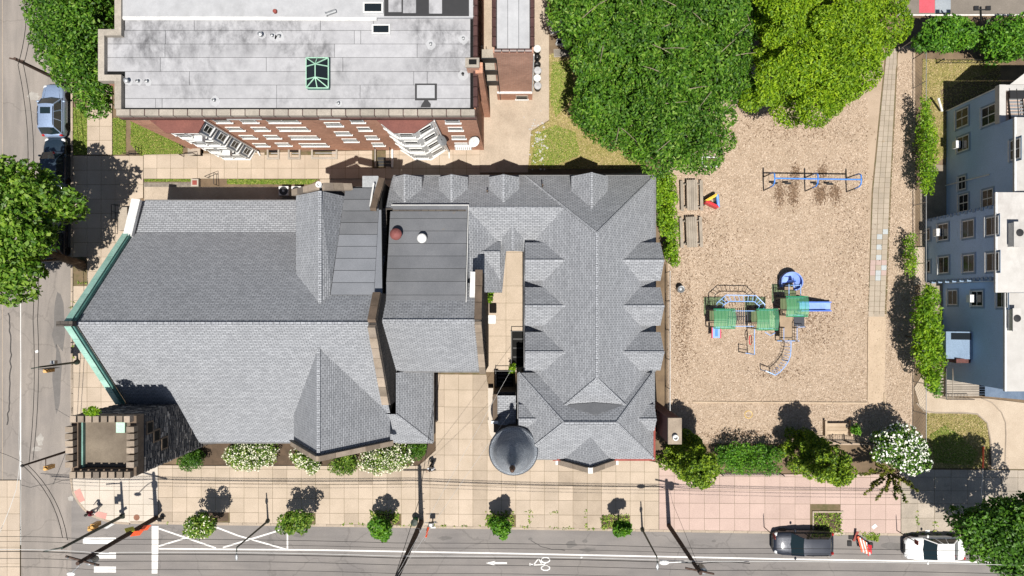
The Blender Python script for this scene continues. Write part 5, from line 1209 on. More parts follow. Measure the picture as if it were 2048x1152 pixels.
# ================================================================ vehicles
def paint(name, c, rough=.18, metal=.35):
    m, nt, nd, lk, b = new_mat(name)
    pos = geo_pos(nd); n1 = noise(nd, lk, pos, 9, 4, .6)
    lk.new(mixc(nd, lk, n1, tuple(x*.9 for x in c), tuple(min(1, x*1.08) for x in c)), b.inputs['Base Color'])
    lk.new(fac_ramp(nd, lk, n1, -1.2+rough, 2.2), b.inputs['Roughness']); b.inputs['Roughness'].default_value = rough
    b.inputs['Metallic'].default_value = metal; b.inputs['Coat Weight'].default_value = .7; b.inputs['Coat Roughness'].default_value = .08
    return m
M_tyre = flat('tyre_rubber', (.016, .016, .017), .85, 0, .2); M_rim = grain('wheel_rim', (.35, .35, .36), None, 3, 20, .35, 0, metal=.8)
M_carglass = glassm('car_glass', (.012, .022, .026), .04); M_trim = flat('black_trim', (.014, .014, .015), .6)
M_lamp = flat('lamp_lens', (.62, .63, .64), .1); M_tail = flat('tail_lens', (.42, .02, .02), .15)
def car(name, label, loc, rz, L_=4.6, W=1.85, Ht=1.65, body=None, wagon=True, sunroof=False, roofm=None):
    """nose towards local -x"""
    t = thing(name, label, 'car', loc, 'parked cars', rz); hl, hw = L_/2, W/2; zb = Ht*.56
    # lower body lofted along x
    st = [(-hl, .62, .34, zb*.62), (-hl+.08, .78, .27, zb*.74), (-hl+.3, .91, .22, zb*.84), (-hl+.75, .98, .2, zb*.93), (-hl+1.3, 1.0, .2, zb*.99), (-.3, 1.0, .2, zb*1.02), (hl-1.2, 1.0, .2, zb*1.04),
          (hl-.5, .98, .22, zb*1.04), (hl-.2, .92, .26, zb*1.0), (hl-.05, .82, .32, zb*.9), (hl, .7, .38, zb*.7)]
    vs, fs = [], []
    for x, wf, z0, z1 in st:
        w = hw*wf
        ring = [(-w*.9, z0), (-w, z0+.14), (-w, z0+(z1-z0)*.55), (-w*.965, z1-.09), (-w*.86, z1-.015), (-w*.45, z1+.022), (w*.45, z1+.022), (w*.86, z1-.015), (w*.965, z1-.09), (w, z0+(z1-z0)*.55), (w, z0+.14), (w*.9, z0)]
        vs += [(x, y, z) for y, z in ring]
    n = 12
    for i in range(len(st)-1):
        for k in range(n): fs.append((i*n+k, (i+1)*n+k, (i+1)*n+(k+1) % n, i*n+(k+1) % n))
    fs.append(tuple(range(n))); fs.append(tuple(range((len(st)-1)*n+n-1, (len(st)-1)*n-1, -1)))
    part('body', G().mesh(vs, fs), body, t, True, local=True)
    # glasshouse
    f0, f1 = -hl*.42, -hl*.12; r1, r0 = (hl*.72, hl*.90) if wagon else (hl*.42, hl*.72)
    bw, rw = hw*.90, hw*.70; zr = Ht-.05
    def q(x, y, z): return Vector((x, y, z))
    A = [q(f0, -bw, zb), q(f0, bw, zb), q(r0, bw, zb), q(r0, -bw, zb)]; Bq = [q(f1, -rw, zr), q(f1, rw, zr), q(r1, rw, zr), q(r1, -rw, zr)]
    bow = Vector((-.12, 0, 0))
    part('windscreen', G().mesh([A[0], (A[0]+A[1])/2+bow, A[1], Bq[1], (Bq[0]+Bq[1])/2+bow*.6, Bq[0]], [(0, 1, 4, 5), (1, 2, 3, 4)]), M_carglass, t, True, local=True)
    part('rear_window', G().mesh([A[2], (A[2]+A[3])/2-bow*.5, A[3], Bq[3], (Bq[2]+Bq[3])/2-bow*.3, Bq[2]], [(0, 1, 4, 5), (1, 2, 3, 4)]), M_carglass, t, True, local=True)
    for s in (0, 1):
        a, b_, c, d = (A[0], A[3], Bq[3], Bq[0]) if s == 0 else (A[2], A[1], Bq[1], Bq[2])
        o = link('side_window', make_mesh('side_window', G().poly([a, b_, c, d]), M_carglass), t)
        g = G()
        for k in (0.0, .36, .68, 1.0): g.beam(a+(b_-a)*k, d+(c-d)*k, .07, .06)
        g.beam(a, b_, .06, .05); part('pillar', g, body, o, local=True)
    # roof panel: crowned
    vs, fs = [], []; nx, ny = 6, 6
    for i in range(nx+1):
        for j in range(ny+1):
            u, v = i/nx, j/ny*2-1
            vs.append((f1-.06*(1-v*v)+(r1-f1+.06)*u+.04*(1-v*v)*u, rw*v, zr+.06*(1-v*v)*(1-(2*u-1)**4*.6)+.005))
    for i in range(nx):
        for j in range(ny): fs.append((i*(ny+1)+j, (i+1)*(ny+1)+j, (i+1)*(ny+1)+j+1, i*(ny+1)+j+1))
    rp = part('roof', G().mesh(vs, fs), roofm or body, t, True, local=True)
    if sunroof: part('sunroof', G().box(f1+.25, f1+.75, -rw*.62, rw*.62, zr+.05, zr+.078), M_carglass, rp, local=True)
    if wagon:
        for s in (-1, 1): part('roof_rail', G().tube([(f1+.15, s*rw*.94, zr+.04), (f1+.4, s*rw*.95, zr+.1), (r1-.3, s*rw*.95, zr+.1), (r1-.1, s*rw*.94, zr+.04)], .022, 5), M_trim, rp, local=True)
    for s in (-1, 1):
        part('headlight', G().ball((-hl+.28, s*hw*.70, zb*.72), .2, .2, .1, 10, 6), M_lamp, t, True, local=True); part('tail_light', G().ball((hl-.12, s*hw*.78, zb*.88), .1, .14, .15, 8, 6), M_tail, t, True, local=True)
        part('mirror', G().ball((f0+.25, s*(hw+.12), zb+.08), .09, .14, .08, 8, 6), body, t, True, local=True)
        for x in (-hl+.9, hl-.9):
            w = link('wheel', make_mesh('wheel', G().tube([(0, -.11, 0), (0, .11, 0)], .2, 14), M_rim), t, Vector((x, s*(hw-.1), .33)))
            g = G(); ring = []
            part('tyre', G().tube([(0, -.12, 0), (0, -.09, 0), (0, .09, 0), (0, .12, 0)], [.28, .33, .33, .28], 18), M_tyre, w, local=True)
    part('bumper', G().box(-hl-.03, -hl+.1, -hw*.55, hw*.55, .36, .5), M_trim, t, local=True); part('bumper', G().box(hl-.1, hl+.03, -hw*.6, hw*.6, .42, .58), M_trim, t, local=True)
    part('grille', G().box(-hl-.01, -hl+.12, -hw*.36, hw*.36, .52, zb*.7), M_trim, t, local=True)
    part('bonnet_line', G().tube([(-hl+.5, -hw*.6, zb*.885), (-hl+1.2, -hw*.72, zb*.99)], .012, 4).tube([(-hl+.5, hw*.6, zb*.885), (-hl+1.2, hw*.72, zb*.99)], .012, 4), M_trim, t, local=True)['kind'] = 'stuff'
    return t
def at(px, py, z=.008): v = P(px, py); return (v.x, v.y, z)
M_navy = paint('navy_paint', (.012, .016, .028)); M_wht = paint('white_car_paint', (.72, .72, .71), .25, 0); M_silv_sky = paint('silver_reflected_sky', (.30, .39, .56), .25, .5); M_dkblue = paint('dark_blue_paint', (.014, .03, .05))  # silver car: the blue of the reflected sky is put into its base colour
car('parked_car', 'dark navy estate car parked at the kerb with the pink pavement', at(1599, 1080), 0, 4.75, 1.92, 1.7, M_navy)
car('parked_car', 'white car parked at the kerb with its tail under the lower right tree', at(1860, 1091), 0, 4.7, 1.85, 1.55, M_wht, False)
car('parked_car', 'silver car with sunroof parked on the side street below the upper left tree', at(119, 226), -R90, 4.2, 1.78, 1.65, M_silv_sky, True, True)
car('parked_car', 'dark blue car in tree shade parked behind the silver car', at(121, 333), -R90, 4.4, 1.8, 1.5, M_dkblue, False)
car('parked_car', 'black car almost hidden below the sunlit plane tree crown', at(119, 470), -R90, 4.4, 1.8, 1.5, M_navy, False)

# ================================================================ playground
M_pblue = flat('play_blue', (.05, .21, .62), .35); M_plight = flat('play_pale_blue', (.26, .44, .80), .35); M_pnavy = flat('play_dark_and_shade_steel', (.018, .022, .035), .5)
M_pred = flat('play_red', (.55, .03, .04), .4); M_yel = flat('play_yellow', (.80, .52, .06), .4)
M_slide = flat('slide_blue', (.10, .20, .66), .25); M_slide_in = flat('slide_pale', (.26, .38, .80), .2)
M_wood = grain('grey_timber', (.33, .285, .235), (.25, .215, .175), 1.2, 20, .9, .4, (2.5, .64, (.18, .15, .12)), obj_var=.14)
M_timber = grain('border_timber', (.46, .36, .26), (.38, .29, .205), 1, 20, .9, .4, obj_var=.1)
M_rubber = flat('swing_rubber', (.015, .015, .016), .8); M_chain = flat('chain', (.20, .20, .21), .4, .8)
def greenm():
    m, nt, nd, lk, b = new_mat('green_canopy')
    b.inputs['Base Color'].default_value = (.15, .46, .27, 1); b.inputs['Roughness'].default_value = .4
    tr = nd.new('ShaderNodeBsdfTransparent'); tr.inputs[0].default_value = (.52, .86, .64, 1)
    mx = nd.new('ShaderNodeMixShader'); mx.inputs[0].default_value = .68
    lk.new(b.outputs[0], mx.inputs[1]); lk.new(tr.outputs[0], mx.inputs[2]); lk.new(mx.outputs[0], nd['Material Output'].inputs[0]); return m
M_canopy = greenm()
# swing set
s = thing('swing_set', 'long blue four seat swing set at the top of the playground', 'swing set', P(1615, 366))
bh_ = 2.4; a, b = P(1549, 356.5, bh_), P(1722, 359, bh_); part('crossbar', G().tube([a, b], .06, 8), M_pblue, s)
for k in (0, .5, 1.0):
    c = a+(b-a)*k; x, y = c.x, c.y
    fr = part('arch', G().tube([(x, y+.52, 1.5), (x, y+.50, 2.1), (x, y+.34, 2.4), (x, y, 2.47), (x, y-.34, 2.4), (x, y-.50, 2.1), (x, y-.52, 1.5)], .055, 8), M_pblue, s)
    for d in (.54, -.54): part('leg', G().tube([(x, y+d, 0), (x, y+d*.97, 1.55)], .05, 7), M_pnavy, fr)  # legs darkened in colour, as the steep sun leaves the uprights unlit
for k in (.10, .26, .60, .76):
    c = a+(b-a)*k; x, y = c.x, c.y
    st = part('swing_seat', G().box(x-.24, x+.24, y-.12, y+.04, .55, .59), M_rubber, s)
    for d in (-.22, .22): part('swing_chain', G().tube([(x+d, y, 2.38), (x+d, y-.04, .58)], .012, 4), M_chain, st)
# picnic tables
def picnic(px, py, rz, label):
    t = thing('picnic_table', label, 'picnic table', P(px, py), 'picnic tables by the ivy hedge', rz)
    for i in range(5): part('top_plank', G().box(-.42+i*.17, -.42+i*.17+.155, -1.2, 1.2, .72, .76), M_wood, t, local=True)
    for sx in (-.86, .68):
        for i in range(1): part('bench_plank', G().box(sx, sx+.24, -1.2, 1.2, .43, .47), M_wood, t, local=True)
    for y in (-.9, .9):
        part('crossbeam', G().box(-.84, .90, y-.04, y+.04, .38, .43), M_wood, t, local=True)
        for s_ in (-1, 1): part('leg', G().beam((s_*.30, y+.06, .72), (s_*.62, y+.06, 0), .09, .04), M_wood, t, local=True)
picnic(1380, 393, .02, 'weathered wooden picnic table next to the coloured triangle toy'); picnic(1379, 466, .04, 'weathered wooden picnic table nearer the parish house dormers, tight to the ivy')
# coloured triangle toy with wheels
q = P(1424, 401); t = thing('play_toy', 'yellow blue and red triangular plastic toy beside the picnic table', 'toy', q)
tri = [P(1412, 402, .9)-q, P(1434, 389, .9)-q, P(1437, 414, .9)-q]
tri = [Vector((p.x, p.y, 0)) for p in tri]
for i, mt in enumerate((M_yel, M_pblue, M_pred)):
    u, v = tri[i], tri[(i+1) % 3]; part('side_panel', G().beam(u+Vector((0, 0, .55)), v+Vector((0, 0, .55)), .2, .8), mt, t, local=True)
    part('panel_rim', G().tube([u+Vector((0, 0, .97)), v+Vector((0, 0, .97))], .05, 6), (M_yel, M_plight, M_pred)[i], t, local=True)
part('axle', G().tube([tri[0]+Vector((-.1, -.2, .2)), tri[0]+Vector((-.1, .35, .2))], .02, 5), M_black, t, local=True)
for d in (-.25, .35): part('wheel', G().tube([tri[0]+Vector((-.1, d, .2)), tri[0]+Vector((-.1, d+.08, .2))], .19, 12), M_rubber, t, local=True)
single('litter_bin', G().lathe(P(1358, 579), [(.24, 0), (.27, .3), (.25, .55), (.28, .8), (.27, .82), (.22, .8), (.1, .6)], 16), M_metal, 'shiny metal litter drum by the playground fence', 'bin', P(1358, 579))
g = G(); pts = [P(1497, 829, .04)+Vector((.3*math.cos(2*math.pi*k/24), .3*math.sin(2*math.pi*k/24), 0)) for k in range(25)]
single('hula_hoop', G().tube(pts, .018, 5), M_yel, 'yellow hula hoop lying on the wood chips', 'hoop', P(1497, 829))
# timber edging
for lb, pts in (('long timber edging across the bottom of the playground', [(1385, 804), (1735, 806)]), ('timber edging along the right side of the playground chips', [(1736, 640), (1735, 804)]), ('short loose timber near the flowering tree', [(1768, 786), (1769, 822)])):
    a, b = P(*pts[0]), P(*pts[1]); n = max(1, int((b-a).length/2.4)); t = thing('timber_edging', lb, 'timber', a, 'playground timbers')
    for i in range(n): part('timber', G().beam(a+(b-a)*(i/n)+Vector((0, 0, .06)), a+(b-a)*((i+.985)/n)+Vector((0, 0, .06)), .13, .12), M_timber, t)
q = P(1418, 325); t = thing('planter_box', 'white framed raised planter under the dark tree', 'planter', q)
for x0, x1, y0, y1 in ((-.65, .65, -.4, -.32), (-.65, .65, .32, .4), (-.65, -.57, -.32, .32), (.57, .65, -.32, .32)): part('side_board', G().box(x0, x1, y0, y1, 0, .3), M_white, t, local=True)
part('soil', G().box(-.57, .57, -.32, .32, 0, .22), M_bed, t, local=True)
# the climbing frame
cf = thing('playground_climber', 'blue and green playground climber with slides and monkey bars', 'climber', P(1525, 640))
def canopy(x0, x1, y0, y1, h, deck):
    a, b = P(x0, y1, h), P(x1, y0, h); xm = (a.x+b.x)/2; ym = (a.y+b.y)/2
    c = part('canopy', G().mesh([(a.x, a.y, h-.1), (b.x, a.y, h-.1), (b.x, b.y, h-.1), (a.x, b.y, h-.1), (a.x, ym, h+.15), (b.x, ym, h+.15)], [(0, 1, 5, 4), (4, 5, 2, 3)]), M_canopy, cf)
    for i in range(7):
        x = a.x+(b.x-a.x)*i/6; part('canopy_rib', G().tube([(x, a.y, h-.09), (x, ym, h+.16), (x, b.y, h-.09)], .014, 4), M_canopy, c)
    part('canopy_edge', G().tube([(a.x, a.y, h-.1), (b.x, a.y, h-.1)], .03, 5).tube([(a.x, b.y, h-.1), (b.x, b.y, h-.1)], .03, 5), flat('green_edge', (.02, .25, .12), .4), c)['kind'] = 'stuff'
    d = part('deck', G().box(a.x+.1, b.x-.1, a.y+.1, b.y-.1, deck-.05, deck), M_pdeck, cf)
    for px_ in (a.x+.1, b.x-.1):
        for py_ in (a.y+.1, b.y-.1): part('post', G().tube([(px_, py_, 0), (px_, py_, h-.05)], .05, 7), M_pnavy, cf)
    for yy in (a.y+.1, b.y-.1):
        r = part('rail', G().tube([(a.x+.1, yy, deck+.9), (b.x-.1, yy, deck+.9)], .025, 5), M_plight, cf)
        for i in range(1, 8):
            xx = a.x+.1+(b.x-a.x-.2)*i/8; part('baluster', G().tube([(xx, yy, deck), (xx, yy, deck+.9)], .014, 4), M_pnavy, r)
    return a, b
M_pdeck = grain('deck_tan', (.34, .25, .17), (.27, .20, .135), 1.5, 30, .8, .2)
D1 = canopy(1428, 1471, 618, 657, 2.7, 1.1); D2 = canopy(1514, 1557, 618, 660, 2.7, 1.1); D3 = canopy(1573, 1617, 593, 633, 2.9, 1.4)
# bridge between the first two decks
xa, xb = D1[1].x-.1, D2[0].x+.1; y0, y1 = D1[0].y+.25, D1[1].y-.25
for i in range(11):
    x = xa+(xb-xa)*(i+.5)/11; z = 1.06-.12*math.sin(math.pi*(i+.5)/11); part('bridge_slat', G().box(x-.035, x+.035, y0, y1, z-.03, z), M_pnavy, cf)
for yy in (y0-.1, y1+.1):
    r = part('bridge_rail', G().tube([(xa, yy, 2.0), ((xa+xb)/2, yy, 1.9), (xb, yy, 2.0)], .03, 5), M_plight, cf)
    for i in range(1, 8):
        x = xa+(xb-xa)*i/8; part('baluster', G().tube([(x, yy, 1.0), (x, yy, 1.93)], .012, 4), M_pnavy, r)
# monkey bars loop
outer = [(1434, 606), (1452, 590), (1512, 591), (1530, 609)]; inner = [(1447, 610), (1459, 602.5), (1508, 603), (1519, 612)]; mh = 2.25
op = [P(x, y, mh) for x, y in outer]; ip = [P(x, y, mh) for x, y in inner]
part('ladder_rail', G().tube([op[0]-Vector((0, .25, .3))]+op+[op[3]-Vector((0, .35, .3))], .035, 6), M_plight, cf); part('ladder_rail', G().tube([ip[0]-Vector((0, .15, .3))]+ip+[ip[3]-Vector((0, .25, .3))], .035, 6), M_plight, cf)
for i in range(3):
    n = (3, 6, 3)[i]
    for k in range(n):
        u = (k+.5)/n; part('rung', G().tube([op[i]+(op[i+1]-op[i])*u, ip[i]+(ip[i+1]-ip[i])*u], .02, 5), M_plight, cf)
for q in (op[0], op[3]): part('post', G().tube([(q.x, q.y-.2, 0), (q.x, q.y-.2, mh)], .05, 7), M_pnavy, cf)
# straight slide
a = P(1594, 613, 1.4); e = P(1661, 613.5, .25)
sl = part('slide', G().mesh([(a.x, a.y-.3, 1.4), (a.x, a.y+.3, 1.4), (a.x+.5, a.y+.3, 1.3), (a.x+.5, a.y-.3, 1.3), (e.x-.5, a.y+.3, .3), (e.x-.5, a.y-.3, .3), (e.x, a.y+.3, .22), (e.x, a.y-.3, .22)], [(0, 3, 2, 1), (3, 5, 4, 2), (5, 7, 6, 4)]), M_slide_in, cf)
for sy in (-.34, .34): part('slide_side', G().beam((a.x, a.y+sy, 1.52), (a.x+.5, a.y+sy, 1.42), .09, .26).beam((a.x+.5, a.y+sy, 1.42), (e.x-.45, a.y+sy, .42), .09, .26).beam((e.x-.5, a.y+sy, .38), (e.x, a.y+sy, .3), .09, .2), M_slide, sl)
# spiral slide at the back
c = P(1586, 562, 1.3); pts_i, pts_o = [], []; m = 22
for k in range(m+1):
    t_ = k/m; an = -1.6+t_*5.4; z = 1.4-1.15*t_
    pts_i.append(Vector((c.x+.12*math.cos(an), c.y+.12*math.sin(an), z))); pts_o.append(Vector((c.x+.70*math.cos(an), c.y+.70*math.sin(an), z+.06)))
vs = pts_i+pts_o; sp = part('spiral_slide', G().mesh(vs, [(i, m+1+i, m+2+i, i+1) for i in range(m)]), M_slide_in, cf, True)
wl = [p+Vector((0, 0, .32)) for p in pts_o]; wl2 = [p+(p-Vector((c.x, c.y, p.z))).normalized()*.05+Vector((0, 0, -.1)) for p in pts_o]
part('spiral_wall', G().mesh(pts_o+wl+wl2, [(i, i+1, m+2+i, m+1+i) for i in range(m)]+[(m+1+i, m+2+i, 2*m+3+i, 2*m+2+i) for i in range(m)]), M_slide, sp, True)
part('spiral_lip', G().tube(wl, .05, 6), M_slide_in, sp); part('spiral_post', G().tube([(c.x, c.y, 0), (c.x, c.y, 1.7)], .1, 8), M_slide, sp)
# link deck and railings to the spiral slide
a, b = P(1569, 592, 1.4), P(1592, 574, 1.4); part('deck', G().box(a.x, b.x, a.y, b.y, 1.35, 1.4), M_pdeck, cf)
for x in (a.x, b.x):
    r = part('rail', G().tube([(x, a.y, 2.3), (x, b.y+.2, 2.3)], .03, 5), M_plight, cf)
    for i in range(7): yy = a.y+(b.y-a.y+.2)*i/6; part('baluster', G().tube([(x, yy, 0 if i in (0, 6) else 1.4), (x, yy, 2.3)], .016, 4), M_pnavy, r)
part('guard_hoop', G().tube([(a.x+.1, b.y+.1, 1.4), (a.x+.1, b.y+.1, 2.5), (a.x+.3, b.y+.1, 2.7), (b.x-.3, b.y+.1, 2.7), (b.x-.1, b.y+.1, 2.5), (b.x-.1, b.y+.1, 1.4)], .03, 5), M_plight, cf)
# low tan deck and steps
a, b = P(1559, 681, .9), P(1585, 627, .9); part('deck', G().box(a.x, b.x, a.y, b.y, .86, .92), M_pdeck, cf)
for x in (a.x, b.x):
    for y in (a.y, (a.y+b.y)/2, b.y): part('post', G().tube([(x, y, 0), (x, y, 1.9)], .045, 6), M_pnavy, cf)
for x, ys in ((b.x, (a.y+.1, a.y+1.2)), (a.x, (a.y+.1, a.y+1.0))):
    for k in range(2): part('rail', G().tube([(x, ys[0], 1.25+.55*k), (x, ys[1], 1.25+.55*k)], .025, 5), M_plight if k else M_pnavy, cf)
    for i in range(6): y = ys[0]+(ys[1]-ys[0])*i/5; part('baluster', G().tube([(x, y, .92), (x, y, 1.8)], .013, 4), M_pnavy, cf)
part('rail', G().tube([(a.x-.4, a.y, 1.5), (b.x+.3, a.y, 1.5)], .03, 5), M_plight, cf)
for i in range(4):
    q = P(1588+i*5, 641, .8-.2*i); part('step', G().box(q.x, q.x+.24, q.y-.45, q.y+.35, .74-.2*i, .79-.2*i), M_pnavy, cf)
for y in (-.5, .4): q = P(1587, 641, .9); part('handrail', G().tube([(q.x, q.y+y, 1.7), (q.x+.9, q.y+y, .9), (q.x+.9, q.y+y, 0)], .03, 5), M_plight, cf)
# curved climber
arcp = [(1582, 683), (1582, 698), (1581, 711), (1577, 722), (1570, 733), (1560, 744), (1551, 750)]
pp = [P(x, y, 1.35) for x, y in arcp]; part('climber_rail', G().tube(pp, .035, 6), M_plight, cf)
for i in range(len(pp)-1):
    for k in (.2, .7):
        q = pp[i]+(pp[i+1]-pp[i])*k; d = (pp[i+1]-pp[i]).normalized(); nn = Vector((d.y, -d.x, 0)); part('climber_loop', G().tube([q, q+nn*.16-Vector((0, 0, .02)), q+nn*.3-Vector((0, 0, .5)), q+nn*.05-Vector((0, 0, .75))], .016, 4), M_plight, cf)
e = P(1532, 742, 1.3); part('climber_end', G().tube([(e.x, e.y, 0), e, pp[-1], (pp[-1].x, pp[-1].y, 0)], .04, 6), M_plight, cf); part('post', G().tube([(pp[3].x, pp[3].y, 0), pp[3]], .04, 6), M_pnavy, cf)
# game panel on posts, red ring, and a bright activity board
a, b = P(1509, 658, 1.7), P(1509, 709, 1.7); e = P(1491, 706, 1.7)
part('panel_rail', G().tube([a, b, e], .035, 6), M_plight, cf); part('post', G().tube([(b.x, b.y, 0), b], .045, 6), M_pnavy, cf); part('post', G().tube([(e.x, e.y, 0), e], .045, 6), M_pnavy, cf); part('panel_bar', G().tube([b-Vector((0, 0, 1.0)), e-Vector((0, 0, 1.0))], .03, 5), M_pnavy, cf)
q = P(1501, 680, 1.0); part('hanging_ring', G().tube([q+Vector((.1*math.cos(2*math.pi*k/18), .36*math.sin(2*math.pi*k/18), 0)) for k in range(19)], .035, 5), M_pred, cf); part('hanger', G().tube([q+Vector((0, .36, 0)), a-Vector((0, .5, 0))], .012, 4), M_chain, cf)
q = P(1433, 665, 1.0); bd = part('activity_board', G().box(q.x-.3, q.x+.3, q.y-.42, q.y+.42, .85, .95), M_slide_in, cf)
for x in (-.33, .33): part('board_edge', G().box(q.x+x-.04, q.x+x+.04, q.y-.45, q.y+.45, .83, .99), M_pred, bd)
part('board_figure', G().box(q.x-.1, q.x+.12, q.y-.3, q.y+.25, .95, .965), M_pblue, bd)
q = P(1540, 668, .9); part('rail_fan', G().tube([q+Vector((-.4, .15, 0)), q+Vector((0, -.12, .1)), q+Vector((.4, .1, 0))], .03, 5), M_plight, cf)
# ---- fences, gate, steps
def pipe_fence(name, label, pts, h, mat, n, mesh=True):
    a, b = P(*pts[0]), P(*pts[1]); t = thing(name, label, 'fence', a)
    part('top_rail', G().tube([a+Vector((0, 0, h)), b+Vector((0, 0, h))], .03, 6), mat, t)
    for i in range(n+1): q = a+(b-a)*(i/n); part('post', G().tube([q, q+Vector((0, 0, h+.05))], .035, 6), mat, t)
    g = G(); L_ = (b-a).length; m = int(L_/.3); d = (b-a)/m
    for i in range(m+1):
        for s_ in (-1, 1):
            p0 = a+d*i+Vector((0, 0, .05)); k = i+s_*5
            if 0 <= k <= m: g.beam(p0, a+d*k+Vector((0, 0, h)), .008, .008)
    o = part('wire_mesh', g, mat, t); o['kind'] = 'stuff'
    return t
pipe_fence('chain_link_fence', 'grey chain link fence between the playground and the blue house', [(1826, 118), (1826, 880)], 1.8, M_metal, 13)
pipe_fence('chain_link_fence', 'grey chain link fence along the dormered side of the parish house', [(1331, 545), (1331, 830)], 1.7, M_metal, 5)
def iron(name, label, cat, a, b, h=1.1, step=.14, loc=None):
    a, b = P(*a), P(*b); t = thing(name, label, cat, a)
    for z in (.15, h-.12): part('rail', G().beam(a+Vector((0, 0, z)), b+Vector((0, 0, z)), .04, .04), M_black, t)
    n = int((b-a).length/step)
    for i in range(n+1): q = a+(b-a)*(i/n); part('picket', G().tube([q+Vector((0, 0, .05)), q+Vector((0, 0, h))], .012, 4), M_black, t)
    for q in (a, b): part('post', G().tube([q, q+Vector((0, 0, h+.15))], .05, 6), M_black, t)
    return t
iron('iron_fence', 'black iron picket fence between the cone tree and the gate', 'fence', (1628, 880), (1660, 879)); iron('iron_gate', 'black iron playground gate in front of the timber steps', 'gate', (1664, 880), (1686, 880), 1.35); iron('iron_fence', 'black iron picket fence between the gate and the flowering tree', 'fence', (1689, 880), (1740, 884))
iron('iron_fence', 'low black iron fence along the front of the clipped hedge', 'fence', (1440, 946), (1560, 946), .8, .22)
t = thing('timber_steps', 'pale timber steps behind the playground gate', 'steps', P(1668, 856))
for i in range(3): a, b = P(1650, 868-i*8), P(1692, 861-i*8); part('step', G().box(a.x, b.x, a.y, b.y, 0, .16+.12*i), M_timber, t)
for x0 in (1645, 1696): a, b = P(x0, 870), P(x0+4, 840); part('side_board', G().box(a.x, b.x, a.y, b.y, 0, .5), M_timber, t)
# ================================================================ poles, signals, signs, wires
M_pole = grain('wood_pole', (.085, .055, .042), (.055, .036, .03), 2, 14, .9, .4); M_steelg = grain('green_steel', (.03, .045, .034), (.02, .03, .024), 2, 12, .5, .1); M_sig = flat('signal_amber', (.50, .27, .06), .5)
M_orange = flat('sign_orange', (.90, .11, .03), .55); M_signy = flat('sign_yellow', (.62, .60, .04), .5)
def pole(name, label, base, h, r0, r1, mat, cat='utility pole', group=None, lean=(0, 0)):
    b = P(*base); t = thing(name, label, cat, b, group); top = b+Vector((lean[0], lean[1], h))
    part('shaft', G().tube([b, b+(top-b)*.5, top], [r0, (r0+r1)/2, r1], 10), mat, t); return t, b, top
tB, bB, pB = pole('utility_pole', 'thick brown wooden utility pole with orange signs near the stop line', (313.5, 1035), 9.8, .19, .13, M_pole, group='wooden utility poles')
part('crossarm', G().beam(pB+Vector((-1.1, .3, -.5)), pB+Vector((1.1, -.3, -.5)), .1, .12), M_pole, tB)
for k in (-.9, 0, .9): part('insulator', G().lathe(pB+Vector((k, -.27*k, -.44)), [(.05, 0), (.07, .06), (.04, .14), (.01, .16)], 8), M_metal, tB)
part('transformer', G().lathe(pB+Vector((.05, -.36, -1.9)), [(.22, 0), (.24, .1), (.24, .75), (.16, .85), (.02, .9)], 14), M_metal, tB)
la = part('lamp_arm', G().tube([pB+Vector((0, 0, -1.6)), pB+Vector((-.6, -.5, -1.3)), pB+Vector((-1.2, -1.1, -1.3))], .035, 6), M_metal, tB); part('lamp_head', G().ball(pB+Vector((-1.3, -1.2, -1.32)), .3, .16, .09, 10, 6), M_white, la)
def sign(name, label, c, w, h, mat, rz, letters=None, cat='sign', tilt=0.0, ink=None):
    t = thing(name, label, cat, c, None, rz); t.rotation_euler = (tilt, 0, rz)
    b = part('board', G().box(-w/2, w/2, -.015, .015, -h/2, h/2), mat, t, local=True)
    if letters:
        cv = bpy.data.curves.new('lettering', 'FONT'); cv.body = letters[0]; cv.size = letters[1]; cv.align_x = 'CENTER'; cv.align_y = 'CENTER'; cv.extrude = .004
        to = bpy.data.objects.new('lettering', cv); COL.objects.link(to); dg = bpy.context.evaluated_depsgraph_get(); me = bpy.data.meshes.new_from_object(to.evaluated_get(dg)); bpy.data.objects.remove(to)
        me.materials.clear(); me.materials.append(ink or M_black); o = link('lettering', me, b); o.location = (0, -.017, 0); o.rotation_euler = (R90, 0, 0)
    part('bracket', G().box(-.03, .03, .015, .14, -.04, .04), M_metal, t, local=True); return t
q = P(298, 1050, 2.1); t = sign('road_sign', 'orange work sign nearer the kerb on the brown pole', (bB.x+.30, bB.y-.12, 2.2), .5, .75, M_orange, .9, None); t.rotation_euler = (-.35, 0, .9)
q = P(284, 1057, 3.0); t = sign('road_sign', 'orange work sign higher on the brown pole', (bB.x+.28, bB.y-.16, 3.3), .5, .9, M_orange, .9, None); t.rotation_euler = (-.35, 0, .9)
t = sign('road_sign', 'yellow green crossing sign with dark figure on the brown pole', (bB.x-.1, bB.y+.2, 3.6), .6, .6, M_signy, 2.7); t.rotation_euler = (-.4, .78, 2.7)
tA, bA, pA = pole('signal_pole', 'dark green traffic signal pole on the corner pavement', (247.5, 1031), 7.4, .13, .09, M_steelg, 'signal pole')
def signal(parent, c, d, label=None):
    d = Vector(d).normalized(); o = part('signal_head', G().beam(Vector(c)-d*.42, Vector(c)+d*.42, .3, .3), M_sig, parent)
    for k in (-.27, 0, .27): part('signal_visor', G().tube([Vector(c)+d*k+Vector((0, 0, .14)), Vector(c)+d*k+Vector((.05, -.05, .30))], .12, 8), M_sig, o)
signal(tA, bA+Vector((-.25, .3, 3.2)), (0, 0, 1)); signal(tA, bA+Vector((-.45, .12, 3.2)), (0, 0, 1))
t = sign('street_sign', 'small white and green street name sign on the signal pole', (bA.x+.05, bA.y-.2, 2.0), .7, .28, M_white, .55); t.rotation_euler = (-.5, 0, .55)
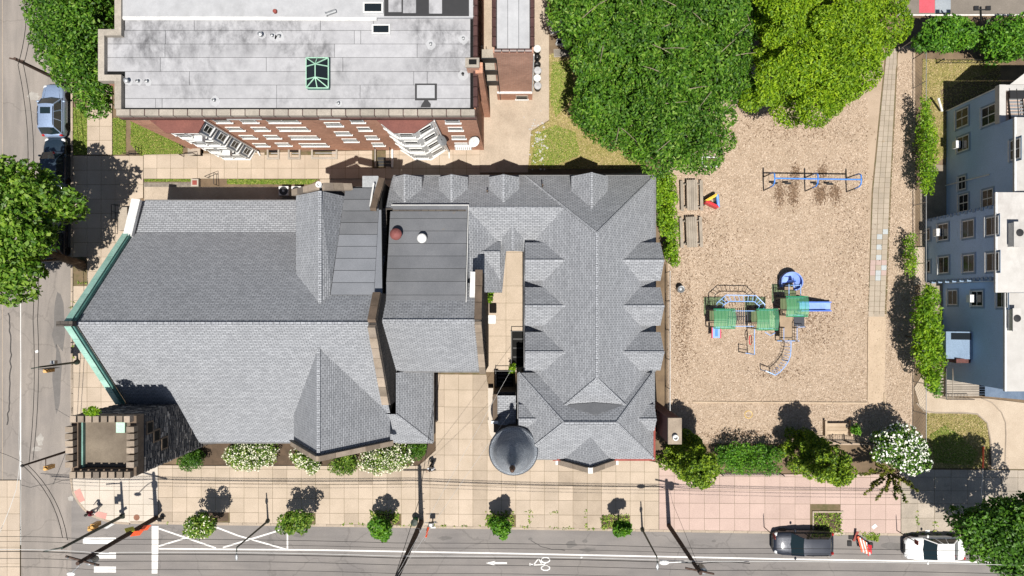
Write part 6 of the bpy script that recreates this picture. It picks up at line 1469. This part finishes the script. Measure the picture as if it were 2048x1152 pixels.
part('signal_cable_box', G().box(bA.x-.16, bA.x+.16, bA.y-.16, bA.y+.16, .0, .35), M_steelg, tA)
ar = part('mast_arm', G().tube([pA+Vector((0, 0, -.2)), pA+Vector((-1.2, -.2, .1))], .05, 6), M_steelg, tA)
tC, bC, pC = pole('utility_pole', 'tall leaning wooden utility pole beside the green bin', (843, 1043), 12.2, .21, .15, M_pole, group='wooden utility poles', lean=(.1, -.05))
part('crossarm', G().beam(pC+Vector((-1.3, 0, -.7)), pC+Vector((1.3, 0, -.7)), .1, .12), M_pole, tC)
for k in (3.0, 4.6, 6.2): part('pole_step', G().tube([bC+Vector((0, 0, k)), bC+Vector((.35, .0, k+.02))], .025, 5), M_metal, tC)
part('pole_band', G().lathe(bC+Vector((.02, 0, 2.2)), [(.215, 0), (.22, .12), (.2, .13)], 12), M_metal, tC)
tD, bD, pD = pole('utility_pole', 'wooden utility pole with transformer at the edge of the pink pavement', (1337, 1050), 9.9, .18, .13, M_pole, group='wooden utility poles')
part('transformer', G().lathe(pD+Vector((.36, -.1, -1.4)), [(.22, 0), (.24, .1), (.24, .8), (.16, .9), (.02, .95)], 14), M_metal, tD)
part('crossarm', G().beam(pD+Vector((-.9, .2, -.4)), pD+Vector((1.0, -.2, -.4)), .1, .12), M_pole, tD)
la = part('lamp_arm', G().tube([pD+Vector((0, 0, -1.9)), pD+Vector((-.9, .15, -1.6)), pD+Vector((-1.9, .1, -1.6))], .035, 6), M_metal, tD); part('lamp_head', G().ball(pD+Vector((-2.05, .1, -1.62)), .36, .18, .1, 10, 6), M_white, la)
for lb, bs in (('slim dark lamp post between the second street tree and the first', (537, 1041)), ('slim dark lamp post left of the pink pavement', (1284, 1058))):
    tE, bE, pE = pole('lamp_post', lb, bs, 6.1, .085, .05, M_steelg, 'lamp post', 'slim lamp posts'); part('base_collar', G().lathe(bE, [(.16, 0), (.16, .3), (.1, .45), (.09, .5)], 12), M_steelg, tE)
    la = part('lamp_arm', G().tube([pE, pE+Vector((.02, -.5, .1))], .04, 6), M_steelg, tE); part('lamp_head', G().ball(pE+Vector((.02, -.65, .1)), .12, .28, .07, 10, 6), M_metal, la)
for lb, bs, h, mt in (('thin parking sign post behind the navy car', (1527, 1053), 2.6, M_red), ('thin parking sign post with red plate by the white car', (1792, 1060), 3.1, M_red)):
    tS, bS, pS = pole('sign_post', lb, bs, h, .035, .03, M_pole, 'sign post', 'thin parking sign posts')
    part('sign_plate', G().box(bS.x-.02, bS.x+.02, bS.y-.17, bS.y+.17, h-.5, h), mt, tS); part('plate_bolt', G().ball((bS.x+.03, bS.y, h-.1), .02, .02, .02, 6, 4), M_metal, tS)
tW, bW, pW = pole('signal_pole', 'traffic signal pole below the copper gable on the side street', (157, 724), 4.5, .09, .06, M_steelg, 'signal pole'); part('base_collar', G().lathe(bW, [(.2, 0), (.2, .3), (.12, .45), (.1, .5)], 12), M_steelg, tW)
signal(tW, bW+Vector((-.15, -.35, 3.2)), (0, 0, 1)); part('lamp_arm', G().tube([pW, pW+Vector((-.5, -.1, .1))], .04, 6), M_steelg, tW); part('pedestrian_signal', G().box(bW.x-.2, bW.x+.15, bW.y+.1, bW.y+.35, 2.7, 3.05), M_metal, tW)
part('signal_backplate', G().box(bW.x-.5, bW.x+.25, bW.y-.22, bW.y-.19, 2.6, 3.9), M_trim, tW)
tV, bV, pV = pole('signal_pole', 'brown signal pole rising beside the battlemented tower', (152, 897), 5.9, .1, .07, M_pole, 'signal pole'); signal(tV, bV+Vector((.0, -.75, 3.1)), (0, 0, 1)); part('mast_arm', G().tube([bV+Vector((0, 0, 3.5)), bV+Vector((0, -.75, 3.5))], .035, 5), M_pole, tV); part('cable_clamp', G().ball(pV, .12, .12, .12, 8, 6), M_trim, tV)
tG, bG, pG = pole('utility_pole', 'wooden utility pole half hidden by the upper left street tree', (140, 171), 6.0, .15, .11, M_pole, group='wooden utility poles'); part('crossarm', G().beam(pG+Vector((-.5, .1, -.2)), pG+Vector((.5, -.1, -.2)), .1, .1), M_pole, tG)
M_wire = flat('black_cable', (.014, .014, .014), .7, 0, .2); M_wire2 = flat('pale_cable', (.55, .55, .54), .5)
def wire(label, pts, mat=M_wire, r=.016, sag=.3):
    ps = [P(*p) for p in pts]; out = []
    for a, b in zip(ps[:-1], ps[1:]):
        m = 8
        for k in range(m): u = k/m; out.append(a+(b-a)*u-Vector((0, 0, sag*4*u*(1-u))))
    out.append(ps[-1]); o = single('overhead_wire', G().tube(out, r, 5), mat, label, 'overhead wire', tuple(out[0]), 'overhead wires')
def street_wire(label, a, h, mat=M_wire, r=.016, x0=-60, x1=2110): wire(label, [(x0, a+.0155*(x0-330), h), (190, a-1, h), (792, a+6, h+.2), (1405, a+17, h), (x1, a+.0155*(x1-330)-1, h)], mat, r)
street_wire('dark overhead cable nearest the kerb of the main street', 1080, 7.2); street_wire('second dark overhead cable out from the kerb of the main street', 1090, 7.6, r=.012)
street_wire('pale overhead cable over the bicycle lane of the main street', 1106, 8.2, M_wire2, .02); street_wire('thick dark overhead cable just outside the pale one', 1110, 8.3, r=.026, x1=1500); street_wire('dark overhead cable over the middle of the main street', 1124, 8.6); street_wire('outermost dark overhead cable of the main street', 1141, 9.0, r=.013)
wire('left overhead cable of the pair along the side street', [(53, -20, 6), (36, 130, 6), (56, 330, 6), (66, 640, 6), (58, 925, 5.6)], r=.022); wire('right overhead cable of the pair along the side street', [(64, -20, 6), (47, 130, 6), (67, 330, 6), (75, 640, 6), (66, 920, 5.6)], r=.022)
wire('left cable swinging from the tower corner to the signal pole', [(45, 930, 5.6), (125, 1075, 6.8)], r=.022, sag=.7); wire('right cable swinging from the tower corner to the signal pole', [(56, 930, 5.6), (135, 1080, 6.8)], r=.022, sag=.7)
wire('pale tram cable at the far left of the side street', [(41, 1090, 6), (38, 880, 6), (42, 600, 6)], M_wire2, .016, .05); wire('pale curved tram cable at the lower left corner', [(-5, 1075, 6), (32, 980, 6), (40, 900, 6)], M_wire2, .018, .1)
wire('dark service cable from the low hipped roof to the tall pole', [(872, 772, 4.4), (838, 1000, 8.6), (788, 1160, 11.6)], r=.02, sag=.2); wire('pale service cable from the parish house to the tall pole', [(1022, 740, 4.3), (788, 1160, 11.6)], M_wire2, .009, .5); wire('second pale service cable from the parish house to the tall pole', [(1045, 790, 4.3), (792, 1158, 11.6)], M_wire2, .009, .5)
wire('thin cross cable near the lower left corner', [(0, 905, 6), (45, 925, 5.8)], r=.014, sag=.1); wire('guy cable from the transformer pole to the pavement', [(1345, 1005, .1), (1400, 1140, 9.2)], r=.012, sag=0)
q0, q1 = P(1967, 893, .05), P(1966, 936, 1.4); t = thing('guy_wire', 'orange sheathed guy wire rising from the house lawn', 'guy wire', q0); part('sheath', G().tube([q0, q1], .07, 7), M_orange, t); part('cable', G().tube([q1, P(1963, 985, 3.0), P(1978, 1115, 8.5)], .018, 5), M_wire2, t); part('anchor', G().ball(q0, .09, .09, .07, 8, 5), M_metal, t)
# ================================================================ small street things
q = P(866, 1040); t = thing('parking_kiosk', 'small black metal stand with white plate at the kerb by the tall pole', 'street stand', q)
part('post', G().tube([(0, 0, 0), (0, 0, 1.1)], .05, 8), M_black, t, local=True); part('head', G().box(-.2, .22, -.16, .16, .95, 1.3), M_black, t, local=True); part('plate', G().box(-.1, .3, -.42, -.3, .72, .76), M_white, t, local=True); part('arm', G().box(-.5, .5, .12, .17, 1.12, 1.16), M_black, t, local=True); part('lens', G().box(-.08, .08, -.1, .08, 1.3, 1.32), M_metal, t, local=True)
q = P(858, 1052); t = thing('marker_post', 'slanted red and white marker stick at the kerb by the tall pole', 'marker', q); part('red_flag', G().beam((0, 0, .3), (-.1, -.55, 1.0), .14, .05), M_orange, t, local=True); part('stick', G().tube([(-.05, .1, 0), (-.18, -.75, 1.1)], .03, 5), M_white, t, local=True)
q = P(832, 1038); M_bin = flat('bin_green', (.02, .16, .05), .5); t = thing('wheelie_bin', 'dark green rubbish bin leaning against the tall utility pole', 'bin', q); part('tub', G().lathe((0, 0, 0), [(.2, 0), (.26, .85), (.28, .9)], 10), M_bin, t, local=True); part('lid', G().lathe((0, 0, .9), [(.29, 0), (.27, .07), (.03, .12)], 10), M_steelg, t, local=True)
q = P(327, 1034); t = thing('fire_hydrant', 'black fire hydrant by the stop line pole', 'hydrant', q); part('barrel', G().lathe((0, 0, 0), [(.2, 0), (.2, .06), (.13, .08), (.13, .55), (.17, .58), (.17, .64), (.1, .78), (.03, .84)], 12), M_black, t, local=True)
for d in ((.24, 0), (-.24, 0), (0, -.24)): part('outlet', G().tube([(0, 0, .42), (d[0], d[1], .42)], .07, 8), M_black, t, local=True)
single('manhole_cover', G().lathe(P(275, 1034), [(.24, .1), (.24, .135), (.2, .138), (.02, .138)], 20), grain('rusty_iron', (.24, .115, .075), (.18, .085, .055), 4, 30, .8, .3), 'round rusty cover set in the corner pavement', 'cover', P(275, 1034))
for lb, px, py, w, d, rz in (('white sheet of paper on the pink pavement', 1747, 1052, .2, .14, .7), ('white sheet of paper on the worn pavement', 1853, 1062, .17, .13, .1), ('white scrap of paper on the side street', 74, 703, .13, .1, .4), ('pale scrap of litter in the main street', 1163, 1115, .08, .06, .3)):
    q = P(px, py); c, s_ = math.cos(rz), math.sin(rz); z = .135 if py > 1000 and px > 1300 else .02
    single('paper_scrap', G().slab([(q.x+a*c-b*s_, q.y+a*s_+b*c, z+.012*(a > 0)) for a, b in ((-w, -d), (w, -d), (w, d), (-w, d))], .006), M_white, lb, 'litter', q, 'scraps of paper')
# collapsed roadworks barrier
q = P(1722, 1084); t = thing('roadworks_barrier', 'collapsed red and white roadworks barrier heap at the kerb between the two cars', 'barrier', q)
rr = random.Random(4)
for i in range(6):
    x = -.35+i*.14; z = .55-.03*i
    part('barrier_board', G().beam((x-.15, .62-.1*i, z), (x+.12, -.55-.06*i, z+.1), .13, .04), M_white if i % 2 else M_orange, t, local=True)
part('red_tarp', G().mesh([(.28, .0, .55), (.62, -.1, .5), (.72, -.8, .3), (.45, -1.05, .25), (.32, -.85, .42), (.5, -.4, .62)], [(0, 5, 1), (1, 5, 2), (2, 5, 4), (4, 3, 2), (0, 4, 5)]), M_pred, t, local=True)
part('fallen_sign', G().beam((-.62, .1, .1), (-.5, 1.0, .5), .2, .03), M_red, t, local=True)
for x, y in ((-.85, .45), (-.95, -.1), (.75, -.25)): part('rubber_foot', G().box(x-.16, x+.16, y-.2, y+.2, .0, .12), M_rubber, t, local=True)
for x in (-.3, .2): part('leg', G().tube([(x-.4, .5, .05), (x+.2, -.4, .6)], .025, 5), M_metal, t, local=True)
scatter_flat('kerb_weeds', np.concatenate([pts_in([(1716, 1062), (1758, 1066), (1755, 1082), (1735, 1078)], 260, 71), pts_in([(1640, 1058), (1684, 1060), (1684, 1070), (1650, 1068)], 120, 72)]), .03, .2, .07, M_blade, 73, .6, .12)
# slatted deck with rails by the blue house
q = P(1926, 765); t = thing('wooden_deck', 'slatted weathered timber deck with black rails below the blue house', 'deck', q)
a, b = P(1884, 793, .5), P(1970, 735, .5); n = 12
for i in range(n): y0 = a.y+(b.y-a.y)*i/n; part('deck_plank', G().box(a.x+.35, b.x, y0+.015, y0+(b.y-a.y)/n-.015, .46, .5), M_wood, t)
for i in range(9): y0 = a.y+(b.y-a.y)*i/9; part('stair_tread', G().box(a.x-.15, a.x+.25, y0+.03, y0+.18, .25, .28), M_wood, t)
part('deck_beam', G().box(a.x+.27, a.x+.35, a.y, b.y, .0, .5), M_wood, t)
for x in (a.x-.2, a.x+.3): part('rail', G().tube([(x, a.y-.1, 1.4), (x, b.y, 1.4)], .03, 5), M_black if x < a.x else M_wood, t)
part('rail', G().tube([(a.x-.2, a.y-.1, 1.4), (a.x+2.0, a.y-.1, 1.4)], .03, 5), M_black, t)
for i in range(10): x = a.x-.2+2.2*i/9; part('baluster', G().tube([(x, a.y-.1, 0), (x, a.y-.1, 1.4)], .015, 4), M_black, t)
# courtyard stairwells and rails
def stairwell(label, x0, x1, y0, y1, rails):
    a, b = P(x0, y1), P(x1, y0); c = (a+b)/2; t = thing('stairwell', label, 'stairwell', c)
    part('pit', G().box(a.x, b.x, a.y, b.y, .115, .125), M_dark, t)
    for i in range(4): yy = a.y+(b.y-a.y)*i/4; part('step', G().box(a.x+.08, b.x-.08, yy+.02, yy+.14, .125, .14), M_trim, t)
    for r in rails: part('handrail', G().tube([P(*r[0], .1), P(*r[0], 1.0), P(*r[1], 1.0), P(*r[1], .1)], .03, 5), M_black, t)
    part('kerb_wall', G().box(a.x-.1, a.x, a.y, b.y, .1, .35), M_cope, t)
stairwell('dark stairwell below the courtyard dormers', 1024, 1050, 662, 734, [((1023, 735), (1023, 662)), ((1023, 662), (1048, 662))])
stairwell('dark stairwell at the mouth of the courtyard', 993, 1026, 742, 772, [((991, 772), (991, 740)), ((991, 742), (1026, 742))])
wt = thing('low_wall', 'pale curved low wall beside the domed turret', 'wall', P(978, 850)); part('wall_block', G().prism(L2([(977, 774), (987, 774), (987, 838), (994, 860), (985, 862), (978, 840)]), 0, .75), M_slab_white, wt); part('wall_cap', G().prism(L2([(976, 838), (989, 838), (997, 880), (990, 882), (980, 865)]), 0, .55), M_slab_white, wt)
q = PX(970, 645, -2.62); q = Vector((-2.3, -1.1, 2.2)); t = thing('air_conditioner', 'white air conditioner on the courtyard wall of the chancel', 'air conditioner', q); part('case', G().box(-.3, .25, -.32, .32, 0, .5), M_white, t, local=True); part('grille', G().box(.25, .27, -.28, .28, .06, .44), M_metal, t, local=True); part('fins', G().box(-.2, .2, -.25, .25, .5, .51), M_metal, t, local=True)
for lb, px in (('condenser unit nearer the tower end beside the church north wall', 574), ('condenser unit nearer the cross gable beside the church north wall', 599)):
    q = P(px, 385); t = thing('condenser_unit', lb, 'condenser unit', q, 'condenser units in the side passage'); part('case', G().box(-.38, .38, -.36, .36, 0, .8), M_white, t, local=True); part('fan_guard', G().lathe((0, 0, .8), [(.34, 0), (.34, .03), (.1, .04)], 16), M_black, t, local=True); part('fan_hub', G().lathe((0, 0, .84), [(.1, 0), (.1, .03), (.02, .04)], 10), M_metal, t, local=True)
# west steps of the church and path railings
def railing(label, pts, h=.95): 
    a = P(*pts[0]); t = thing('iron_railing', label, 'railing', a, 'black iron railings'); ps = [P(*p) for p in pts]
    for z in (.45, h): part('rail', G().tube([p+Vector((0, 0, z)) for p in ps], .028, 5), M_black, t)
    for p, q in zip(ps[:-1], ps[1:]):
        n = max(1, int((q-p).length/.5))
        for i in range(n+1): s_ = p+(q-p)*i/n; part('post', G().tube([s_, s_+Vector((0, 0, h))], .02, 5), M_black, t)
railing('black iron railing round the west door steps of the church', [(246, 412), (237, 412), (237, 468)]); railing('black iron railing beside the apartment walk sign box', [(420, 357), (438, 350), (438, 372)]); railing('black iron railing beside the small lawn of the apartment block', [(258, 311), (284, 311), (284, 298)])
t = thing('door_steps', 'pale steps at the west door of the church', 'steps', P(250, 440)); 
for i in range(3): a, b = P(240+i*4, 462), P(262, 416); part('step', G().box(a.x, b.x, a.y, b.y, .1, .25+.15*i), M_slab_grey, t)
t = thing('sign_box', 'small pale planter box at the end of the grass strip', 'planter', P(394, 367)); part('box', G().box(-.3, .3, -.3, .3, 0, .4), M_cope, t, local=True); part('soil', G().box(-.18, .18, -.18, .18, .4, .42), M_red, t, local=True)
# bins, bags and junk by the annex
def can(px, py, label, lid):
    q = P(px, py); t = thing('dustbin', label, 'dustbin', (q.x, q.y, .035), 'dustbins by the annex'); part('drum', G().lathe((0, 0, 0), [(.24, 0), (.28, .3), (.27, .5), (.29, .8)], 14), M_trim, t, local=True); part('lid', G().lathe((0, 0, .8), [(.31, 0), (.28, .06), (.08, .09), (.06, .14), (.01, .15)], 14), lid, t, local=True)
can(1074, 105, 'white lidded dustbin at the roof end of the annex row', M_white); can(1075, 148, 'white lidded dustbin just below the black bags', M_whiteroof); can(1074, 163, 'white lidded dustbin second from the near end of the row', M_white); can(1075, 178, 'dustbin at the near end of the annex row', M_whiteroof)
for lb, py, sd in (('upper black rubbish bag beside the annex', 118, 1), ('lower black rubbish bag beside the annex', 132, 2)):
    q = P(1074, py); g = G().ball((0, 0, .3), .3, .28, .34, 12, 8); rr = random.Random(sd); g.v = [v*(1+rr.uniform(-.12, .12)) for v in g.v]
    t = thing('rubbish_bag', lb, 'rubbish bag', (q.x, q.y, .035), 'black rubbish bags'); part('sack', g, flat('bin_liner', (.012, .012, .013), .25), t, True, local=True); part('knot', G().lathe((0, 0, .58), [(.05, 0), (.03, .06), (.09, .14), (.02, .15)], 8), M_black, t, local=True)
def slabthing(name, label, cat, px, py, w, d, h, rz, mat, detail):
    q = P(px, py); t = thing(name, label, cat, (q.x, q.y, .05), None, rz); part('panel', G().box(-w, w, -d, d, 0, h), mat, t, local=True); detail(t); return t
slabthing('mattress', 'discarded tan and white mattress lying on the grass by the dark tree', 'mattress', 1111, 56, .55, .45, .22, .3, M_white, lambda t: (part('ticking', G().box(-.46, .5, -.3, .38, .22, .235), M_slab, t, local=True), part('stained_end', G().box(-.5, -.1, -.62, -.45, 0, .12), M_slab, t, local=True)))
def fins(t):
    for i in range(12): part('fin', G().box(-.52+i*.09, -.48+i*.09, -.28, .28, .1, .13), M_black, t, local=True)
slabthing('radiator', 'grey ribbed radiator panel lying beside the discarded mattress', 'radiator', 1122, 107, .58, .32, .1, .04, M_cope, fins)
slabthing('old_appliance', 'white broken appliance with dark window between the mattress and the radiator', 'appliance', 1124, 88, .48, .24, .3, -.25, M_white, lambda t: (part('window', G().box(-.35, -.05, -.14, .12, .3, .31), M_glass, t, local=True), part('door', G().box(.1, .45, -.2, .2, .3, .34), M_whiteroof, t, local=True)))
rs = np.random.default_rng(77); gd = G()
for _ in range(70):
    q = P(rs.normal(1076, 9), rs.normal(287, 22)); r_ = rs.uniform(.04, .11); a_ = rs.uniform(0, 6); gd.prism([(q.x+r_*math.cos(a_+k*1.57)*rs.uniform(.6, 1.3), q.y+r_*math.sin(a_+k*1.57)*rs.uniform(.6, 1.3)) for k in range(4)], .045, .045+rs.uniform(.03, .08))
rb2 = link('rubble', make_mesh('rubble', gd, M_flatwhite)); rb2['kind'] = 'stuff'
# school yard lamp and hoop
q = P(1962, 18); t = thing('basketball_post', 'dark post with lamp arms at the edge of the school yard', 'post', P(1940, 70)); b0 = P(1940, 66); tp2 = P(1961, 14, 4.6); part('shaft', G().tube([b0, P(1962, 40, 3.6), tp2], .07, 7), M_black, t); part('arm', G().beam(P(1950, 20, 4.6), P(1976, 19, 4.6), .07, .07), M_black, t)
for px in (1951, 1975): w = P(px, 17, 4.5); part('lamp_head', G().box(w.x-.17, w.x+.17, w.y-.15, w.y+.15, 4.5, 4.62), M_black, t)
iron('iron_fence', 'thin black iron fence behind the vegetable beds at the top right', 'fence', (1872, 127), (1990, 127), .9, .3)
q = P(1829, 95); pipe_fence('chain_link_fence', 'short chain link gate panel at the top of the playground path', [(1800, 98), (1826, 118)], 1.8, M_metal, 1); pipe_fence('chain_link_fence', 'short chain link return by the top right hedge', [(1826, 118), (1850, 98)], 1.8, M_metal, 1)
t = thing('gutter_spout', 'white broken downpipe leaning at the corner of the blue house', 'pipe', P(1878, 212)); part('pipe', G().tube([P(1884, 222, .3), P(1877, 198, 1.0)], .09, 7), M_white, t); part('elbow', G().ball(P(1877, 198, 1.0), .11, .11, .11, 8, 5), M_white, t)
t = thing('concrete_ledge', 'tan concrete ledge between the fence and the blue house', 'ledge', P(1832, 530)); part('slab', G().prism(L2([(1824, 495), (1842, 495), (1841, 570), (1824, 570)]), 0, .3), M_slab, t); part('edge', G().prism(L2([(1842, 495), (1844, 495), (1843, 570), (1841, 570)]), 0, .36), M_kerb, t)

# ================================================================ people
M_skin = flat('skin_brown', (.16, .085, .055), .6); M_hair = flat('black_hair', (.012, .010, .009), .7); M_shirtw = grain('white_shirt', (.66, .67, .70), None, 3, 20, .9, .1); M_jean = grain('dark_trousers', (.03, .032, .042), None, 3, 20, .9, .1); M_maro = grain('maroon_jacket', (.16, .012, .03), None, 3, 20, .9, .1); M_palep = grain('pale_trousers', (.58, .56, .55), None, 3, 20, .9, .1); M_shoe = flat('shoe', (.03, .03, .03), .6)
def skin_mesh(name, joints, edges, mat, parent, sub=1, root=0):
    me = bpy.data.meshes.new(name); me.from_pydata([j[0] for j in joints], edges, []); o = bpy.data.objects.new(name, me); COL.objects.link(o)
    o.modifiers.new('skin', 'SKIN')
    sv = me.skin_vertices[0].data if me.skin_vertices else None
    if sv is None: raise RuntimeError('no skin layer')
    for i, j in enumerate(joints): sv[i].radius = (j[1], j[2] if len(j) > 2 else j[1]); sv[i].use_root = (i == root)
    s = o.modifiers.new('sub', 'SUBSURF'); s.levels = sub; s.render_levels = sub
    dg = bpy.context.evaluated_depsgraph_get(); m2 = bpy.data.meshes.new_from_object(o.evaluated_get(dg)); bpy.data.objects.remove(o); m2.name = name
    m2.materials.clear(); m2.materials.append(mat); m2.polygons.foreach_set('use_smooth', [True]*len(m2.polygons)); return link(name, m2, parent)
def person(label, loc, rz, top, legs, shoe, stride=.32, arm=.3, skin=M_skin):
    """facing local -y, mid-stride"""
    t = thing('person', label, 'person', loc, None, rz); S = stride
    # the body: one continuous skinned figure
    J = [((0, 0, .95), .13, .10), ((0, 0, 1.12), .12, .09), ((0, -.02, 1.32), .15, .105), ((0, -.01, 1.46), .07, .065), ((0, -.03, 1.56), .055), ((0, -.05, 1.66), .085, .10), ((0, -.04, 1.76), .06, .07),
         ((.09, 0, .88), .085), ((.10, -S*.55, .50), .06), ((.10, -S*.9, .09), .04), ((.10, -S*.9-.14, .05), .035), ((-.09, 0, .88), .085), ((-.10, S*.35, .49), .06), ((-.10, S*.95, .12), .04), ((-.10, S*.95-.14, .05), .035),
         ((.19, 0, 1.42), .055), ((.24, arm*.5, 1.16), .042), ((.23, arm*.45-.12, .94), .032), ((.22, arm*.4-.2, .87), .03), ((-.19, 0, 1.42), .055), ((-.24, -arm*.35, 1.17), .042), ((-.22, -arm*.9, 1.0), .032), ((-.21, -arm*1.2, .97), .03)]
    E = [(0, 1), (1, 2), (2, 3), (3, 4), (4, 5), (5, 6), (0, 7), (7, 8), (8, 9), (9, 10), (0, 11), (11, 12), (12, 13), (13, 14), (2, 15), (15, 16), (16, 17), (17, 18), (2, 19), (19, 20), (20, 21), (21, 22)]
    body = skin_mesh('body', J, E, skin, t, 2)
    # clothing follows the same joints, a little wider
    def cl(ids, ed, k, name, mat, root=0):
        mp = {j: i for i, j in enumerate(ids)}; JJ = [(J[j][0], J[j][1]*k+.012, (J[j][2] if len(J[j]) > 2 else J[j][1])*k+.012) for j in ids]
        return skin_mesh(name, JJ, [(mp[a], mp[b]) for a, b in ed], mat, t, 2, root)
    cl([0, 1, 2, 15, 16, 19, 20, 3], [(0, 1), (1, 2), (2, 15), (15, 16), (2, 19), (19, 20), (2, 3)], 1.08, 'shirt', top)
    cl([0, 7, 8, 9, 11, 12, 13], [(0, 7), (7, 8), (8, 9), (0, 11), (11, 12), (12, 13)], 1.10, 'trousers', legs)
    hair = G().ball((0, -.035, 1.72), .105, .118, .105, 12, 8); part('hair', hair, M_hair, t, True, local=True)
    for s_ in (-1, 1):
        part('ear', G().ball((s_*.095, -.05, 1.655), .015, .03, .035, 6, 5), skin, t, True, local=True); part('eye', G().ball((s_*.035, -.148, 1.675), .013, .008, .01, 6, 5), M_hair, t, True, local=True)
    part('nose', G().ball((0, -.16, 1.645), .014, .02, .022, 6, 5), skin, t, True, local=True); part('mouth', G().ball((0, -.147, 1.605), .026, .006, .007, 6, 4), M_red, t, True, local=True)
    for w, d in ((J[18][0], 1), (J[22][0], -1)):
        w = Vector(w)
        for f in range(4): part('finger', G().tube([w+Vector((-.024+.016*f, -.02, -.01)), w+Vector((-.024+.016*f, -.06, -.035)), w+Vector((-.024+.016*f, -.062-.008*(1-abs(f-1.5)/2), -.075))], [.009, .008, .006], 5), skin, t, True, local=True)
        part('thumb', G().tube([w+Vector((-.03*d, -.005, 0)), w+Vector((-.05*d, -.035, -.025)), w+Vector((-.045*d, -.055, -.045))], [.01, .009, .007], 5), skin, t, True, local=True)
    for j in (9, 13):
        a = Vector(J[j][0]); b = Vector(J[j+1][0]); part('shoe', G().ball(((a.x+b.x)/2, (a.y+b.y)/2-.02, max(.045, min(a.z, b.z)-.005)), .055, .14, .05, 10, 6), shoe, t, True, local=True)
    return t
person('person in white shirt and dark trousers walking across the church forecourt', at(866, 929, .12), -.35, M_shirtw, M_jean, M_shoe, .36, .36)
person('person in maroon jacket and pale trousers at the corner by the tower', at(201, 1016, .12), -1.0, M_maro, M_palep, M_shirtw, .34, .3)
